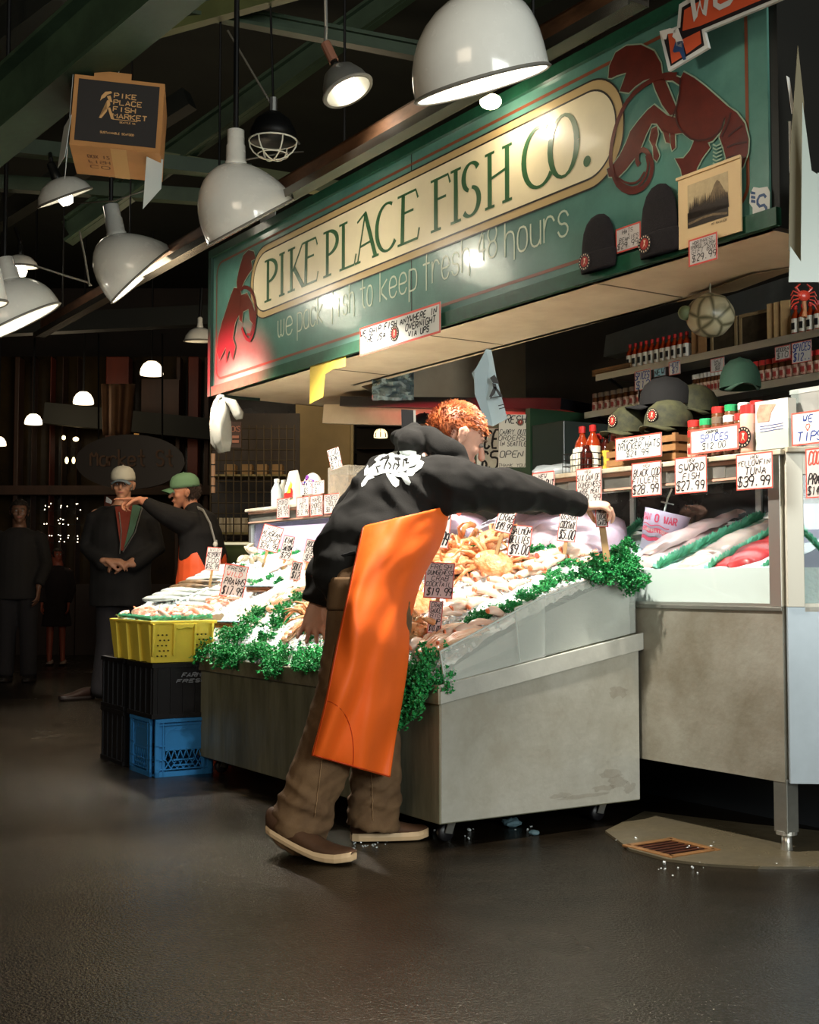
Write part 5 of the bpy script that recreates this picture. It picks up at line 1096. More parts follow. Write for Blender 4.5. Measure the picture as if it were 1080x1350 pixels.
# ================================================================ price cards
LC = dict(sleeve=True, border=.004)
card_pl('crab meat price card on the rail, half covered by the reaching hand', 760, 793, 617, 664, -.03, [('NEW', .5), ('SIX CAN OF', .9), ('DUNGENESS', .8), ('LARGE MEAT', .8), ('$19.99', .9)], **LC)
card_pl('black cod price card on the case rail', 833, 872, 609, 654, -.03, [('NEW', .5), ('BLACK COD', 1), ('FILLETS', .8), ('$28.99', 1.2)], **LC)
card_pl('swordfish price card on the case rail', 890, 932, 602, 650, -.03, [('NEW', .5), ('SWORD', 1.1), ('FISH', .9), ('$27.99', 1.3)], **LC)
card_pl('tuna price card near the right corner post', 971, 1019, 597, 645, -.03, [('NEW', .5), ('YELLOWFIN', .7), ('TUNA', 1), ('$39.99', 1.3)], **LC)
card_pl('price card on the rail behind the reaching sleeve', 702, 731, 622, 668, -.03, [('NEW', .5), ('HALIBUT', 1), ('$29.99', 1.2)], **LC)
card_pl('red-lettered price card on the turned end of the case', 1063, 1100, 590, 656, -.06, [('COOKED', 1.2, redink), ('', .5), ('PRAWNS', 1), ('$14.99', .8)], **LC)
card_pl('price card edge visible under the reaching sleeve', 600, 626, 640, 671, -.03, [('FRESH', 1), ('$15.99', 1)], **LC)
for i, (a, b, y0, y1, ls) in enumerate([(365, 381, 657, 683, [('SMOKED', 1), ('SALMON', 1), ('$9.99', 1)]), (391, 407, 655, 681, [('LOX', 1), ('TRIM', 1), ('$12.99', 1)]), (409, 425, 653, 680, [('HARD', 1), ('SMOKED', 1), ('$10.99', 1)]), (427, 447, 651, 677, [('SMOKED', 1), ('TROUT', 1), ('$8.99', 1)])]):
    card_pl('narrow price card on the far left part of the rail, ' + ordn(i, 4), a, b, y0, y1, -.03, ls, group='narrow price cards at the far left of the rail', **LC)
def card_ice(lab, px, py, w_, h_, lines, tilt=0, lean=-8, rz=25, off=0., Y=None, **kw):
    """card whose lower edge centre shows at px,py; sizes in pixels; stands in the ice"""
    q = ice_at(px, py, off) if Y is None else L(at(px, py, Y)); P = W(q.x, q.y, q.z) if Y is None else at(px, py, Y); s = P.y / 1673
    return card(lab, w_ * s, h_ * s, P, TH + R(rz), lines, tilt=tilt, lean=lean, **kw)
pinkp = M('pinkish_card', (222, 196, 192), .6)
card_ice('pinkish dungeness crab cocktail price card in front of the crab pile', 577, 789, 40, 48, [('FRESH', .8), ('DUNGENESS', .8), ('CRAB', .8), ('COCKTAIL', .8), ('$19.99', 1.3)], tilt=3, rz=40, Y=4.62, border=.004, stick=.1, paperm=pinkp)
card_ice('slim pinkish sauce price card below the cocktail card', 572, 835, 19, 43, [('CRAB', .8), ('SAUCE', .8), ('BIG', .7), ('CUP', 1), ('$10.00', 1)], tilt=3, rz=40, Y=4.55, border=.003, paperm=pinkp, stick=.03)
card_ice('price card with round red sticker at the apron\'s edge', 574, 722, 34, 56, [('CRABS', 1), ('EA', .8), ('$15.99', 1.2)], tilt=5, rz=40, Y=4.9, border=.003, dot=(.78, .85, .1))
card_ice('tilted pale price card under the sleeve, left of the white card', 662, 702, 24, 38, [('KING', .8), ('CRAB', 1), ('$49.99', 1)], tilt=14, rz=35, Y=5.0, border=.003, stick=.1)
card_ice('white price card with pink heart sticker above the seafood tails', 683, 734, 30, 42, [('SALMON', 1), ('BELLIES', 1), ('$9.00', 1.3)], tilt=5, rz=40, Y=5.0, border=.003, stick=.05, dot=(.82, .1, .1))
card_ice('oyster cocktail price card beside the orange-capped bottle', 746, 714, 24, 42, [('OYSTER', 1), ('COCKTAIL', 1), ('$5.00', 1.2)], tilt=6, rz=40, Y=4.95, border=.003, stick=.05)
card_ice('large tilted price card at the far left of the ice', 352, 726, 30, 34, [('WILD', .6), ('ALASKAN', 1), ('COHO', 1), ('$24.99', 1)], tilt=14, rz=35, border=.004, Y=7.0, stick=.1)
card_ice('narrow price card standing right of the large tilted one', 375, 738, 16, 32, [('KING', 1), ('SALMON', 1), ('$29', 1)], tilt=10, rz=35, border=.003, Y=6.7, stick=.06)
card_ice('faint price card against the dark sleeve', 405, 741, 15, 30, [('ROCK', 1), ('FISH', 1), ('$9', 1)], tilt=10, rz=35, border=.003, Y=6.4, stick=.06)
card_ice('faint price card lying lower in the white fillets', 388, 765, 15, 25, [('SOLE', 1), ('$12', 1)], tilt=8, rz=35, border=.003, Y=6.2, stick=.05)
card_ice('price card on a stick in front of the pointing worker', 279, 752, 22, 31, [('WILD', .6), ('KEYPORT', 1), ('COD', 1), ('$16.99', 1)], tilt=4, rz=35, border=.003, Y=6.9, stick=.12)
card_ice('big pink-edged price card with red word among the far fish', 304, 788, 36, 44, [('FRESH', .6), ('WILD', .7, redink), ('PRAWNS', 1), ('$17.99', 1.2)], tilt=8, rz=35, border=.005, Y=6.3, stick=.08)
# the held tag on its stake
hp = at(794, 700, 4.6)
t = card('small tag on the wooden stake held by the reaching hand', .045, .075, at(794, 695, 4.585), TH + R(45), [('FRESH', 1), ('LOCAL', 1), ('CATCH', 1)], tilt=-2, border=.003, sleeve=True)
t = thing('wooden_stake', 'flat wooden stake held upright over the parsley', 'stake', at(801, 742, 4.6)); MB().bar(at(801, 742, 4.6), at(790, 665, 4.6), .024, .006).build('stake', wood, t, world=True, bevel=.001)
# signs standing on the shelf
card_pl('trucker hats sign leaning on the wooden hat crate', 811, 872, 574, 605, -.03, [('NEW HATS FOR IT', .5), ('TRUCKER HATS', 1.2), ('$24.99', 1)], sleeve=False, border=.005)
card_pl('spices sign with blue letters in front of the jar pyramid', 908, 975, 563, 596, -.01, [('ASSORTED', .4), ('SPICES', 1.2, blueink), ('$12.00', 1)], sleeve=False, border=.006, rz=R(-3))
t = card_pl('we love tips sign at the far right of the shelf', 1044, 1088, 542, 586, -.04, [('WE', 1.2, blueink), ('<', 1.1, redink), ('TIPS', 1.4, blueink)], sleeve=False, border=.005, cat='sign', name='tips_sign')
# ================================================================ shelf goods
capr = M('cap_red', (196, 44, 40), .4); capw = M('cap_white', (232, 232, 226), .4); capg = M('cap_green', (40, 150, 92), .4)
hot = M('hot_sauce', (178, 62, 24), .15, trans=.3, coat=.5); labw = M('label_white', (226, 220, 204), .5); labpat = M('label_pattern', (226, 214, 190), .5, nz=(45, .6), col2=(150, 60, 46))
jarb = M('jar_brown', (96, 58, 34), .2, coat=.5); darkglass_b = M('dark_sauce', (60, 18, 12), .12, coat=.5)
def bottle(h, r, body, cap, label, prof='b'):
    t = thing('sauce_bottle' if prof == 'b' else 'spice_jar', 'x', 'bottle' if prof == 'b' else 'jar')
    if prof == 'b': MB().lathe([(r * .9, 0), (r, .005), (r, h * .6), (r * .85, h * .68), (r * .38, h * .8), (r * .36, h * .88)], 14).build('bottle_body', body, t, smooth=True); MB().lathe([(r * .46, h * .86), (r * .46, h * .99), (r * .3, h)], 12).build('cap', cap, t)
    else: MB().lathe([(r * .92, 0), (r, .004), (r, h * .74), (r * .86, h * .8)], 14).build('jar_body', body, t, smooth=True); MB().lathe([(r * .95, h * .78), (r * .97, h * .98), (r * .88, h)], 16).build('cap', cap, t)
    MB().lathe([(r * 1.015, h * .1), (r * 1.015, h * .56)], 16, caps=False).build('label', label, t)
    mb = MB()
    f_ = lambda x, z: Vector((r * 1.03 * math.cos(-math.pi / 2 + x / r), r * 1.03 * math.sin(-math.pi / 2 + x / r), z))
    mb.grid(lambda u, v: f_(-r * .5 + u * r, h * (.2 + v * .22)), 5, 1); mb.build('label_print', bsticker if prof == 'b' else M('print_red', (150, 50, 44), .5), t)
    return t
pb = bottle(.135, .020, hot, capr, labw); pj = bottle(.105, .024, jarb, capr, labpat, 'j'); pjw = bottle(.105, .022, jarb, capw, labpat, 'j'); pjg = bottle(.105, .024, jarb, capg, labpat, 'j')
pjd = bottle(.105, .022, jarb, M('cap_brown', (110, 92, 76), .4), labpat, 'j'); pbb = bottle(.21, .033, hot, capr, labw); pbd = bottle(.17, .028, darkglass_b, capr, M('label_yellow', (220, 180, 60), .5))
shelfm = M('grey_shelf', (120, 124, 118), .45, .3); YS = 1.08
def shelf(lab, px0, py0, px1, py1, y=YS, d=.22, m_=shelfm):
    a, b = pl(px0, py0, y), pl(px1, py1, y); z = (a.z + b.z) / 2; t = thing('wall_shelf', lab, 'shelf', W(a.x, y, z), TH)
    MB().bb(0, b.x - a.x, -.02, d, -.015, 0).build('shelf_board', m_, t, bevel=.002); MB().bb(0, b.x - a.x, -.024, -.02, -.03, .003).build('shelf_lip', alu, t)
    for u in (.05, (b.x - a.x) - .1): MB().bar((u, d, -.12), (u, .02, -.016), .012, .012).build('bracket', blackiron, t)
    return z, t
zA, _ = shelf('upper wall shelf with hot sauce bottles and framed pictures', 790, 495, 1100, 432)
zB, _ = shelf('lower wall shelf lined with red capped spice jars', 775, 545, 1130, 484)
# back wall and dark hood behind shelves
p = pl(1150, 480, 1.4); q = pl(690, 560, 1.4)
MB_w = MB().bb(q.x, p.x + .8, 1.42, 1.5, 0, 4.2).xf(Matrix.Translation(K) @ Matrix.Rotation(TH, 4, 'Z'))
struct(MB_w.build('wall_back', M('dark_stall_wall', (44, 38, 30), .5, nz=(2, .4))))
t = st('steel_hood', 'dim steel ventilation hood glimpsed above the upper shelf', 'hood', pl(900, 430, 1.2).x, 1.2, pl(900, 440, 1.2).z); MB().add([(-.7, .1, 0), (1.2, .1, 0), (1.2, .2, .0), (-.7, .2, .0), (-.7, .12, .12), (1.2, .12, .22), (1.2, .2, .22), (-.7, .2, .12)], [(0, 1, 5, 4), (4, 5, 6, 7), (3, 2, 6, 7), (0, 3, 7, 4), (1, 2, 6, 5), (0, 1, 2, 3)]).build('hood_sheet', steel, t)
def row(proto, n, px0, px1, y, z, lab, grp, jit=0.):
    a, b = pl(px0, 768 - 300, y).x, pl(px1, 768 - 300, y).x
    for i in range(n): use(proto, W(a + (b - a) * (i / (n - 1) if n > 1 else 0), y + rr.uniform(-jit, jit), z), TH + rr.uniform(-.1, .1), lab.replace('@', ordn(i, n)), grp)
row(pb, 11, 831, 906, YS + .03, zA, 'red capped hot sauce bottle on the upper shelf, @', 'hot sauce bottles on the upper shelf')
row(pb, 5, 1050, 1090, YS + .02, zA, 'sauce bottle at the right end of the upper shelf, @', 'sauce bottles at the right of the upper shelf')
row(pjd, 9, 786, 852, YS + .05, zB, 'brown spice jar at the left end of the lower shelf, @', 'brown jars at the left of the lower shelf')
row(pjw, 10, 918, 962, YS + .05, zB, 'white capped spice jar on the lower shelf, @', 'white capped jars on the lower shelf')
row(pj, 13, 990, 1100, YS + .02, zB, 'red capped spice jar on the lower shelf, @', 'red capped jars on the lower shelf')
for i, (px0, px1, y0, y1, ls) in enumerate([(837, 858, 488, 514, [('SPICES', 1), ('$12', 1)]), (882, 897, 476, 494, [('HOT', 1), ('$7', 1)]), (937, 955, 472, 490, [('SALT', .8), ('RUB', .8), ('$8', 1)]), (1022, 1042, 456, 474, [('WOODEN', .8), ('$10', 1)]), (1044, 1070, 450, 478, [('SPICES', 1), ('$12..', 1)])]):
    card_pl('price card hanging from the upper shelf, ' + ordn(i, 5), px0, px1, y0, y1, YS - .03, ls, ink=[blueink, blueink, blackink, blackink, blueink][i], border=.003, sleeve=False, group='price cards on the upper shelf')
card_pl('small light blue card on the upper shelf edge', 862, 877, 485, 496, YS - .03, [('NEW', 1)], border=.001, sleeve=False, paperm=M('blue_card', (150, 200, 214), .6))
for lab, x0, x1, yt, yb in [('left framed dark picture on the upper shelf', 937, 972, 430, 471), ('right framed dark picture on the upper shelf', 975, 1015, 424, 465)]:
    a, b = pl(x0, yb, YS + .05).x, pl(x1, yb, YS + .05).x; h = .16; t = st('framed_picture', lab, 'picture', (a + b) / 2, YS + .05, zA); w_ = (b - a) / 2; fr_ = M('frame_wood', (150, 128, 92), .5)
    MB().bb(-w_, w_, 0, .015, 0, .015).bb(-w_, w_, 0, .015, h - .015, h).bb(-w_, -w_ + .015, 0, .015, .015, h - .015).bb(w_ - .015, w_, 0, .015, .015, h - .015).build('frame', fr_, t); MB().bb(-w_ + .015, w_ - .015, .004, .01, .015, h - .015).build('print', M('brown_photo', (74, 64, 48), .4, nz=(20, .6)), t)
for i, px in enumerate((1018, 1027, 1036)):
    q = pl(px, 450, YS + .02); t = st('wooden_plank', 'grilling plank standing on the upper shelf, ' + ['left', 'middle', 'right'][i], 'plank', q.x, YS + .02, zA, R(20), 'grilling planks'); MB().bb(-.022, .022, 0, .008, 0, .17).build('plank', wood, t, bevel=.001)
for i, px in enumerate((917, 926)):
    q = pl(px, 460, YS + .02); t = st('wooden_plank', 'grilling plank beside the framed pictures, ' + ['left', 'right'][i], 'plank', q.x, YS + .02, zA, R(20), 'planks beside pictures'); MB().bb(-.02, .02, 0, .008, 0, .15).build('plank', crwood, t)
t = st('plank_stack', 'flat stack of thin boards at the left end of the upper shelf', 'boards', pl(808, 490, YS).x, YS, zA)
for i in range(3): MB().bb(-.16, .13, 0, .14, .002 + i * .012, .012 + i * .012).build('board', crwood, t)
# carved ball / shell hanging
c = at(937, 416, 5.0); t = thing('carved_globe', 'pale mottled round shell sculpture hanging under the canopy', 'ornament', c)
gm = bpy.data.materials.new('mottled_shell'); gm.use_nodes = True; nt = gm.node_tree; v = nt.nodes.new('ShaderNodeTexVoronoi'); v.inputs['Scale'].default_value = 14; v.feature = 'DISTANCE_TO_EDGE'; r_ = nt.nodes.new('ShaderNodeValToRGB')
r_.color_ramp.elements[0].color = srgb((96, 92, 66)); r_.color_ramp.elements[0].position = .02; r_.color_ramp.elements[1].color = srgb((186, 178, 146)); r_.color_ramp.elements[1].position = .16
tc = nt.nodes.new('ShaderNodeTexCoord'); nt.links.new(tc.outputs['Object'], v.inputs['Vector']); nt.links.new(v.outputs[0], r_.inputs[0]); nt.links.new(r_.outputs[0], nt.nodes['Principled BSDF'].inputs['Base Color']); nt.nodes['Principled BSDF'].inputs['Roughness'].default_value = .35
m_ = MB().ball((0, 0, 0), (.095, .09, .088), 28, 18)
for q in m_.v: q *= 1 + .07 * noise.noise(q * 22)
m_.build('shell', gm, t, smooth=True); MB().ball((-.1, 0, .01), (.03, .025, .03), 12, 8).build('side_knob', M('greenish_pod', (110, 124, 90), .5), t, smooth=True); MB().tube([(0, 0, .085), (0, 0, .4)], .003, 5).build('string', wire, t)
# red crab ornament
c = at(1060, 390, 4.4); t = thing('crab_ornament', 'small red crab ornament hanging below the plastic guard', 'ornament', c, R(10)); rc = M('ornament_red', (196, 60, 44), .35, coat=.3)
m_ = MB().ball((0, 0, 0), (.024, .012, .02), 12, 8); m_.build('crab_body', rc, t, smooth=True)
for s in (-1, 1):
    for k in range(4): MB().tube([(s * .02, 0, .008 - k * .01), (s * .04, 0, .016 - k * .016), (s * .05, 0, -k * .016 - .002)], [.003, .003, .001], 5).build('leg', rc, t)
    MB().tube([(s * .015, 0, .012), (s * .03, 0, .028), (s * .012, 0, .042)], [.004, .006, .002], 6).build('claw', rc, t)
MB().tube([(0, 0, -.02), (.003, 0, -.05), (0, 0, -.075)], [.008, .006, .01], 8).build('lobster_tail', M('ornament_tan', (176, 120, 84), .4), t)
# hat crate with trucker hats
a, b = pl(797, 600, .02), pl(888, 585, .02); wC = b.x - a.x
t = st('hat_crate', 'small slatted wooden crate holding the trucker hats', 'crate', a.x, .03, 1.318)
for k in range(3):
    z = .012 + k * .034
    for nm, g in (('front_slat', (0, wC, 0, .008)), ('back_slat', (0, wC, .22, .228))): MB().bb(g[0], g[1], g[2], g[3], z, z + .024).build(nm, crwood, t)
    for x in (0, wC - .008): MB().bb(x, x + .008, .008, .22, z, z + .024).build('side_slat', crwood, t)
for x in (.008, wC - .024):
    for y in (.008, .204): MB().bb(x, x + .016, y, y + .016, 0, .112).build('corner_block', crwood, t)
MB().bb(0, wC, 0, .228, 0, .01).build('crate_floor', crwood, t)
camo_m = M('olive_camo', (66, 66, 38), .85, nz=(14, .6), col2=(34, 36, 22)); blk = M('black_cloth', (10, 9, 9), .9, nz=(30, .3)); grn = M('green_cloth', (22, 54, 38), .85, nz=(30, .2))
def cap_hat(lab, c, rz, m_, r_=.09, bd=True, nm='trucker_hat', rot=(0, 0), mesh=None):
    t = thing(nm, lab, 'hat', c); t.rotation_euler = (rot[0], rot[1], rz)
    mb = MB().lathe([(r_, 0), (r_ * 1.0, .02), (r_ * .95, .05), (r_ * .8, .08), (r_ * .5, .103), (.01, .112)], 24, Matrix.Diagonal((1, 1.12, 1, 1)), caps=False); mb.build('crown', m_, t, smooth=True)
    MB().ball((0, 0, .112), (.008, .008, .005), 8, 5).build('top_button', m_, t)
    MB().grid(lambda u, v: Vector(((u - .5) * 1.7 * r_ * (1 - .25 * v), -r_ * 1.02 * math.sqrt(max(0, 1 - ((u - .5) * 1.6) ** 2)) - v * .065 * math.sqrt(max(.05, 1 - ((u - .5) * 1.8) ** 2)), .008 - .02 * ((u - .5) * 2) ** 2 - .008 * v)), 14, 5).build('brim', m_, t, smooth=True, solid=.003)
    if mesh: MB().lathe([(r_ * 1.012, .004), (r_ * 1.01, .02), (r_ * .962, .05), (r_ * .81, .08)], 24, Matrix.Diagonal((1, 1.12, 1, 1)), caps=False).build('mesh_back', mesh, t)
    if bd: badge(t, 0, .045, .026, lambda d, r_=r_: (lambda x, y: Vector((x, -r_ * 1.12 - .001 - d, y))))
    return t
def hp(x, y, t): q = pl(x, y, t); return W(q.x, t, q.z)
cap_hat('camouflage trucker hat, left in the wooden crate', hp(832, 572, .12), TH, camo_m, .085)
cap_hat('camouflage trucker hat, right in the wooden crate', hp(882, 566, .12), TH + .15, camo_m, .09)
cap_hat('black trucker hat on top of the camouflage ones', hp(878, 535, .16), TH - .9, blk, .09)
cap_hat('dark camouflage cap behind the black hat', hp(915, 545, .27), TH + .5, camo_m, .095, False)
cap_hat('plain green cap behind the jar pyramid', hp(976, 512, .25), TH + .9, grn, .075, False)
def sx(px, y): return pl(px, 600, y).x
# left bottles & wire basket
for i, (px, Y, pr, lab) in enumerate([(768, 4.98, pbb, 'tall hot sauce bottle with white label at the left of the hat crate'), (782, 4.95, pbb, 'second tall hot sauce bottle, next to the hat crate')]):
    use(pbb, W(sx(px, .10), .10, 1.318), TH + .3, lab, 'tall hot sauce bottles', .95)
for i, px in enumerate((790, 799)): use(pbd, W(sx(px, .16), .16, 1.318), TH, ['dark sauce bottle with yellow label behind the crate corner', 'second dark yellow-labelled bottle against the crate'][i], 'dark sauce bottles')
o = use(pj, W(sx(816, .12), .12, 1.40), (R(6), R(10), TH), 'spice jar leaning on the left camouflage hat', None, 1.4)
q = Vector((sx(763, .04), 0, 0)); t = st('wire_basket', 'small black wire basket with sauce jars at the shelf\'s left', 'basket', q.x, .04, 1.318)
mb = MB()
for z in (0.004, .03, .055, .08): mb.tube([(-.065, -.03, z), (.075, -.03, z), (.075, .06, z), (-.065, .06, z), (-.065, -.03, z)], .0018, 4)
for k in range(8): mb.tube([(-.065 + k * .02, -.03, 0), (-.065 + k * .02, -.03, .08)], .0015, 4); mb.tube([(-.065 + k * .02, .06, 0), (-.065 + k * .02, .06, .08)], .0015, 4)
mb.build('wire_mesh', blackiron, t)
for lab, dx, m_, h in [('white sauce jar in the wire basket', -.03, M('cream_sauce', (222, 216, 196), .4), .1), ('dark red sauce jar in the wire basket', .03, darkglass_b, .11)]:
    o = st('sauce_jar', lab, 'jar', q.x + dx, .055, 1.32); MB().lathe([(.022, 0), (.026, .01), (.026, h * .7), (.016, h * .85), (.014, h)], 16).build('jar_body', m_, o, smooth=True)
# spice pyramid
k = 0
for lvl, (n, z, y) in enumerate([(6, 0., .05), (6, .05, .13), (4, .10, .20)]):
    for i in range(n):
        px = (916 + i * 15.5) if lvl < 2 else (948 + i * 17); q = Vector((sx(px, y), 0, 0)); pr = [pj, pjg, pjd, pjw, pj, pj][i] if lvl != 2 else [pj, pjg, pjw, pj][i]
        use(pr, W(q.x, y, 1.318 + z), TH + .1, 'spice jar in the stepped rack, %s tier, %s' % (['front', 'middle', 'back'][lvl], ordn(i, n)), 'spice jars on the stepped rack', 1.05)
q0, q1 = Vector((sx(910, .1), 0, 0)), Vector((sx(1008, .1), 0, 0)); t = st('step_rack', 'stepped rack carrying the spice jar pyramid', 'rack', q0.x, .1, 1.318)
MB().bb(0, q1.x - q0.x, 0, .07, 0, .048).bb(0, q1.x - q0.x, .07, .13, 0, .098).build('steps', blackpl, t)
q = Vector((sx(989, .02), 0, 0)); t = st('logo_jar', 'tall jar with a round black emblem at the right of the spices', 'jar', q.x, .02, 1.318); MB().lathe([(.03, 0), (.032, .01), (.032, .13), (.028, .14)], 18).build('jar_body', M('jar_label_pink', (214, 160, 140), .4), t, smooth=True); MB().lathe([(.031, .135), (.031, .165), (.01, .168)], 18).build('cap', capr, t); badge(t, 0, .055, .036, lambda d: (lambda x, y: Vector((x, -.033 - d, y))))
# brochure holder
q = Vector((sx(1022, .02), 0, 0)); t = st('brochure_holder', 'clear acrylic holder with recipe leaflets on the shelf', 'holder', q.x, .0, 1.318)
MB().bb(-.075, .075, .0, .002, 0, .07).bb(-.075, .075, .05, .053, 0, .2).bb(-.077, -.075, 0, .05, 0, .1).bb(.075, .077, 0, .05, 0, .1).build('acrylic_box', caseglass, t)
MB().bb(-.07, .07, .006, .046, .006, .17).build('leaflets', M('leaflet_paper', (214, 208, 196), .6), t)
f_ = lambda x, y: Vector((x, .0048, y)); MB().sheet([(-.06, .1), (-.01, .1), (.0, .13), (.02, .155), (-.05, .16), (-.065, .13)], f_).build('fish_photo', M('leaflet_salmon', (214, 150, 126), .5, nz=(30, .4)), t, solid=.0004)
mb = MB(); [mb.ribbon([(-.05, .085 - k * .009), (.05, .088 - k * .009)], .0016, f_) for k in range(3)]; mb.build('text_lines', blueink, t, solid=.0003)
q = Vector((sx(1066, .06), 0, 0)); t = st('tip_jar', 'clear plastic tip box behind the tips sign', 'box', q.x + .02, .06, 1.32); MB().bb(-.09, .09, 0, .1, 0, .19).build('clear_box', frosted('clear_box', (206, 206, 200), .4), t, bevel=.004); MB().bb(-.092, .092, -.002, .102, .185, .2).build('lid', frosted('clear_box2', (216, 216, 210), .6), t)
# ---- middle: green cabinet, note, register
q = pl(665, 612, .82); t = st('green_cabinet', 'dark green cabinet behind the red-haired worker', 'cabinet', q.x, q.y, 0)
gc = M('cabinet_green', (34, 66, 42), .4)
MB().bb(-.32, .2, 0, .4, 0, pl(665, 552, .82).z).build('cabinet_body', gc, t, bevel=.006); MB().bb(.24, .5, 0, .4, 0, pl(720, 558, .82).z).build('dark_pane', M('pane_grey', (58, 66, 62), .15), t, bevel=.004); MB().bb(.2, .24, -.01, .4, 0, pl(665, 545, .82).z).build('green_post', gc, t)
c_ = card('tall paper note taped to the green cabinet', .12, .235, at(675, 616, 5.6), R(-8), [('FRESH', 1), ('', .5), ('CARRY OUT', .6), ('ORDERS', .6), ('IN SEATTLE', .6), ('', .4), ('OPEN', .8), ('', .5), ('THANK YOU', .4)], tilt=1, border=.0, sleeve=False, cat='notice', name='paper_note', paperm=M('note_paper', (206, 202, 188), .6))
badge(c_, .035, .2, .016, lambda d: (lambda x, y: Vector((x, -.002 - d, y))))
card('paper sheet glimpsed behind the worker\'s face', .1, .2, at(643, 622, 5.8), R(-8), [('ICE', 1), ('$5', 1)], border=.0, sleeve=False, cat='notice', name='paper_note')
bagm = M('pale_blue_bag', (170, 190, 196), .45, nz=(4, .15)); sacky = M('grey_white_plastic', (150, 158, 156), .4)
def fold_bag(lab, P, Y, fig=False):
    c = at(*P[0], Y); t = thing('plastic_bag', lab, 'bag', c)
    MB().sheet(P, lambda x, y: at(x, y, Y)).build('bag_front', bagm, t, world=True, solid=.012); return t
t = fold_bag('pale blue carrier bag with black emblem hanging by the cabinet', [(641, 460), (648, 462), (655, 500), (669, 552), (650, 562), (640, 540), (622, 492), (628, 485)], 5.3)
mb = MB().sheet([(641, 462), (625, 490), (626, 520), (642, 560), (650, 562), (640, 520), (645, 480)], lambda x, y: at(x, y, 5.27)); mb.build('bag_fold', M('bag_fold', (140, 160, 168), .45), t, world=True, solid=.008)
mb = MB()
for P in [[(646, 498), (652, 494), (656, 500), (658, 506), (650, 505)], [(649, 505), (654, 506), (655, 512), (651, 514)], [(651, 510), (655, 510), (653, 518), (648, 524), (645, 523)], [(652, 512), (655, 511), (663, 522), (659, 523)]]: mb.sheet(P, lambda x, y: at(x, y, 5.255))
mb.ribbon([(646, 525), (663, 522)], 1.6, lambda x, y: at(x, y, 5.255)); mb.ribbon([(657, 535), (665, 533)], 1.2, lambda x, y: at(x, y, 5.255)); mb.ribbon([(658, 539), (666, 537)], 1.2, lambda x, y: at(x, y, 5.255)); mb.build('bag_emblem', bsticker, t, world=True)
t = thing('plastic_bag', 'crumpled whitish plastic bag hanging under the canopy, left of the worker', 'bag', at(520, 525, 7.4))
m_ = MB().grid(lambda u, v: at(491 + u * 54, 487 + v * 40 + (1 - u) * 10 * (1 - v), 7.4 + .05 * noise.noise(Vector((u * 5, v * 5, 0))) * 2), 16, 12); m_.build('bag_sheet', bagm, t, world=True, solid=.01)
q = at(585, 508, 7.8); t = thing('high_shelf', 'dark high shelf running behind the worker\'s head', 'shelf', q); MB().bar(at(470, 532, 8.0), at(760, 536, 6.9), .3, .06).build('shelf_board', blackpl, t, world=True); MB().bar(at(430, 546, 8.1), at(760, 552, 7.0), .06, .12).build('beige_rail', beige, t, world=True)
t = thing('black_board', 'slim black display panel with light edge left of the worker\'s head', 'panel', at(549, 580, 6.2)); MB().sheet([(529, 540), (548, 541), (549, 575), (530, 578)], lambda x, y: at(x, y, 6.2)).build('panel', blackpl, t, world=True, solid=.02); MB().sheet([(545, 541), (548, 541), (549, 575), (546, 575)], lambda x, y: at(x, y, 6.18)).build('light_edge', alu, t, world=True, solid=.01)
t = thing('plastic_wrap', 'crumpled clear plastic wrap on the shelf right of the cabinet', 'wrap', W(L(at(705, 620, 5.2)).x, .12, 1.318)); m_ = MB().ball((0, 0, .02), (.14, .07, .035), 18, 9)
for v in m_.v: v += Vector((0, 0, 1)) * .02 * noise.noise(v * 25)
m_.build('wrap', frosted('wrap_plastic', (190, 200, 204), .6), t, smooth=True)
# ---- far left shelf goods
def pxl(px, y=.06): return pl(px, 655, y).x
x = pxl(365); t = st('spray_bottle', 'clear water bottle at the left end of the shelf', 'bottle', x, .06, 1.318); MB().lathe([(.03, 0), (.033, .01), (.033, .1), (.02, .125), (.014, .14), (.014, .15)], 16).build('bottle_body', M('pale_bottle', (196, 204, 206), .2), t, smooth=True); MB().lathe([(.016, .148), (.016, .165), (.01, .168)], 12).build('cap', capw, t)
x = pxl(374, .2); t = st('spray_bottle', 'second greyish bottle behind the clear water bottle', 'bottle', x, .2, 1.318); MB().lathe([(.035, 0), (.035, .13), (.016, .16), (.016, .18)], 16).build('bottle_body', M('grey_bottle', (150, 146, 134), .3), t, smooth=True)
x = pxl(387); t = st('snack_bag', 'snack pouch with red base and yellow print on the far shelf', 'bag', x, .06, 1.318)
MB().rings([[Vector((a * .055, b * .025, 0)) for a, b in ((-1, -1), (1, -1), (1, 1), (-1, 1))], [Vector((a * .055, b * .03, .1)) for a, b in ((-1, -1), (1, -1), (1, 1), (-1, 1))], [Vector((a * .05, b * .004, .2)) for a, b in ((-1, -1), (1, -1), (1, 1), (-1, 1))]]).build('pouch', M('pouch_grey', (196, 190, 180), .3), t, bevel=.005)
f_ = lambda x, y: Vector((x, -.034 + max(0, y - .1) * .25, y)); MB().sheet([(-.05, .045), (.05, .045), (.05, .09), (.02, .1), (-.02, .075), (-.05, .07)], f_).build('red_print', capr, t, solid=.001); MB().sheet([(-.01, .07), (.03, .07), (.04, .12), (.02, .14), (.005, .11)], lambda x, y: f_(x, y) + Vector((0, -.002, 0))).build('yellow_print', M('print_yellow', (230, 180, 50), .5), t, solid=.001)
x = pxl(408); t = st('treat_bag', 'round clear bag with blue and purple wrapped treats on the far shelf', 'bag', x, .08, 1.318); MB().ball((0, 0, .09), (.075, .05, .085), 18, 12).build('bag_film', frosted('bag_film', (206, 200, 190), .65), t, smooth=True)
m_ = MB(); g = random.Random(2)
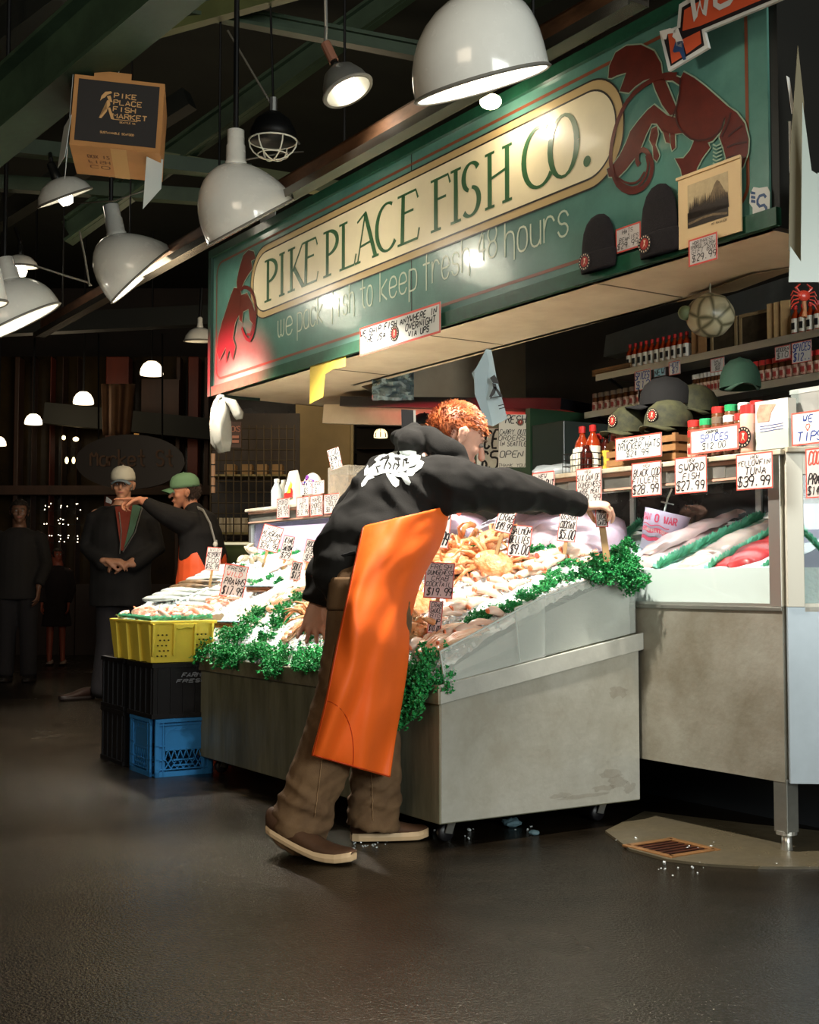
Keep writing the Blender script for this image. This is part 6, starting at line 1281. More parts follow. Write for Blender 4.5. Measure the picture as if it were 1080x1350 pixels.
for i in range(14): m_.ball((.03 + g.uniform(-.035, .04), -.045 + g.uniform(-.01, .01), .06 + g.uniform(0, .11)), (.014, .01, .012), 7, 5, (g.random(), g.random(), 0))
m_.build('wrapped_treats', M('treat_blue', (48, 52, 140), .25, nz=(40, .6), col2=(130, 40, 110)), t)
card_pl('left small card leaning on the treat bag', 396, 411, 634, 652, .02, [('TREATS', 1), ('$5', 1)], sleeve=False, border=.001); card_pl('right small card leaning on the treat bag', 412, 427, 634, 651, .02, [('JERKY', 1), ('$11', 1)], sleeve=False, border=.001)
x = pxl(448, .1); t = st('acrylic_bin', 'clear ribbed acrylic bin with small packets on the far shelf', 'bin', x, .08, 1.318); MB().bb(-.1, .12, 0, .16, 0, .19).build('bin_box', frosted('bin_film', (190, 182, 166), .3), t, bevel=.004); MB().bb(-.09, -.03, .01, .14, .01, .15).build('packets', M('packets', (120, 96, 70), .6, nz=(40, .6)), t)
card('small tilted card standing on the acrylic bin', .075, .115, W(pxl(440, .1), .12, 1.318 + .185), TH + R(30), [('COD', 1), ('JERKY', .8), ('$10', 1)], tilt=-14, sleeve=False, border=.001)
# ================================================================ hanging sack of oyster crackers at the sign's end
c = at(291, 525, 7.7); t = thing('hanging_sack', 'knotted white plastic sack hanging below the sign\'s left end', 'bag', c)
sk_ = M('sack_plastic', (150, 147, 136), .25, coat=.5, nz=(6, .2))
s_ = 7.7 / 1673
m_ = MB().tube([(0, 0, 0), (.0, 0, -4 * s_), (-.0 * s_, 0, -14 * s_), (-1 * s_, 0, -35 * s_), (2 * s_, 0, -58 * s_), (5 * s_, 0, -72 * s_)], [3 * s_, 6 * s_, 12 * s_, 15 * s_, 13 * s_, 6 * s_], 30)
for v in m_.v: a = math.atan2(v.y, v.x); v.x += .008 * math.sin(a * 5 + v.z * 14); v.y += .008 * math.cos(a * 4 - v.z * 9); v += Vector((1, 1, 0)) * .012 * noise.noise(v * 22)
m_.build('sack', sk_, t, smooth=True); MB().ball((0, 0, .005), (.028, .024, .02), 10, 7).build('knot', sk_, t, smooth=True)
MB().tube([(.01, 0, .0), (.07, 0, -.03), (.11, 0, -.1), (.115, 0, -.13)], [(.01, .02), (.03, .03), (.035, .03), (.02, .02)], 10).build('loose_end', sk_, t, smooth=True)
# ================================================================ background hall (world axes)
def wbox(mb, x0, x1, y0, y1, Y, dep=.1):
    a, b = at(x0, y1, Y), at(x1, y0, Y); return mb.bb(a.x, b.x, Y, Y + dep, a.z, b.z)
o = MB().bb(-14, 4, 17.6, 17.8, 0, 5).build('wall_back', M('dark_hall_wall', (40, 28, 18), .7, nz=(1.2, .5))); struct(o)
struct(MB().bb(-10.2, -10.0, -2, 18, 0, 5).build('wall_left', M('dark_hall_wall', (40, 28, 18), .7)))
sf = thing('storefront', 'dark wooden shop front across the hall behind the two men', 'shop front', at(150, 860, 15.6) * 1.0)
sf.location.z = 0
for x0, x1, m_ in [(12, 26, darkwood), (36, 44, darkwood), (60, 68, redwood), (76, 84, darkwood), (96, 103, darkwood), (134, 170, redwood), (228, 238, darkwood), (244, 262, redwood), (266, 276, darkwood)]:
    wbox(MB(), x0, x1, 470, 905, 15.5, .22).build('post', m_, sf, world=True, bevel=.01)
wbox(MB(), -60, 420, 640, 652, 15.4, .25).build('cross_rail', darkwood, sf, world=True)
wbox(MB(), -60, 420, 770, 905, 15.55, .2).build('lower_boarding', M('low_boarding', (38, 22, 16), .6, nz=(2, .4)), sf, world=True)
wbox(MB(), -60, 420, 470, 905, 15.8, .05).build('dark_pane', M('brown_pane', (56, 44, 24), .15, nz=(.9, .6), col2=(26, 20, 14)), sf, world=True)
wbox(MB(), 186, 236, 500, 560, 15.3, .15).build('dark_panel', darkwood, sf, world=True)
t = thing('oval_sign', 'dark oval market sign above the men with dull brown lettering', 'sign', at(172, 610, 13.5))
e = [(172 + 72 * math.cos(R(a)), 609 + 36 * math.sin(R(a))) for a in range(0, 360, 10)]
MB().sheet(e, lambda x, y: at(x, y, 13.5)).build('sign_oval', M('oval_brown', (32, 22, 16), .35), t, world=True, solid=.05); MB().tube([at(130, 585, 13.5), at(130, 440, 13.5)], .01, 5).build('hanging_rod', blackiron, t, world=True); MB().tube([at(214, 585, 13.5), at(214, 440, 13.5)], .01, 5).build('hanging_rod', blackiron, t, world=True)
mb = MB(); write(mb, 'Market St', 118, -614, 112, 20, 2.6, lambda x, y: at(x, -y, 13.45)); mb.build('sign_lettering', M('dull_brown_letters', (92, 64, 42), .5), t, world=True)
t = thing('draped_cloth', 'tan cloth draped on the red post near the oval sign', 'cloth', at(155, 560, 13.9)); MB().grid(lambda u, v: at(134 + u * (44 - 8 * v) + v * 2, 506 + v * 68, 13.9 + .08 * math.sin(u * 14)), 14, 8).build('cloth', M('tan_cloth', (110, 76, 48), .8, nz=(6, .4)), t, world=True, smooth=True, solid=.01)
warm = M('warm_bulb', (255, 222, 160), .3, emit=5)
for i, (x, y, rx, ry) in enumerate([(84, 577, 2.6, 3), (100, 579, 4, 3), (88, 607, 2.4, 4.5), (97, 607, 2.2, 4.5), (180, 572, 3.5, 2)]):
    s_ = 15.2 / 1673; o = MB().ball((0, 0, 0), (rx * s_, rx * s_, ry * s_), 10, 7).build('shop_lamp', warm if i < 4 else M('dim_warm', (200, 140, 70), .4, emit=.5), smooth=True); o.location = at(x, y, 15.2)
    tag(o, ['upper left warm lamp seen in the shop window', 'upper right warm lamp seen in the shop window', 'lower left warm lamp seen in the shop window', 'lower right warm lamp seen in the shop window', 'dim lamp above the oval sign'][i], 'lamp')
t = thing('dome_lamp', 'warm ribbed dome lamp glowing between worker and black panel', 'lamp', at(502, 577, 12)); s_ = 12 / 1673
MB().lathe([(9 * s_, 0), (9.3 * s_, 3 * s_), (8 * s_, 8 * s_), (5 * s_, 11 * s_), (.01, 12 * s_)], 16).build('dome', M('warm_dome', (255, 226, 170), .3, emit=2.2), t, smooth=True); mb = MB()
for a in range(0, 180, 45): mb.tube([(9.6 * s_ * math.cos(q) * math.cos(R(a)), 9.6 * s_ * math.cos(q) * math.sin(R(a)), 12.4 * s_ * math.sin(q)) for q in [i * math.pi / 8 for i in range(9)]], .005, 5)
mb.build('ribs', blackiron, t)
# fairy lights: three rows of tiny bulbs in the window
fl_m = M('fairy_light', (255, 236, 200), .3, emit=9); g = random.Random(9); mb = MB(); n_f = 0
for row_, (y0, xs) in enumerate([(668, (60, 66, 80, 82, 88, 100, 103, 106)), (688, (58, 62, 78, 80, 84, 91, 101)), (710, (58, 61, 64, 68, 78, 81, 85, 90, 102, 104))]):
    t = thing('fairy_lights', ['top', 'middle', 'lowest'][row_] + ' row of tiny fairy lights in the dark window', 'lights', at(80, y0, 15.2))
    MB().tube([at(50, y0 + 2, 15.25), at(70, y0 + 6, 15.25), at(90, y0 + 3, 15.25), at(108, y0 + 4, 15.25)], .004, 4).build('wire', blackiron, t, world=True)
    for x in xs:
        for k in range(2 if x % 3 == 0 else 1): p = at(x + g.uniform(-1.5, 1.5), y0 + g.uniform(-5, 5), 15.2); MB().ball(p, .0058, 6, 4).build('bulb', fl_m, t, world=True)
# wire rack & shelves right of the worker in the cap
rk = thing('wire_rack', 'tall black wire rack with small goods at the far left of the stall', 'rack', at(325, 800, 9.8)); rk.location.z = 0
mb = MB()
for x in range(278, 392, 10): p, q = at(x, 560, 9.8), at(x, 720, 9.8); q.z = 0 if x in (278, 388) else q.z; mb.tube([p, q], .006, 5)
for y in range(565, 720, 14): mb.tube([at(278, y, 9.8), at(390, y, 9.8)], .004, 4)
mb.build('wire_grid', M('dull_wire', (66, 56, 40), .5, .3), rk, world=True)
mb = MB()
for y in (626, 702, 714): mb.bb(at(278, y, 9.9).x, at(390, y, 9.9).x, 9.85, 10.2, at(300, y, 9.9).z - .015, at(300, y, 9.9).z)
mb.build('shelf_board', M('olive_shelf', (110, 96, 44), .5), rk, world=True)
wbox(MB(), 278, 395, 545, 800, 10.3, .05).build('back_board', M('rack_back', (44, 32, 20), .6, nz=(3, .6), col2=(22, 16, 12)), rk, world=True)
wbox(MB(), 285, 345, 715, 718, 9.7, .03).build('glowing_edge', M('glowing_edge', (230, 226, 190), .4, emit=.6), rk, world=True)  # bright strip on the rack, its light put in as weak emission
wbox(MB(), 282, 352, 719, 742, 9.75, .2).build('green_front', M('olive_front', (78, 92, 40), .5, nz=(5, .4)), rk, world=True)
for i in range(5):
    o = MB().lathe([(.03, 0), (.036, .01), (.036, .08), (.026, .11), (.03, .12)], 12).build('glass_jar', M('pale_jar', (176, 162, 134), .3), smooth=True); p = at(286 + i * 8, 702, 9.78); o.location = (p.x, 9.95, p.z); tag(o, 'pale glass jar on the dim rack shelf, ' + ordn(i, 5), 'jar', 'pale jars on the rack')
for i, x in enumerate((296, 318, 338, 358)):
    o = wbox(MB(), x, x + 14, 612, 626, 9.95, .15).build('goods_box', M('tan_box', (128, 98, 56), .6)); tag(o, 'small tan box on the upper rack shelf, ' + ordn(i, 4), 'box', 'tan boxes on the rack')
t = thing('cylinder_post', 'pale banded tube standing in front of the wire rack', 'tube', at(281, 598, 9.3)); MB().tube([at(281, 598, 9.3), at(281, 650, 9.3)], .016, 10).build('tube', M('pale_tube', (160, 126, 100), .5), t, world=True)
mb = MB(); [mb.tube([at(281, y, 9.3), at(281, y + 1.5, 9.3)], .018, 10) for y in (612, 628, 640)]; mb.build('bands', blackiron, t, world=True)
t = thing('shop_sign', 'small dim shop sign beside the hanging sack', 'sign', at(305, 590, 9.5)); wbox(MB(), 292, 318, 556, 590, 9.5, .02).build('board', M('dim_board2', (56, 34, 26), .6), t, world=True)
mb = MB(); write(mb, 'SNACKS', 293, -569, 24, 7, .9, lambda x, y: at(x, -y, 9.48)); [mb.ribbon([(294 + k * 12, -576 - j * 6), (303 + k * 12, -576 - j * 6)], 3.6, lambda x, y: at(x, -y, 9.48)) for k in range(2) for j in range(2)]; mb.build('lettering', M('dim_letters', (150, 96, 76), .6), t, world=True)
o = wbox(MB(), 388, 462, 500, 900, 11.0, .8).build('trim_2', M('beige_pillar', (160, 140, 100), .7, nz=(1.5, .3))); struct(o)
t = thing('door_panel', 'dark arched opening left of the beige pillar', 'door', at(372, 700, 11.2)); wbox(MB(), 364, 390, 596, 900, 11.2, .1).build('panel', M('panel_tan', (116, 86, 56), .6), t, world=True); MB().sheet([(379 + 8 * math.cos(R(a)), 612 - 10 * math.sin(R(a))) for a in range(0, 181, 20)] + [(371, 640), (387, 640)], lambda x, y: at(x, y, 11.15)).build('arch', blackpl, t, world=True, solid=.02)
wbox(MB(), 462, 466, 540, 700, 10.9, .1).build('edge_post', M('olive_post', (150, 134, 90), .5), t, world=True)
for i, x in enumerate((462, 478, 520)): pass
t = thing('dark_shelving', 'dark shelving with rows of goods behind the black panel', 'shelving', at(500, 700, 13)); wbox(MB(), 470, 760, 545, 900, 13.2, .1).build('back', M('shelving_back', (36, 26, 20), .6, nz=(3, .5)), t, world=True); mb = MB(); [wbox(mb, 470, 560, y, y + 2, 13, .15) for y in (560, 590, 620, 650)]; mb.build('shelf_board', darkwood, t, world=True)

# ================================================================ people
def remesh(mb, name, mat, parent, vox, it=6, fac=.5, disp=None, keep=False, label=None):
    me = mb.mesh('tmp'); o = bpy.data.objects.new('tmp', me); COL.objects.link(o)
    m1 = o.modifiers.new('r', 'REMESH'); m1.mode = 'VOXEL'; m1.voxel_size = vox; m1.adaptivity = 0
    m2 = o.modifiers.new('s', 'SMOOTH'); m2.iterations = it; m2.factor = fac
    dg = bpy.context.evaluated_depsgraph_get(); ev = o.evaluated_get(dg); nm_ = bpy.data.meshes.new_from_object(ev)
    bpy.data.objects.remove(o); bpy.data.meshes.remove(me)
    if disp:
        no = [v.normal.copy() for v in nm_.vertices]
        for v, q in zip(nm_.vertices, no): v.co += q * disp(v.co)
    nm_.materials.clear(); nm_.materials.append(mat); nm_.shade_smooth()
    if parent is not None: nm_.transform(inv(parent))
    nm_.name = name; r = bpy.data.objects.new(name, nm_); COL.objects.link(r); r.parent = parent
    if label: r['label'] = label
    return r
def fixnorm(mb):
    bm = bmesh.new(); me = mb.mesh('t'); bm.from_mesh(me); bmesh.ops.recalc_face_normals(bm, faces=bm.faces); bm.to_mesh(me)
    mb.v = [v.co.copy() for v in me.vertices]; mb.f = [tuple(p.vertices) for p in me.polygons]; bm.free(); bpy.data.meshes.remove(me); return mb
def frame3(f, up):
    f = Vector(f).normalized(); up = Vector(up); up = (up - f * up.dot(f)).normalized(); r_ = f.cross(up)
    return Matrix((r_, f, up)).transposed()                       # local x right, y forward, z up
def head(mb, c, f, up, s=1., neck=None):
    m = frame3(f, up) * s; c = Vector(c)
    def B(p, r, n=16, k=10): q = MB().ball((0, 0, 0), r, n, k); mb.add([c + m @ (Vector(p) + v) for v in q.v], q.f)
    B((0, -.012, .022), (.076, .097, .09), 24, 16)
    q = MB().tube([(0, .02, .03), (0, .034, -.02), (0, .045, -.065), (0, .055, -.09)], [(.066, .055), (.062, .05), (.046, .038), (.026, .022)], 16, hint=(1, 0, 0), dome=True); mb.add([c + m @ v for v in q.v], q.f)
    q = MB().tube([(0, .082, .022), (0, .1, -.002), (0, .108, -.018)], [.009, .011, .014], 8, dome=True); mb.add([c + m @ v for v in q.v], q.f)
    B((0, .073, .03), (.052, .016, .010)); B((.036, .058, -.018), (.024, .022, .022)); B((-.036, .058, -.018), (.024, .022, .022)); B((0, .083, -.045), (.023, .012, .006)); B((0, .082, -.056), (.02, .012, .007)); B((0, .07, -.086), (.022, .02, .016))
    for s_ in (-1, 1):
        q = MB().ball((0, 0, 0), (.008, .018, .031), 14, 10, (0, s_ * .35, 0)); mb.add([c + m @ (Vector((s_ * .081, -.004, -.004)) + v) for v in q.v], q.f)
        q = MB().tube([(s_ * .083, .006, .02), (s_ * .088, -.012, .026), (s_ * .091, -.026, .008), (s_ * .086, -.018, -.018), (s_ * .08, -.004, -.034)], [.0045, .0055, .0055, .005, .006], 7, dome=True); mb.add([c + m @ v for v in q.v], q.f)
    if neck is not None: mb.tube([c + m @ Vector((0, -.03, -.04)), c + m @ Vector((0, -.035, -.09)), neck], [.056, .054, .06], 16, dome=True)
    return c, m
def face_parts(c, m, parent, iris=(70, 50, 34), lips=(150, 84, 72)):
    for s_ in (-1, 1):
        e = MB().ball(c + m @ Vector((s_ * .029, .0775, .010)), .0085, 12, 8); e.build('eye', M('eye_white', (140, 130, 122), .4), parent, world=True, smooth=True)
        MB().ball(c + m @ Vector((s_ * .029, .084, .010)), (.0045, .003, .0045), 10, 6).build('iris', M('iris', iris, .15), parent, world=True, smooth=True)
        MB().tube([c + m @ Vector((s_ * .046, .078, .028)), c + m @ Vector((s_ * .03, .091, .034)), c + m @ Vector((s_ * .014, .092, .030))], [.003, .0045, .003], 6, dome=True).build('eyebrow', M('brow_hair', (96, 78, 60), .8), parent, world=True, smooth=True)
    MB().tube([c + m @ Vector((-.02, .088, -.05)), c + m @ Vector((0, .096, -.0505)), c + m @ Vector((.02, .088, -.05))], [.002, .0045, .002], 6, dome=True).build('lips', M('lips', lips, .5), parent, world=True, smooth=True)
def hand(mb, wr, d, pn, curl=(.5, .5, .5, .5), s=1., side=1, thumb=(.9, .3), spread=.08):
    """wrist point, direction of hand, palm normal; side=+1 puts the thumb at d x pn"""
    d = Vector(d).normalized(); pn = Vector(pn); pn = (pn - d * pn.dot(d)).normalized(); lat = d.cross(pn) * side; wr = Vector(wr)
    mb.tube([wr - d * .03 * s, wr, wr + d * .035 * s, wr + d * .075 * s, wr + d * .092 * s], [(.027 * s, .021 * s), (.028 * s, .02 * s), (.038 * s, .017 * s), (.042 * s, .015 * s), (.04 * s, .012 * s)], 14, hint=lat, dome=True)
    ln = [(.043, .026, .021), (.048, .03, .023), (.044, .028, .022), (.034, .021, .019)]
    for k in range(4):
        b = wr + d * (.086 - .006 * abs(k - 1.2)) * s + lat * (.031 - .021 * k) * s; a = 0; P = [b - d * .02 * s, b]; dd = d + lat * (1.3 - k) * spread; dd.normalize()
        for j, l in enumerate(ln[k]):
            a += curl[k] * (.75, 1.1, .8)[j]; P.append(P[-1] + (dd * math.cos(a) + pn * math.sin(a)) * l * s)
        mb.tube(P, [r_ * s for r_ in (.0095, .0098, .0092, .0085, .0068)], 9, dome=True)
    b = wr + d * .018 * s + lat * .024 * s; t1 = (d * .75 + lat * thumb[0] * .8 + pn * thumb[1]).normalized(); t2 = (d * .95 + lat * thumb[0] * .2 + pn * thumb[1] * 1.6).normalized()
    mb.tube([b - t1 * .015 * s, b, b + t1 * .042 * s, b + t1 * .042 * s + t2 * .032 * s, b + t1 * .042 * s + t2 * .056 * s], [r_ * s for r_ in (.014, .016, .0125, .011, .0085)], 9, dome=True)
def skin(name, c): return M(name, c, .5, nz=(16, .12), sss=.15, bump=(120, .06))
def hair_shell(c, m, parent, mat, thick=.014, n=2600, keep=lambda p: True, ln=.018, seed=1, flow=(0, .5, -1), na=1.):
    q = MB().ball((0, -.012, .022), (.076 + thick, .097 + thick, .09 + thick), 56, 36); ok = [keep(v) for v in q.v]
    for v in q.v: v += Vector((v.x, v.y, v.z - .02)).normalized() * (.006 * noise.noise(v * 60) + .003 * noise.noise(v * 160)) * na
    f = [x for x in q.f if all(ok[i] for i in x)]; g = random.Random(seed); mb = MB(); mb.add(q.v, f)
    cand = [i for i in range(len(q.v)) if ok[i]]; fw = Vector(flow)
    for _ in range(n):
        i = g.choice(cand); p = q.v[i] + Vector((g.uniform(-1, 1), g.uniform(-1, 1), g.uniform(-1, 1))) * .006; nn = Vector((p.x, p.y + .012, p.z - .022)).normalized()
        t = (fw - nn * fw.dot(nn) + Vector((g.uniform(-.6, .6), g.uniform(-.6, .6), g.uniform(-.6, .6)))).normalized(); w_ = nn.cross(t) * .0016
        mb.add([p - nn * .003 - w_, p - nn * .003 + w_, p + t * ln * .6 + nn * .004 + w_ * .5, p + t * ln + nn * .002], [(0, 1, 2, 3)])
    mb.v = [c + m @ v for v in mb.v]; used = {i for x in mb.f for i in x}; mp = {}; vs = []
    for i in sorted(used): mp[i] = len(vs); vs.append(mb.v[i])
    mb.v = vs; mb.f = [tuple(mp[i] for i in x) for x in mb.f]
    return mb.build('hair', mat, parent, world=True, smooth=True)
def cap_on(c, m, parent, mc, mbill, nm='cap', panel=None):
    q = MB().lathe([(.1, -.002), (.101, .02), (.096, .055), (.078, .085), (.045, .103), (.008, .109)], 28, Matrix.Translation((0, -.01, .04)) @ Matrix.Diagonal((.9, 1.08, 1, 1)))
    cp = MB().add([c + m @ v for v in q.v], q.f).build(nm, mc, parent, world=True, smooth=True)
    b = MB().grid(lambda u, v: c + m @ Vector(((u - .5) * .155 * (1 - .15 * v), .078 + .022 * math.cos((u - .5) * 2.6) + v * .062 * math.cos((u - .5) * 2.2), .046 - .03 * ((u - .5) * 2) ** 2 - .014 * v)), 16, 6)
    b.build('bill', mbill, parent, world=True, smooth=True, solid=.004)
    MB().ball(c + m @ Vector((0, -.01, .149)), .006, 8, 6).build('cap_button', mc, parent, world=True)
    return cp
def shoe(parent, loc, dirv, L_, up_m, sole_m, lift=0., s=1., roll=0):
    d = Vector(dirv); rz = math.atan2(d.y, d.x); mt = Matrix.Translation(loc) @ Matrix.Rotation(rz, 4, 'Z'); n = 16
    def ln_(k): return lift * (1 - min(1, k / .68)) ** 1.25 + max(0, (k - .85)) * .05
    def ring(k, z0, z1, wf, nn=14):
        w_ = wf * (.030 + .020 * math.sin(min(1, k / .75) * math.pi * .5) if k < .75 else .05 * math.sqrt(max(.02, 1 - ((k - .75) / .26) ** 2))) * s * (.5 if k < .0 else 1)
        if k < .08: w_ *= .72 + .28 * k / .08
        return [mt @ Vector((k * L_, w_ * math.cos(2 * math.pi * j / nn), ln_(k) + (z0 + z1) / 2 + (z1 - z0) / 2 * (1 if math.sin(2 * math.pi * j / nn) > .01 else -1 if math.sin(2 * math.pi * j / nn) < -.01 else 0))) for j in range(nn)]
    ks = [0, .03, .08, .16, .26, .38, .5, .62, .74, .84, .91, .96, .99]
    MB().rings([ring(k, 0, .03 * s, 1.0) for k in ks]).build('sole', sole_m, parent, world=True, smooth=False, bevel=.004)
    top = {0: .075, .03: .085, .08: .09, .16: .092, .26: .09, .38: .082, .5: .07, .62: .058, .74: .05, .84: .046, .91: .042, .96: .036, .99: .03}
    def ring2(k, nn=14):
        h = top[k] * s; base = ring(k, 0, 0, .93, nn); o_ = []
        for j, p in enumerate(base):
            a = 2 * math.pi * j / nn; q = Vector(p); q.z += .022 * s + (h - .022 * s) * max(0, math.sin(a)) ** .6 if math.sin(a) > 0 else .022 * s
            o_.append(q)
        return o_
    MB().rings([ring2(k) for k in ks]).build('shoe_upper', up_m, parent, world=True, smooth=True)

# ---------------------------------------------------------------- the red-haired worker
wk = thing('person', 'red-haired worker in black hoodie and orange apron leaning over the ice', 'person', (-.12, 4.25, 0), 0)
sk1 = skin('fair_skin', (236, 180, 154))
NB = at(578, 600, 4.34)
b = MB(); hc, hm = head(b, at(603, 578, 4.36), (.80, .22, -.42), (.36, .12, .92), 1.0, NB)
hipR, kneeR, ankR = at(482, 775, 4.14), at(452, 925, 4.12), at(400, 1082, 4.18)
hipL, kneeL, ankL = at(508, 775, 4.36), at(508, 930, 4.34), at(492, 1082, 4.36)
shR, elR, wrR = at(592, 638, 4.2), at(676, 650, 4.40), at(766, 667, 4.57)
shL, elL, wrL = at(503, 634, 4.5), at(453, 708, 4.52), at(418, 790, 4.50)
pel, chest = (hipR + hipL) / 2 + Vector((0, 0, .06)), at(545, 635, 4.33)
b.tube([pel, pel.lerp(chest, .5), chest, NB], [(.15, .11), (.13, .1), (.16, .1), (.06, .06)], 16, hint=shL - shR, dome=True)
for P, r_ in [((hipR, kneeR, ankR), (.075, .055, .04)), ((hipL, kneeL, ankL), (.075, .055, .04)), ((chest, shR, elR, wrR), (.06, .05, .042, .027)), ((chest, shL, elL, wrL), (.06, .05, .042, .027))]: b.tube(P, r_, 12, dome=True)
# right hand gripping the stake (thumb hidden towards us below), fingers folded down over its top
hand(b, wrR + Vector((.0, 0, 0)), (.96, .12, .06), (-.1, .3, -1), (.62, .66, .7, .74), .92, side=1, thumb=(.5, 1.0))
hand(b, wrL + Vector((0, 0, -.012)), (-.10, -.30, -1), (.15, -1, .2), (.34, .46, .34, .22), 1.0, side=-1, thumb=(.5, .35), spread=.2)
remesh(fixnorm(b), 'body', sk1, wk, .0045, 3, .5)
face_parts(hc, hm, wk, (80, 90, 100), (190, 110, 100))
hairm = bpy.data.materials.new('ginger_hair'); hairm.use_nodes = True; nt = hairm.node_tree; tn = nt.nodes.new('ShaderNodeTexNoise'); tn.inputs['Scale'].default_value = 30; tn.inputs['Detail'].default_value = 3; cr_ = nt.nodes.new('ShaderNodeValToRGB')
cr_.color_ramp.elements[0].color = srgb((118, 54, 22)); cr_.color_ramp.elements[0].position = .35; cr_.color_ramp.elements[1].color = srgb((188, 104, 54)); cr_.color_ramp.elements[1].position = .65
tc = nt.nodes.new('ShaderNodeTexCoord'); nt.links.new(tc.outputs['Object'], tn.inputs['Vector']); nt.links.new(tn.outputs[0], cr_.inputs[0]); nt.links.new(cr_.outputs[0], nt.nodes['Principled BSDF'].inputs['Base Color']); nt.nodes['Principled BSDF'].inputs['Roughness'].default_value = .55
def hk(v):                                   # hairline: forehead, around the ears, nape
    if v.y > .05: return v.z > .062 - max(0, abs(v.x) - .03) * .6
    if v.y > -.012: return v.z > .022 + (v.y + .01) * .5
    return v.z > -.045 + (.05 if v.y > -.035 else 0)
hair_shell(hc, hm, wk, hairm, .008, 5200, hk, .010, 3, (.25, 1, -.3), .2)
# trousers
tr = M('brown_canvas', (124, 96, 66), .85, nz=(5, .3), col2=(88, 64, 42), bump=(260, .3, .003))
mb = MB()
mb.tube([at(480, 742, 4.22), at(486, 775, 4.22), at(492, 815, 4.24)], [(.165, .13), (.17, .14), (.15, .12)], 18, hint=shL - shR, dome=True)
mb.tube([hipR, at(470, 850, 4.12), at(455, 925, 4.12), at(427, 1000, 4.14), at(403, 1062, 4.16), at(397, 1088, 4.17)], [.118, .106, .098, .092, .092, .098], 16, dome=True)
mb.tube([at(498, 775, 4.36), at(492, 850, 4.37), at(494, 930, 4.37), at(495, 1010, 4.37), at(493, 1080, 4.37), at(492, 1090, 4.37)], [.108, .092, .088, .086, .09, .09], 16, dome=False)
def folds(v):
    z = v.z; k = max(0, 1 - abs(z - .13) / .22); k2 = max(0, 1 - abs(z - .52) / .2) * .6
    p = Vector((v.x * 6, v.y * 6, z * 17 + v.x * 9)); r1 = 1 - abs(noise.noise(p)) * 2.4; r2 = 1 - abs(noise.noise(Vector((v.x * 9 + 4, v.y * 9, z * 26 - v.x * 20)))) * 2.4; return (.011 * max(-.3, r1) + .006 * max(-.3, r2) - .006) * (k * 1.1 + k2 + .15)
TRO = remesh(fixnorm(mb), 'trousers', tr, wk, .009, 3, .5, folds)
tv = [wk.location + v.co for v in TRO.data.vertices]; BT = BVHTree.FromPolygons(tv, [tuple(p.vertices) for p in TRO.data.polygons])
def ontr(x, y, off=.004):
    d = ray(x, y).normalized(); h_ = BT.ray_cast(Vector((0, 0, CH)), d); return h_[0] + h_[1] * off if h_[0] is not None else at(x, y, 4.1)
MB().grid(lambda u, v: ontr(436 + u * 32 - v * 3, 762 + v * 42, .005), 10, 12).build('back_pocket', M('brown_canvas_pocket', (116, 88, 58), .85, nz=(5, .3)), wk, world=True, smooth=True, solid=.004)
mb = MB(); [mb.tube([ontr(x0 + (x1 - x0) * k / 20, y0 + (y1 - y0) * k / 20, .003) for k in range(21)], .0016, 5) for x0, y0, x1, y1 in ((436, 766, 468, 764), (442, 850, 432, 905), (448, 850, 438, 905), (425, 1000, 415, 1075), (490, 1020, 492, 1082))]; mb.build('seam', M('canvas_seam', (150, 118, 84), .8), wk, world=True)
# hoodie
hd = M('black_hoodie', (19, 17, 14), .92, nz=(7, .2), bump=(300, .25, .003))
mb = MB(); lat = shL - shR
mb.tube([at(473, 742, 4.22), at(484, 722, 4.24), at(502, 690, 4.27), at(522, 660, 4.31), at(540, 634, 4.35), at(560, 612, 4.37)], [(.175, .14), (.18, .15), (.175, .148), (.19, .145), (.175, .125), (.11, .09)], 24, hint=lat, dome=True)
mb.tube([at(548, 640, 4.28), at(592, 640, 4.2), at(636, 643, 4.31), at(672, 648, 4.39), at(702, 652, 4.45), at(740, 662, 4.52), at(766, 667, 4.57)], [.1, .094, .082, .07, .062, .052, .037], 16)
mb.tube([at(540, 632, 4.4), at(505, 634, 4.49), at(478, 668, 4.51), at(453, 708, 4.52), at(432, 750, 4.51), at(416, 792, 4.50)], [.09, .088, .076, .072, .064, .048], 16)
mb.tube([at(540, 586, 4.28), at(545, 582, 4.4)], [.05, .06], 12, dome=True)
mb.tube([at(612, 612, 4.28), at(592, 592, 4.27), at(576, 580, 4.33), at(570, 578, 4.42), at(590, 588, 4.5), at(612, 606, 4.48)], [.03, .036, .034, .032, .034, .03], 12, dome=True)
mb.tube([at(582, 592, 4.28), at(562, 583, 4.33), at(542, 580, 4.38), at(527, 579, 4.42)], [(.05, .04), (.058, .04), (.05, .034), (.03, .016)], 14, hint=lat, dome=True)
def hf(v):
    a = noise.noise(Vector((v.x * 5 + v.z * 9, v.y * 5, v.z * 5 - v.x * 7))); b_ = noise.noise(Vector((v.x * 14 + v.z * 22, v.y * 10, v.z * 12 - v.x * 16)))
    rg = 1 - abs(noise.noise(Vector((v.x * 6 + v.z * 11, v.y * 5, v.z * 7 - v.x * 5)))) * 2.6
    return .011 * a + .005 * b_ + .010 * max(-.4, rg)
HO = remesh(fixnorm(mb), 'hoodie', hd, wk, .0085, 3, .5, hf)
mb = MB()
for p, q, r_ in ((at(757, 665, 4.555), at(768, 667.5, 4.572), .041), (at(420, 782, 4.50), at(416, 795, 4.50), .052)): mb.tube([p, p.lerp(q, .15), p.lerp(q, .85), q], [r_ * .92, r_, r_, r_ * .9], 18)
mb.build('cuff', M('hoodie_rib', (24, 22, 20), .95, bump=(400, .3, .003)), wk, world=True, smooth=True)
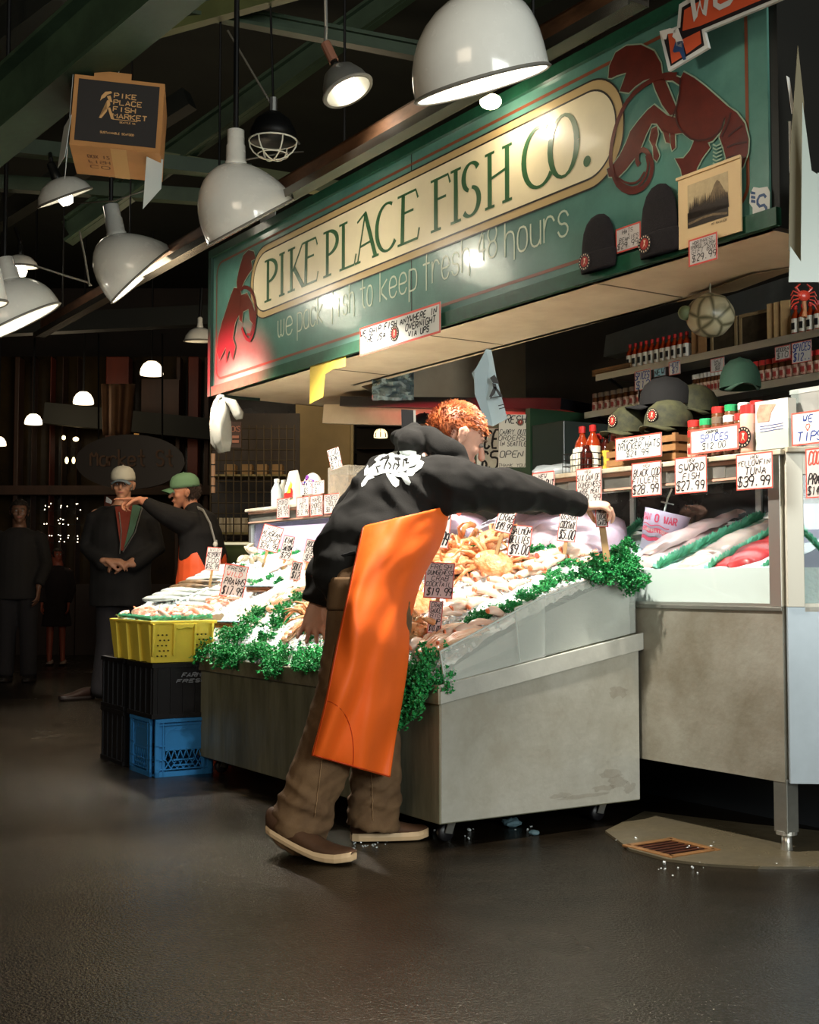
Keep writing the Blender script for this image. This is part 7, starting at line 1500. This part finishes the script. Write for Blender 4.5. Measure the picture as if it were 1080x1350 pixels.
# white crab print laid on the hoodie's back
hv = [wk.location + v.co for v in HO.data.vertices]; BV = BVHTree.FromPolygons(hv, [tuple(p.vertices) for p in HO.data.polygons])
def onhood(x, y, off=.002):
    d = ray(x, y).normalized(); h_ = BV.ray_cast(Vector((0, 0, CH)), d)
    return (h_[0] + h_[1] * off) if h_[0] is not None else None
def z1(P): return [(340 + x / 3, 500 + y / 3) for x, y in P]
mb = MB()
def hpoly(P, n=3):
    bm = bmesh.new(); vs = [bm.verts.new((x, y, 0)) for x, y in z1(P)]; bm.faces.new(vs); bmesh.ops.triangulate(bm, faces=bm.faces[:]); bmesh.ops.subdivide_edges(bm, edges=bm.edges[:], cuts=n, use_grid_fill=True)
    bm.verts.index_update(); pv = [onhood(v.co.x, v.co.y) for v in bm.verts]
    cx_ = sum(v.co.x for v in bm.verts) / len(bm.verts); cy_ = sum(v.co.y for v in bm.verts) / len(bm.verts)
    for i, v in enumerate(bm.verts):
        k_ = 1.
        while pv[i] is None and k_ > .1: k_ -= .06; pv[i] = onhood(cx_ + (v.co.x - cx_) * k_, cy_ + (v.co.y - cy_) * k_)
    if all(p is not None for p in pv): mb.add(pv, [tuple(v.index for v in f.verts) for f in bm.faces])
    bm.free()
hpoly([(470, 330), (500, 300), (550, 285), (600, 280), (625, 285), (630, 310), (610, 340), (580, 365), (540, 372), (500, 372), (470, 382), (440, 385), (436, 360)])
for P in [[(590, 330), (620, 318), (632, 300), (644, 305), (640, 328), (616, 344), (592, 350)], [(590, 358), (620, 350), (645, 322), (658, 330), (648, 352), (622, 370), (588, 374)], [(440, 375), (425, 392), (410, 415), (412, 428), (424, 420), (436, 400), (462, 390)], [(436, 340), (424, 360), (422, 382), (432, 380), (440, 360)],
          [(508, 374), (535, 380), (560, 400), (558, 420), (545, 428), (535, 422), (548, 410), (540, 394), (512, 386)], [(530, 372), (565, 374), (592, 388), (606, 408), (600, 420), (585, 414), (590, 402), (568, 388), (530, 384)], [(556, 366), (600, 376), (622, 372), (610, 384), (580, 384)], [(475, 330), (462, 320), (480, 305), (500, 298), (488, 312)]]: hpoly(P, 2)
hp_ = mb.build('crab_print', M('white_print', (225, 232, 228), .7), wk, world=True, solid=.001)
mb = MB(); 
for P, w_ in [([(500, 360), (512, 330), (522, 310)], 2), ([(535, 362), (545, 335), (560, 345), (548, 362)], 1.8), ([(575, 350), (578, 320), (592, 318), (586, 335), (600, 332)], 2), ([(480, 372), (470, 350), (488, 345)], 1.6), ([(555, 318), (560, 345)], 1.8), ([(520, 330), (530, 345), (520, 360)], 1.6)]:
    Q = z1(P); Q2 = []
    for i in range(len(Q) - 1):
        for k in range(4): Q2.append((Q[i][0] + (Q[i + 1][0] - Q[i][0]) * k / 4, Q[i][1] + (Q[i + 1][1] - Q[i][1]) * k / 4))
    mb.ribbon(Q2 + [Q[-1]], w_, lambda x, y: onhood(x, y, .0045) or Vector(at(x, y, 4.1)))
mb.build('print_lettering', hd, wk, world=True)
# apron
ap = M('orange_apron', (255, 108, 28), .6, nz=(3, .08), bump=(9, .12, .02))
Lp = [(478, 694, 4.10), (468, 740, 4.06), (455, 800, 4.02), (442, 860, 4.02), (428, 930, 4.02), (411, 996, 4.03)]
Rp = [(594, 666, 4.22), (582, 715, 4.25), (556, 765, 4.25), (541, 820, 4.25), (538, 870, 4.25), (530, 925, 4.24), (521, 975, 4.22), (514, 1025, 4.20)]
def cr(P, t):
    k = t * (len(P) - 1); i = min(int(k), len(P) - 2); f = k - i; p0, p1, p2, p3 = P[max(i - 1, 0)], P[i], P[i + 1], P[min(i + 2, len(P) - 1)]
    return [.5 * (2 * b_ + (c_ - a_) * f + (2 * a_ - 5 * b_ + 4 * c_ - d_) * f * f + (3 * b_ - a_ - 3 * c_ + d_) * f ** 3) for a_, b_, c_, d_ in zip(p0, p1, p2, p3)]
def apf(u, v):
    l, r_ = cr(Lp, v), cr(Rp, v)
    if u <= .8:
        k = u / .8; s_ = math.sin(k * math.pi / 2); x = l[0] + (r_[0] - l[0]) * k; Y = l[2] + (r_[2] - l[2]) * (1 - math.cos(k * math.pi / 2)) - .06 * math.sin(k * math.pi) * (1 - .3 * v)
        y = l[1] + (r_[1] - l[1]) * k
    else:
        k = (u - .8) / .2; x = r_[0] - 10 * k * k; Y = r_[2] + .12 * k; y = r_[1] - 4 * k
    Y += -.055 * math.sin(min(1, max(0, v)) * math.pi) - .02 + .024 * math.sin(u * 15 + v * 4 + noise.noise(Vector((u * 3, v * 3, 4))) * 3) * (.15 + v) * (1 - u * .3) + .02 * noise.noise(Vector((u * 4, v * 5, 1))) + .012 * (1 - abs(noise.noise(Vector((u * 3 + v * 5, v * 4 - u * 2, 7)))) * 2.5) * max(0, 1 - v * 2.2)
    return at(x, y, Y)
APR = MB().grid(apf, 48, 60).build('apron', ap, wk, world=True, smooth=True, solid=.004)
mb = MB(); es = [apf(0.012, k / 40) for k in range(41)] + [apf(k / 30 * .8, .992) for k in range(1, 31)]
mb.tube([p + Vector((0, -.003, 0)) for p in es], .0022, 5); mb.build('hem_seam', M('orange_seam', (196, 66, 16), .5), wk, world=True, smooth=True)
mb = MB(); mb.tube([apf(.02 + .40 * math.sin(k / 12 * 1.57), 1 - .22 * math.cos(k / 12 * 1.57)) + Vector((0, -.003, 0)) for k in range(13)], .0014, 5); mb.build('curved_stitching', M('orange_seam', (196, 66, 16), .5), wk, world=True)
mb = MB(); mb.tube([at(470, 728, 4.05), at(452, 733, 4.08), at(436, 736, 4.2)], .007, 6); mb.build('waist_tie', blk, wk, world=True)
# shoes
sh_m = M('brown_suede', (92, 62, 40), .75, nz=(14, .3)); so_m = M('cream_sole', (222, 190, 148), .55, nz=(12, .1))
p1 = fl(466, 1140); hl = at(354, 1096, 4.16); dv = Vector((p1.x - hl.x, p1.y - hl.y, 0)); Ls = dv.length
shoe(wk, (hl.x, hl.y, 0.006), dv, Ls * 1.02, sh_m, so_m, lift=.068)
p1 = fl(560, 1112); hl = fl(462, 1112); shoe(wk, (hl.x, hl.y + .03, .004), (p1.x - hl.x, p1.y - hl.y + .05, 0), .27, sh_m, so_m)

# ---------------------------------------------------------------- the older man in the pale cap
def px(x, y, Y): return at(x, y, Y)
Y1 = 9.65
m1 = thing('person', 'older man in pale cap and dark open jacket listening, hands clasped', 'person', (fl(150, 922).x, Y1, 0))
b = MB(); hc1, hm1 = head(b, px(162, 640, Y1), (.06, -1, -.08), (0, 0, 1), 1.02, px(161, 664, Y1 + .02))
b.tube([px(158, 780, Y1), px(160, 730, Y1), px(161, 685, Y1), px(161, 662, Y1)], [(.15, .1), (.15, .11), (.18, .11), (.06, .06)], 16, hint=(1, 0, 0), dome=True)
for P, r_ in [((px(145, 785, Y1), px(140, 850, Y1), px(132, 905, Y1)), (.08, .06, .045)), ((px(175, 785, Y1), px(178, 850, Y1), px(178, 905, Y1)), (.08, .06, .045)),
              ((px(128, 680, Y1), px(118, 722, Y1 + .02), px(140, 742, Y1 - .18)), (.055, .045, .03)), ((px(196, 680, Y1), px(206, 722, Y1 + .02), px(172, 742, Y1 - .18)), (.055, .045, .03))]: b.tube(P, r_, 10, dome=True)
hand(b, px(141, 739, Y1 - .2), (1, -.1, -.05), (0, .4, -1), (.5, .55, .6, .6), 1.05, side=-1, thumb=(.5, .5)); hand(b, px(170, 744, Y1 - .19), (-1, -.05, .1), (0, .4, -1), (.6, .6, .7, .7), 1.05, side=1, thumb=(.4, .6))
remesh(fixnorm(b), 'body', skin('aged_skin', (196, 142, 112)), m1, .008, 2, .5)
face_parts(hc1, hm1, m1)
jm = M('dark_jacket', (22, 20, 20), .85, nz=(6, .3)); mb = MB()
mb.tube([px(158, 800, Y1), px(159, 760, Y1), px(160, 715, Y1), px(161, 682, Y1), px(161, 668, Y1)], [(.235, .16), (.23, .16), (.235, .15), (.23, .14), (.13, .1)], 20, hint=(1, 0, 0))
mb.tube([px(140, 680, Y1), px(127, 684, Y1), px(118, 722, Y1 + .03), px(136, 742, Y1 - .15)], [.08, .085, .078, .06], 12, dome=True); mb.tube([px(182, 680, Y1), px(196, 684, Y1), px(206, 722, Y1 + .03), px(176, 744, Y1 - .14)], [.08, .085, .078, .06], 12, dome=True)
remesh(fixnorm(mb), 'jacket', jm, m1, .014, 3, .5, lambda v: .012 * noise.noise(v * 7))
cc = MB().add([px(152, 668, Y1 - .17), px(175, 666, Y1 - .17), px(164, 726, Y1 - .21), px(160, 726, Y1 - .21)], [(0, 1, 2, 3)]); cc.build('red_shirt', M('dark_red_shirt', (120, 44, 28), .8), m1, world=True, solid=.02)
MB().add([px(175, 664, Y1 - .175), px(186, 668, Y1 - .16), px(176, 702, Y1 - .21), px(163, 724, Y1 - .22), px(170, 695, Y1 - .21)], [(0, 1, 2, 3, 4)]).build('green_lining', M('green_lining', (62, 92, 72), .8), m1, world=True, solid=.015)
MB().tube([px(188, 668, Y1 - .17), px(178, 702, Y1 - .22), px(162, 728, Y1 - .23)], .004, 5).tube([px(157, 675, Y1 - .19), px(160, 700, Y1 - .21), px(158, 730, Y1 - .22)], .004, 5).build('zip', alu, m1, world=True)
MB().add([px(141, 655, Y1 - .13), px(147, 660, Y1 - .16), px(146, 664, Y1 - .16), px(140, 662, Y1 - .13)], [(0, 1, 2, 3)]).build('shirt_collar', M('collar_grey', (170, 172, 176), .7), m1, world=True, solid=.01)
mb = MB(); mb.tube([px(146, 785, Y1), px(142, 850, Y1), px(133, 908, Y1)], [.115, .09, .08], 12, dome=True); mb.tube([px(174, 785, Y1), px(178, 850, Y1), px(179, 912, Y1)], [.115, .09, .08], 12, dome=True); mb.tube([px(150, 778, Y1), px(170, 778, Y1)], [.14, .14], 12, dome=True)
remesh(fixnorm(mb), 'trousers', M('dark_trousers', (30, 28, 32), .85), m1, .016, 3)
bs = M('brown_leather', (40, 24, 17), .5); bso = M('dark_sole', (30, 22, 18), .6)
shoe(m1, (fl(140, 915).x, Y1 + .05, 0), (-.8, -.75, 0), .29, bs, bso); shoe(m1, (px(180, 915, Y1).x, Y1 + .1, 0), (.1, -1, 0), .29, bs, bso)
cap_on(hc1, hm1, m1, M('pale_cap', (196, 190, 172), .8), M('grey_blue_bill', (112, 126, 134), .8))
gl = MB()
for s_ in (-1, 1): gl.tube([hc1 + hm1 @ Vector((s_ * (.03 + .018 * math.cos(a)), .098, .008 + .013 * math.sin(a))) for a in [k * math.pi / 6 for k in range(13)]], .0013, 4)
gl.tube([hc1 + hm1 @ Vector((-.012, .1, .012)), hc1 + hm1 @ Vector((.012, .1, .012))], .0013, 4); gl.build('glasses', blackiron, m1, world=True)
hair_shell(hc1, hm1, m1, M('grey_stubble', (150, 140, 128), .8), .004, 500, lambda v: v.z < .02 and v.z > -.03 and abs(v.x) > .055 and v.y < .03, .006, 5)
# ---------------------------------------------------------------- worker pointing
Y2 = 9.2
m2 = thing('person', 'worker in green cap and orange bib overalls pointing to the left', 'person', (px(262, 900, Y2).x, Y2, 0))
b = MB(); hc2, hm2 = head(b, px(243, 650, Y2), (-.93, -.34, -.12), (.05, 0, 1), 1.0, px(254, 676, Y2))
b.tube([px(266, 790, Y2), px(264, 740, Y2), px(262, 700, Y2), px(256, 676, Y2)], [(.13, .1), (.13, .1), (.15, .1), (.06, .06)], 16, hint=(.3, 1, 0), dome=True)
for P, r_ in [((px(256, 688, Y2 - .1), px(218, 676, Y2 - .2), px(188, 661, Y2 - .25)), (.055, .045, .028)), ((px(276, 690, Y2 + .12), px(284, 735, Y2 + .1), px(272, 768, Y2)), (.055, .045, .03)), ((px(258, 790, Y2), px(255, 860, Y2), px(252, 925, Y2)), (.08, .06, .045)), ((px(275, 790, Y2 + .15), px(278, 860, Y2 + .15), px(280, 920, Y2 + .15)), (.08, .06, .045))]: b.tube(P, r_, 10, dome=True)
hand(b, px(187, 660, Y2 - .25), (-1, .0, -.05), (0, -.5, -.9), (.05, .9, .95, 1.), 1.1, side=1, thumb=(.5, .6))
remesh(fixnorm(b), 'body', skin('tan_skin', (206, 140, 108)), m2, .008, 2, .5)
face_parts(hc2, hm2, m2, (50, 36, 26))
mb = MB(); mb.tube([px(268, 775, Y2), px(266, 740, Y2), px(264, 705, Y2), px(260, 684, Y2), px(256, 676, Y2)], [(.18, .15), (.18, .15), (.2, .15), (.17, .12), (.08, .07)], 18, hint=(.3, 1, 0), dome=True)
mb.tube([px(262, 690, Y2 - .06), px(245, 690, Y2 - .14), px(220, 679, Y2 - .2), px(189, 661, Y2 - .25)], [.085, .09, .075, .042], 12); mb.tube([px(272, 688, Y2 + .1), px(288, 735, Y2 + .1), px(274, 768, Y2)], [.08, .075, .05], 12, dome=True)
remesh(fixnorm(mb), 'sweatshirt', M('black_sweatshirt', (20, 17, 16), .9), m2, .012, 3, .5, lambda v: .012 * noise.noise(v * 8))
ob = M('orange_bib', (230, 90, 44), .5, nz=(4, .1)); mb = MB()
mb.tube([px(266, 716, Y2), px(267, 745, Y2), px(266, 780, Y2), px(266, 800, Y2)], [(.17, .155), (.195, .175), (.2, .18), (.19, .17)], 18, hint=(.3, 1, 0)); mb.tube([px(256, 790, Y2 - .05), px(255, 850, Y2 - .05), px(254, 915, Y2 - .05)], [.12, .1, .1], 12); mb.tube([px(277, 790, Y2 + .1), px(278, 850, Y2 + .1), px(280, 910, Y2 + .1)], [.12, .1, .1], 12)
# cut-away at the back shows the dark shirt: overall rises only at the front-left
OB = remesh(fixnorm(mb), 'overalls', ob, m2, .006, 3, .5, lambda v: .01 * noise.noise(v * 9))
bm = bmesh.new(); bm.from_mesh(OB.data)
for v in list(bm.verts):
    wv = v.co + m2.location; k = (wv.x - px(236, 740, Y2).x) / (px(300, 740, Y2).x - px(236, 740, Y2).x); top = px(266, 704 + 58 * min(1, max(0, (k - .28) / .45)) - 40 * max(0, k - .75) / .25, Y2).z
    if wv.z > top: bm.verts.remove(v)
bm.to_mesh(OB.data); bm.free()
MB().tube([px(258, 668, Y2 - .03), px(268, 673, Y2 - .13), px(277, 690, Y2 - .17), px(283, 712, Y2 - .19), px(285, 728, Y2 - .2)], [(.012, .004)] * 5, 6).tube([px(284, 712, Y2 - .2), px(289, 745, Y2 - .2)], [(.012, .004)] * 2, 6).build('strap', M('strap_grey', (150, 146, 138), .6), m2, world=True)
MB().ball(px(284, 718, Y2 - .21), (.018, .01, .022), 8, 6).ball(px(284, 728, Y2 - .21), (.018, .01, .016), 8, 6).build('buckle', M('buckle_pale', (200, 194, 180), .4), m2, world=True, smooth=True)
cap_on(hc2, hm2, m2, M('green_cap', (104, 138, 104), .8), M('green_cap_bill', (92, 126, 92), .8))
hair_shell(hc2, hm2, m2, M('dark_brown_hair', (50, 32, 22), .7), .008, 900, lambda v: v.y < -.01 and -.05 < v.z < .06, .02, 6)
shoe(m2, (px(252, 935, Y2).x, Y2, 0), (-1, -.3, 0), .29, blackpl, blackpl); shoe(m2, (px(280, 930, Y2).x, Y2 + .12, 0), (-1, -.3, 0), .29, blackpl, blackpl)
# ---------------------------------------------------------------- dim figures
def dim_person(lab, xh, yh, Y, hpx, cloth, legc=None, dirf=(0, -1, 0), cap=None, skirt=False, skc=(110, 76, 58)):
    s_ = hpx / 1673 * Y / 1.75; t = thing('person', lab, 'person', (at(xh, yh, Y).x, Y, 0)); top = at(xh, yh, Y); H = top.z; X = top.x
    def q(x, y, z): return Vector((X + x * s_, Y + y * s_, H * z))
    b = MB(); c, m = head(b, q(0, 0, .935), dirf, (0, 0, 1), s_, q(0, .02, .85))
    b.tube([q(0, 0, .52), q(0, 0, .65), q(0, 0, .8), q(0, 0, .85)], [(.14 * s_, .1 * s_), (.13 * s_, .1 * s_), (.17 * s_, .1 * s_), (.06 * s_, .06 * s_)], 14, hint=(1, 0, 0), dome=True)
    for k in (-1, 1): b.tube([q(k * .09, 0, .52), q(k * .1, 0, .28), q(k * .11, 0, .04)], [.08 * s_, .055 * s_, .04 * s_], 10, dome=True); b.tube([q(k * .19, 0, .8), q(k * .25, 0, .64), q(k * .22, -.1, .52)], [.05 * s_, .04 * s_, .028 * s_], 10, dome=True); hand(b, q(k * .22, -.1, .51), (0, -.2, -1), (-k, 0, 0), (.4,) * 4, s_, side=k)
    remesh(fixnorm(b), 'body', skin('dim_skin' + str(skc), skc), t, .009 * max(1, s_), 2); face_parts(c, m, t)
    mb = MB(); mb.tube([q(0, 0, .45 if not skirt else .33), q(0, 0, .55), q(0, 0, .7), q(0, 0, .81), q(0, 0, .85)], [((.21 if not skirt else .26) * s_, .15 * s_), (.19 * s_, .14 * s_), (.2 * s_, .14 * s_), (.19 * s_, .12 * s_), (.08 * s_, .08 * s_)], 16, hint=(1, 0, 0))
    for k in (-1, 1): mb.tube([q(k * .15, 0, .8), q(k * .2, 0, .79), q(k * .26, 0, .64), q(k * .22, -.1, .53)], [.07 * s_, .075 * s_, .065 * s_, .05 * s_], 10)
    remesh(fixnorm(mb), 'coat' if not skirt else 'dress', M(*cloth), t, .015, 2)
    if legc:
        mb = MB()
        for k in (-1, 1): mb.tube([q(k * .09, 0, .54), q(k * .1, 0, .28), q(k * .11, 0, .03)], [.11 * s_, .085 * s_, .08 * s_], 10)
        remesh(fixnorm(mb), 'trousers', M(*legc), t, .016, 2)
    for k in (-1, 1): shoe(t, q(k * .11 + .02, .1, 0), (0, -1, 0), .27 * s_, M('pale_shoe' if skirt else 'dark_shoe', (170, 150, 140) if skirt else (24, 20, 18), .5), bso, s=s_)
    if cap: cap_on(c, m, t, M(*cap), M(*cap))
    else: hair_shell(c, m, t, M('dim_hair', (30, 22, 16), .7), .012, 400, lambda v: v.y < .05 and v.z > -.06 or v.z > .06, .03 if skirt else .015, 4)
    return t
dim_person('dim standing person in dark coat at the left edge', 26, 660, 11.4, 245, ('dim_coat', (26, 22, 20), .9), ('dim_jeans', (26, 22, 24), .9), (.3, -1, 0))
dim_person('small bare-legged child in dark spotted dress at far left', 76, 722, 13.6, 138, ('spotted_dress', (34, 24, 24), .9), None, (.6, -1, 0), skirt=True, skc=(150, 76, 58))
dim_person('worker in black cap standing behind the red-haired worker', 561, 538, 7.45, 250, ('black_shirt_far', (22, 20, 20), .9), ('black_trousers_far', (20, 18, 18), .9), (.9, .4, 0), cap=('black_cap', (16, 14, 15), .9))
for c_, e_ in ((at(60, 540, 14), 14), (at(420, 470, 9.3), 26), (at(330, 520, 11), 16), (at(215, 545, 8.4), 16)): point('hall_fill_light', c_, e_, (1, .78, .5), .15)  # warm lights added to brighten the far hall and the men's faces
# an assumed red neon sign, added as a bare spotlight, out of view to the left, throws its light on the sign's lower left corner
point('assumed_neon_spot', W(-7.6, -3.0, 2.5), 3000, (1, .05, .07), .08, 9, W(-4.25, -.03, 2.16), 1.0)
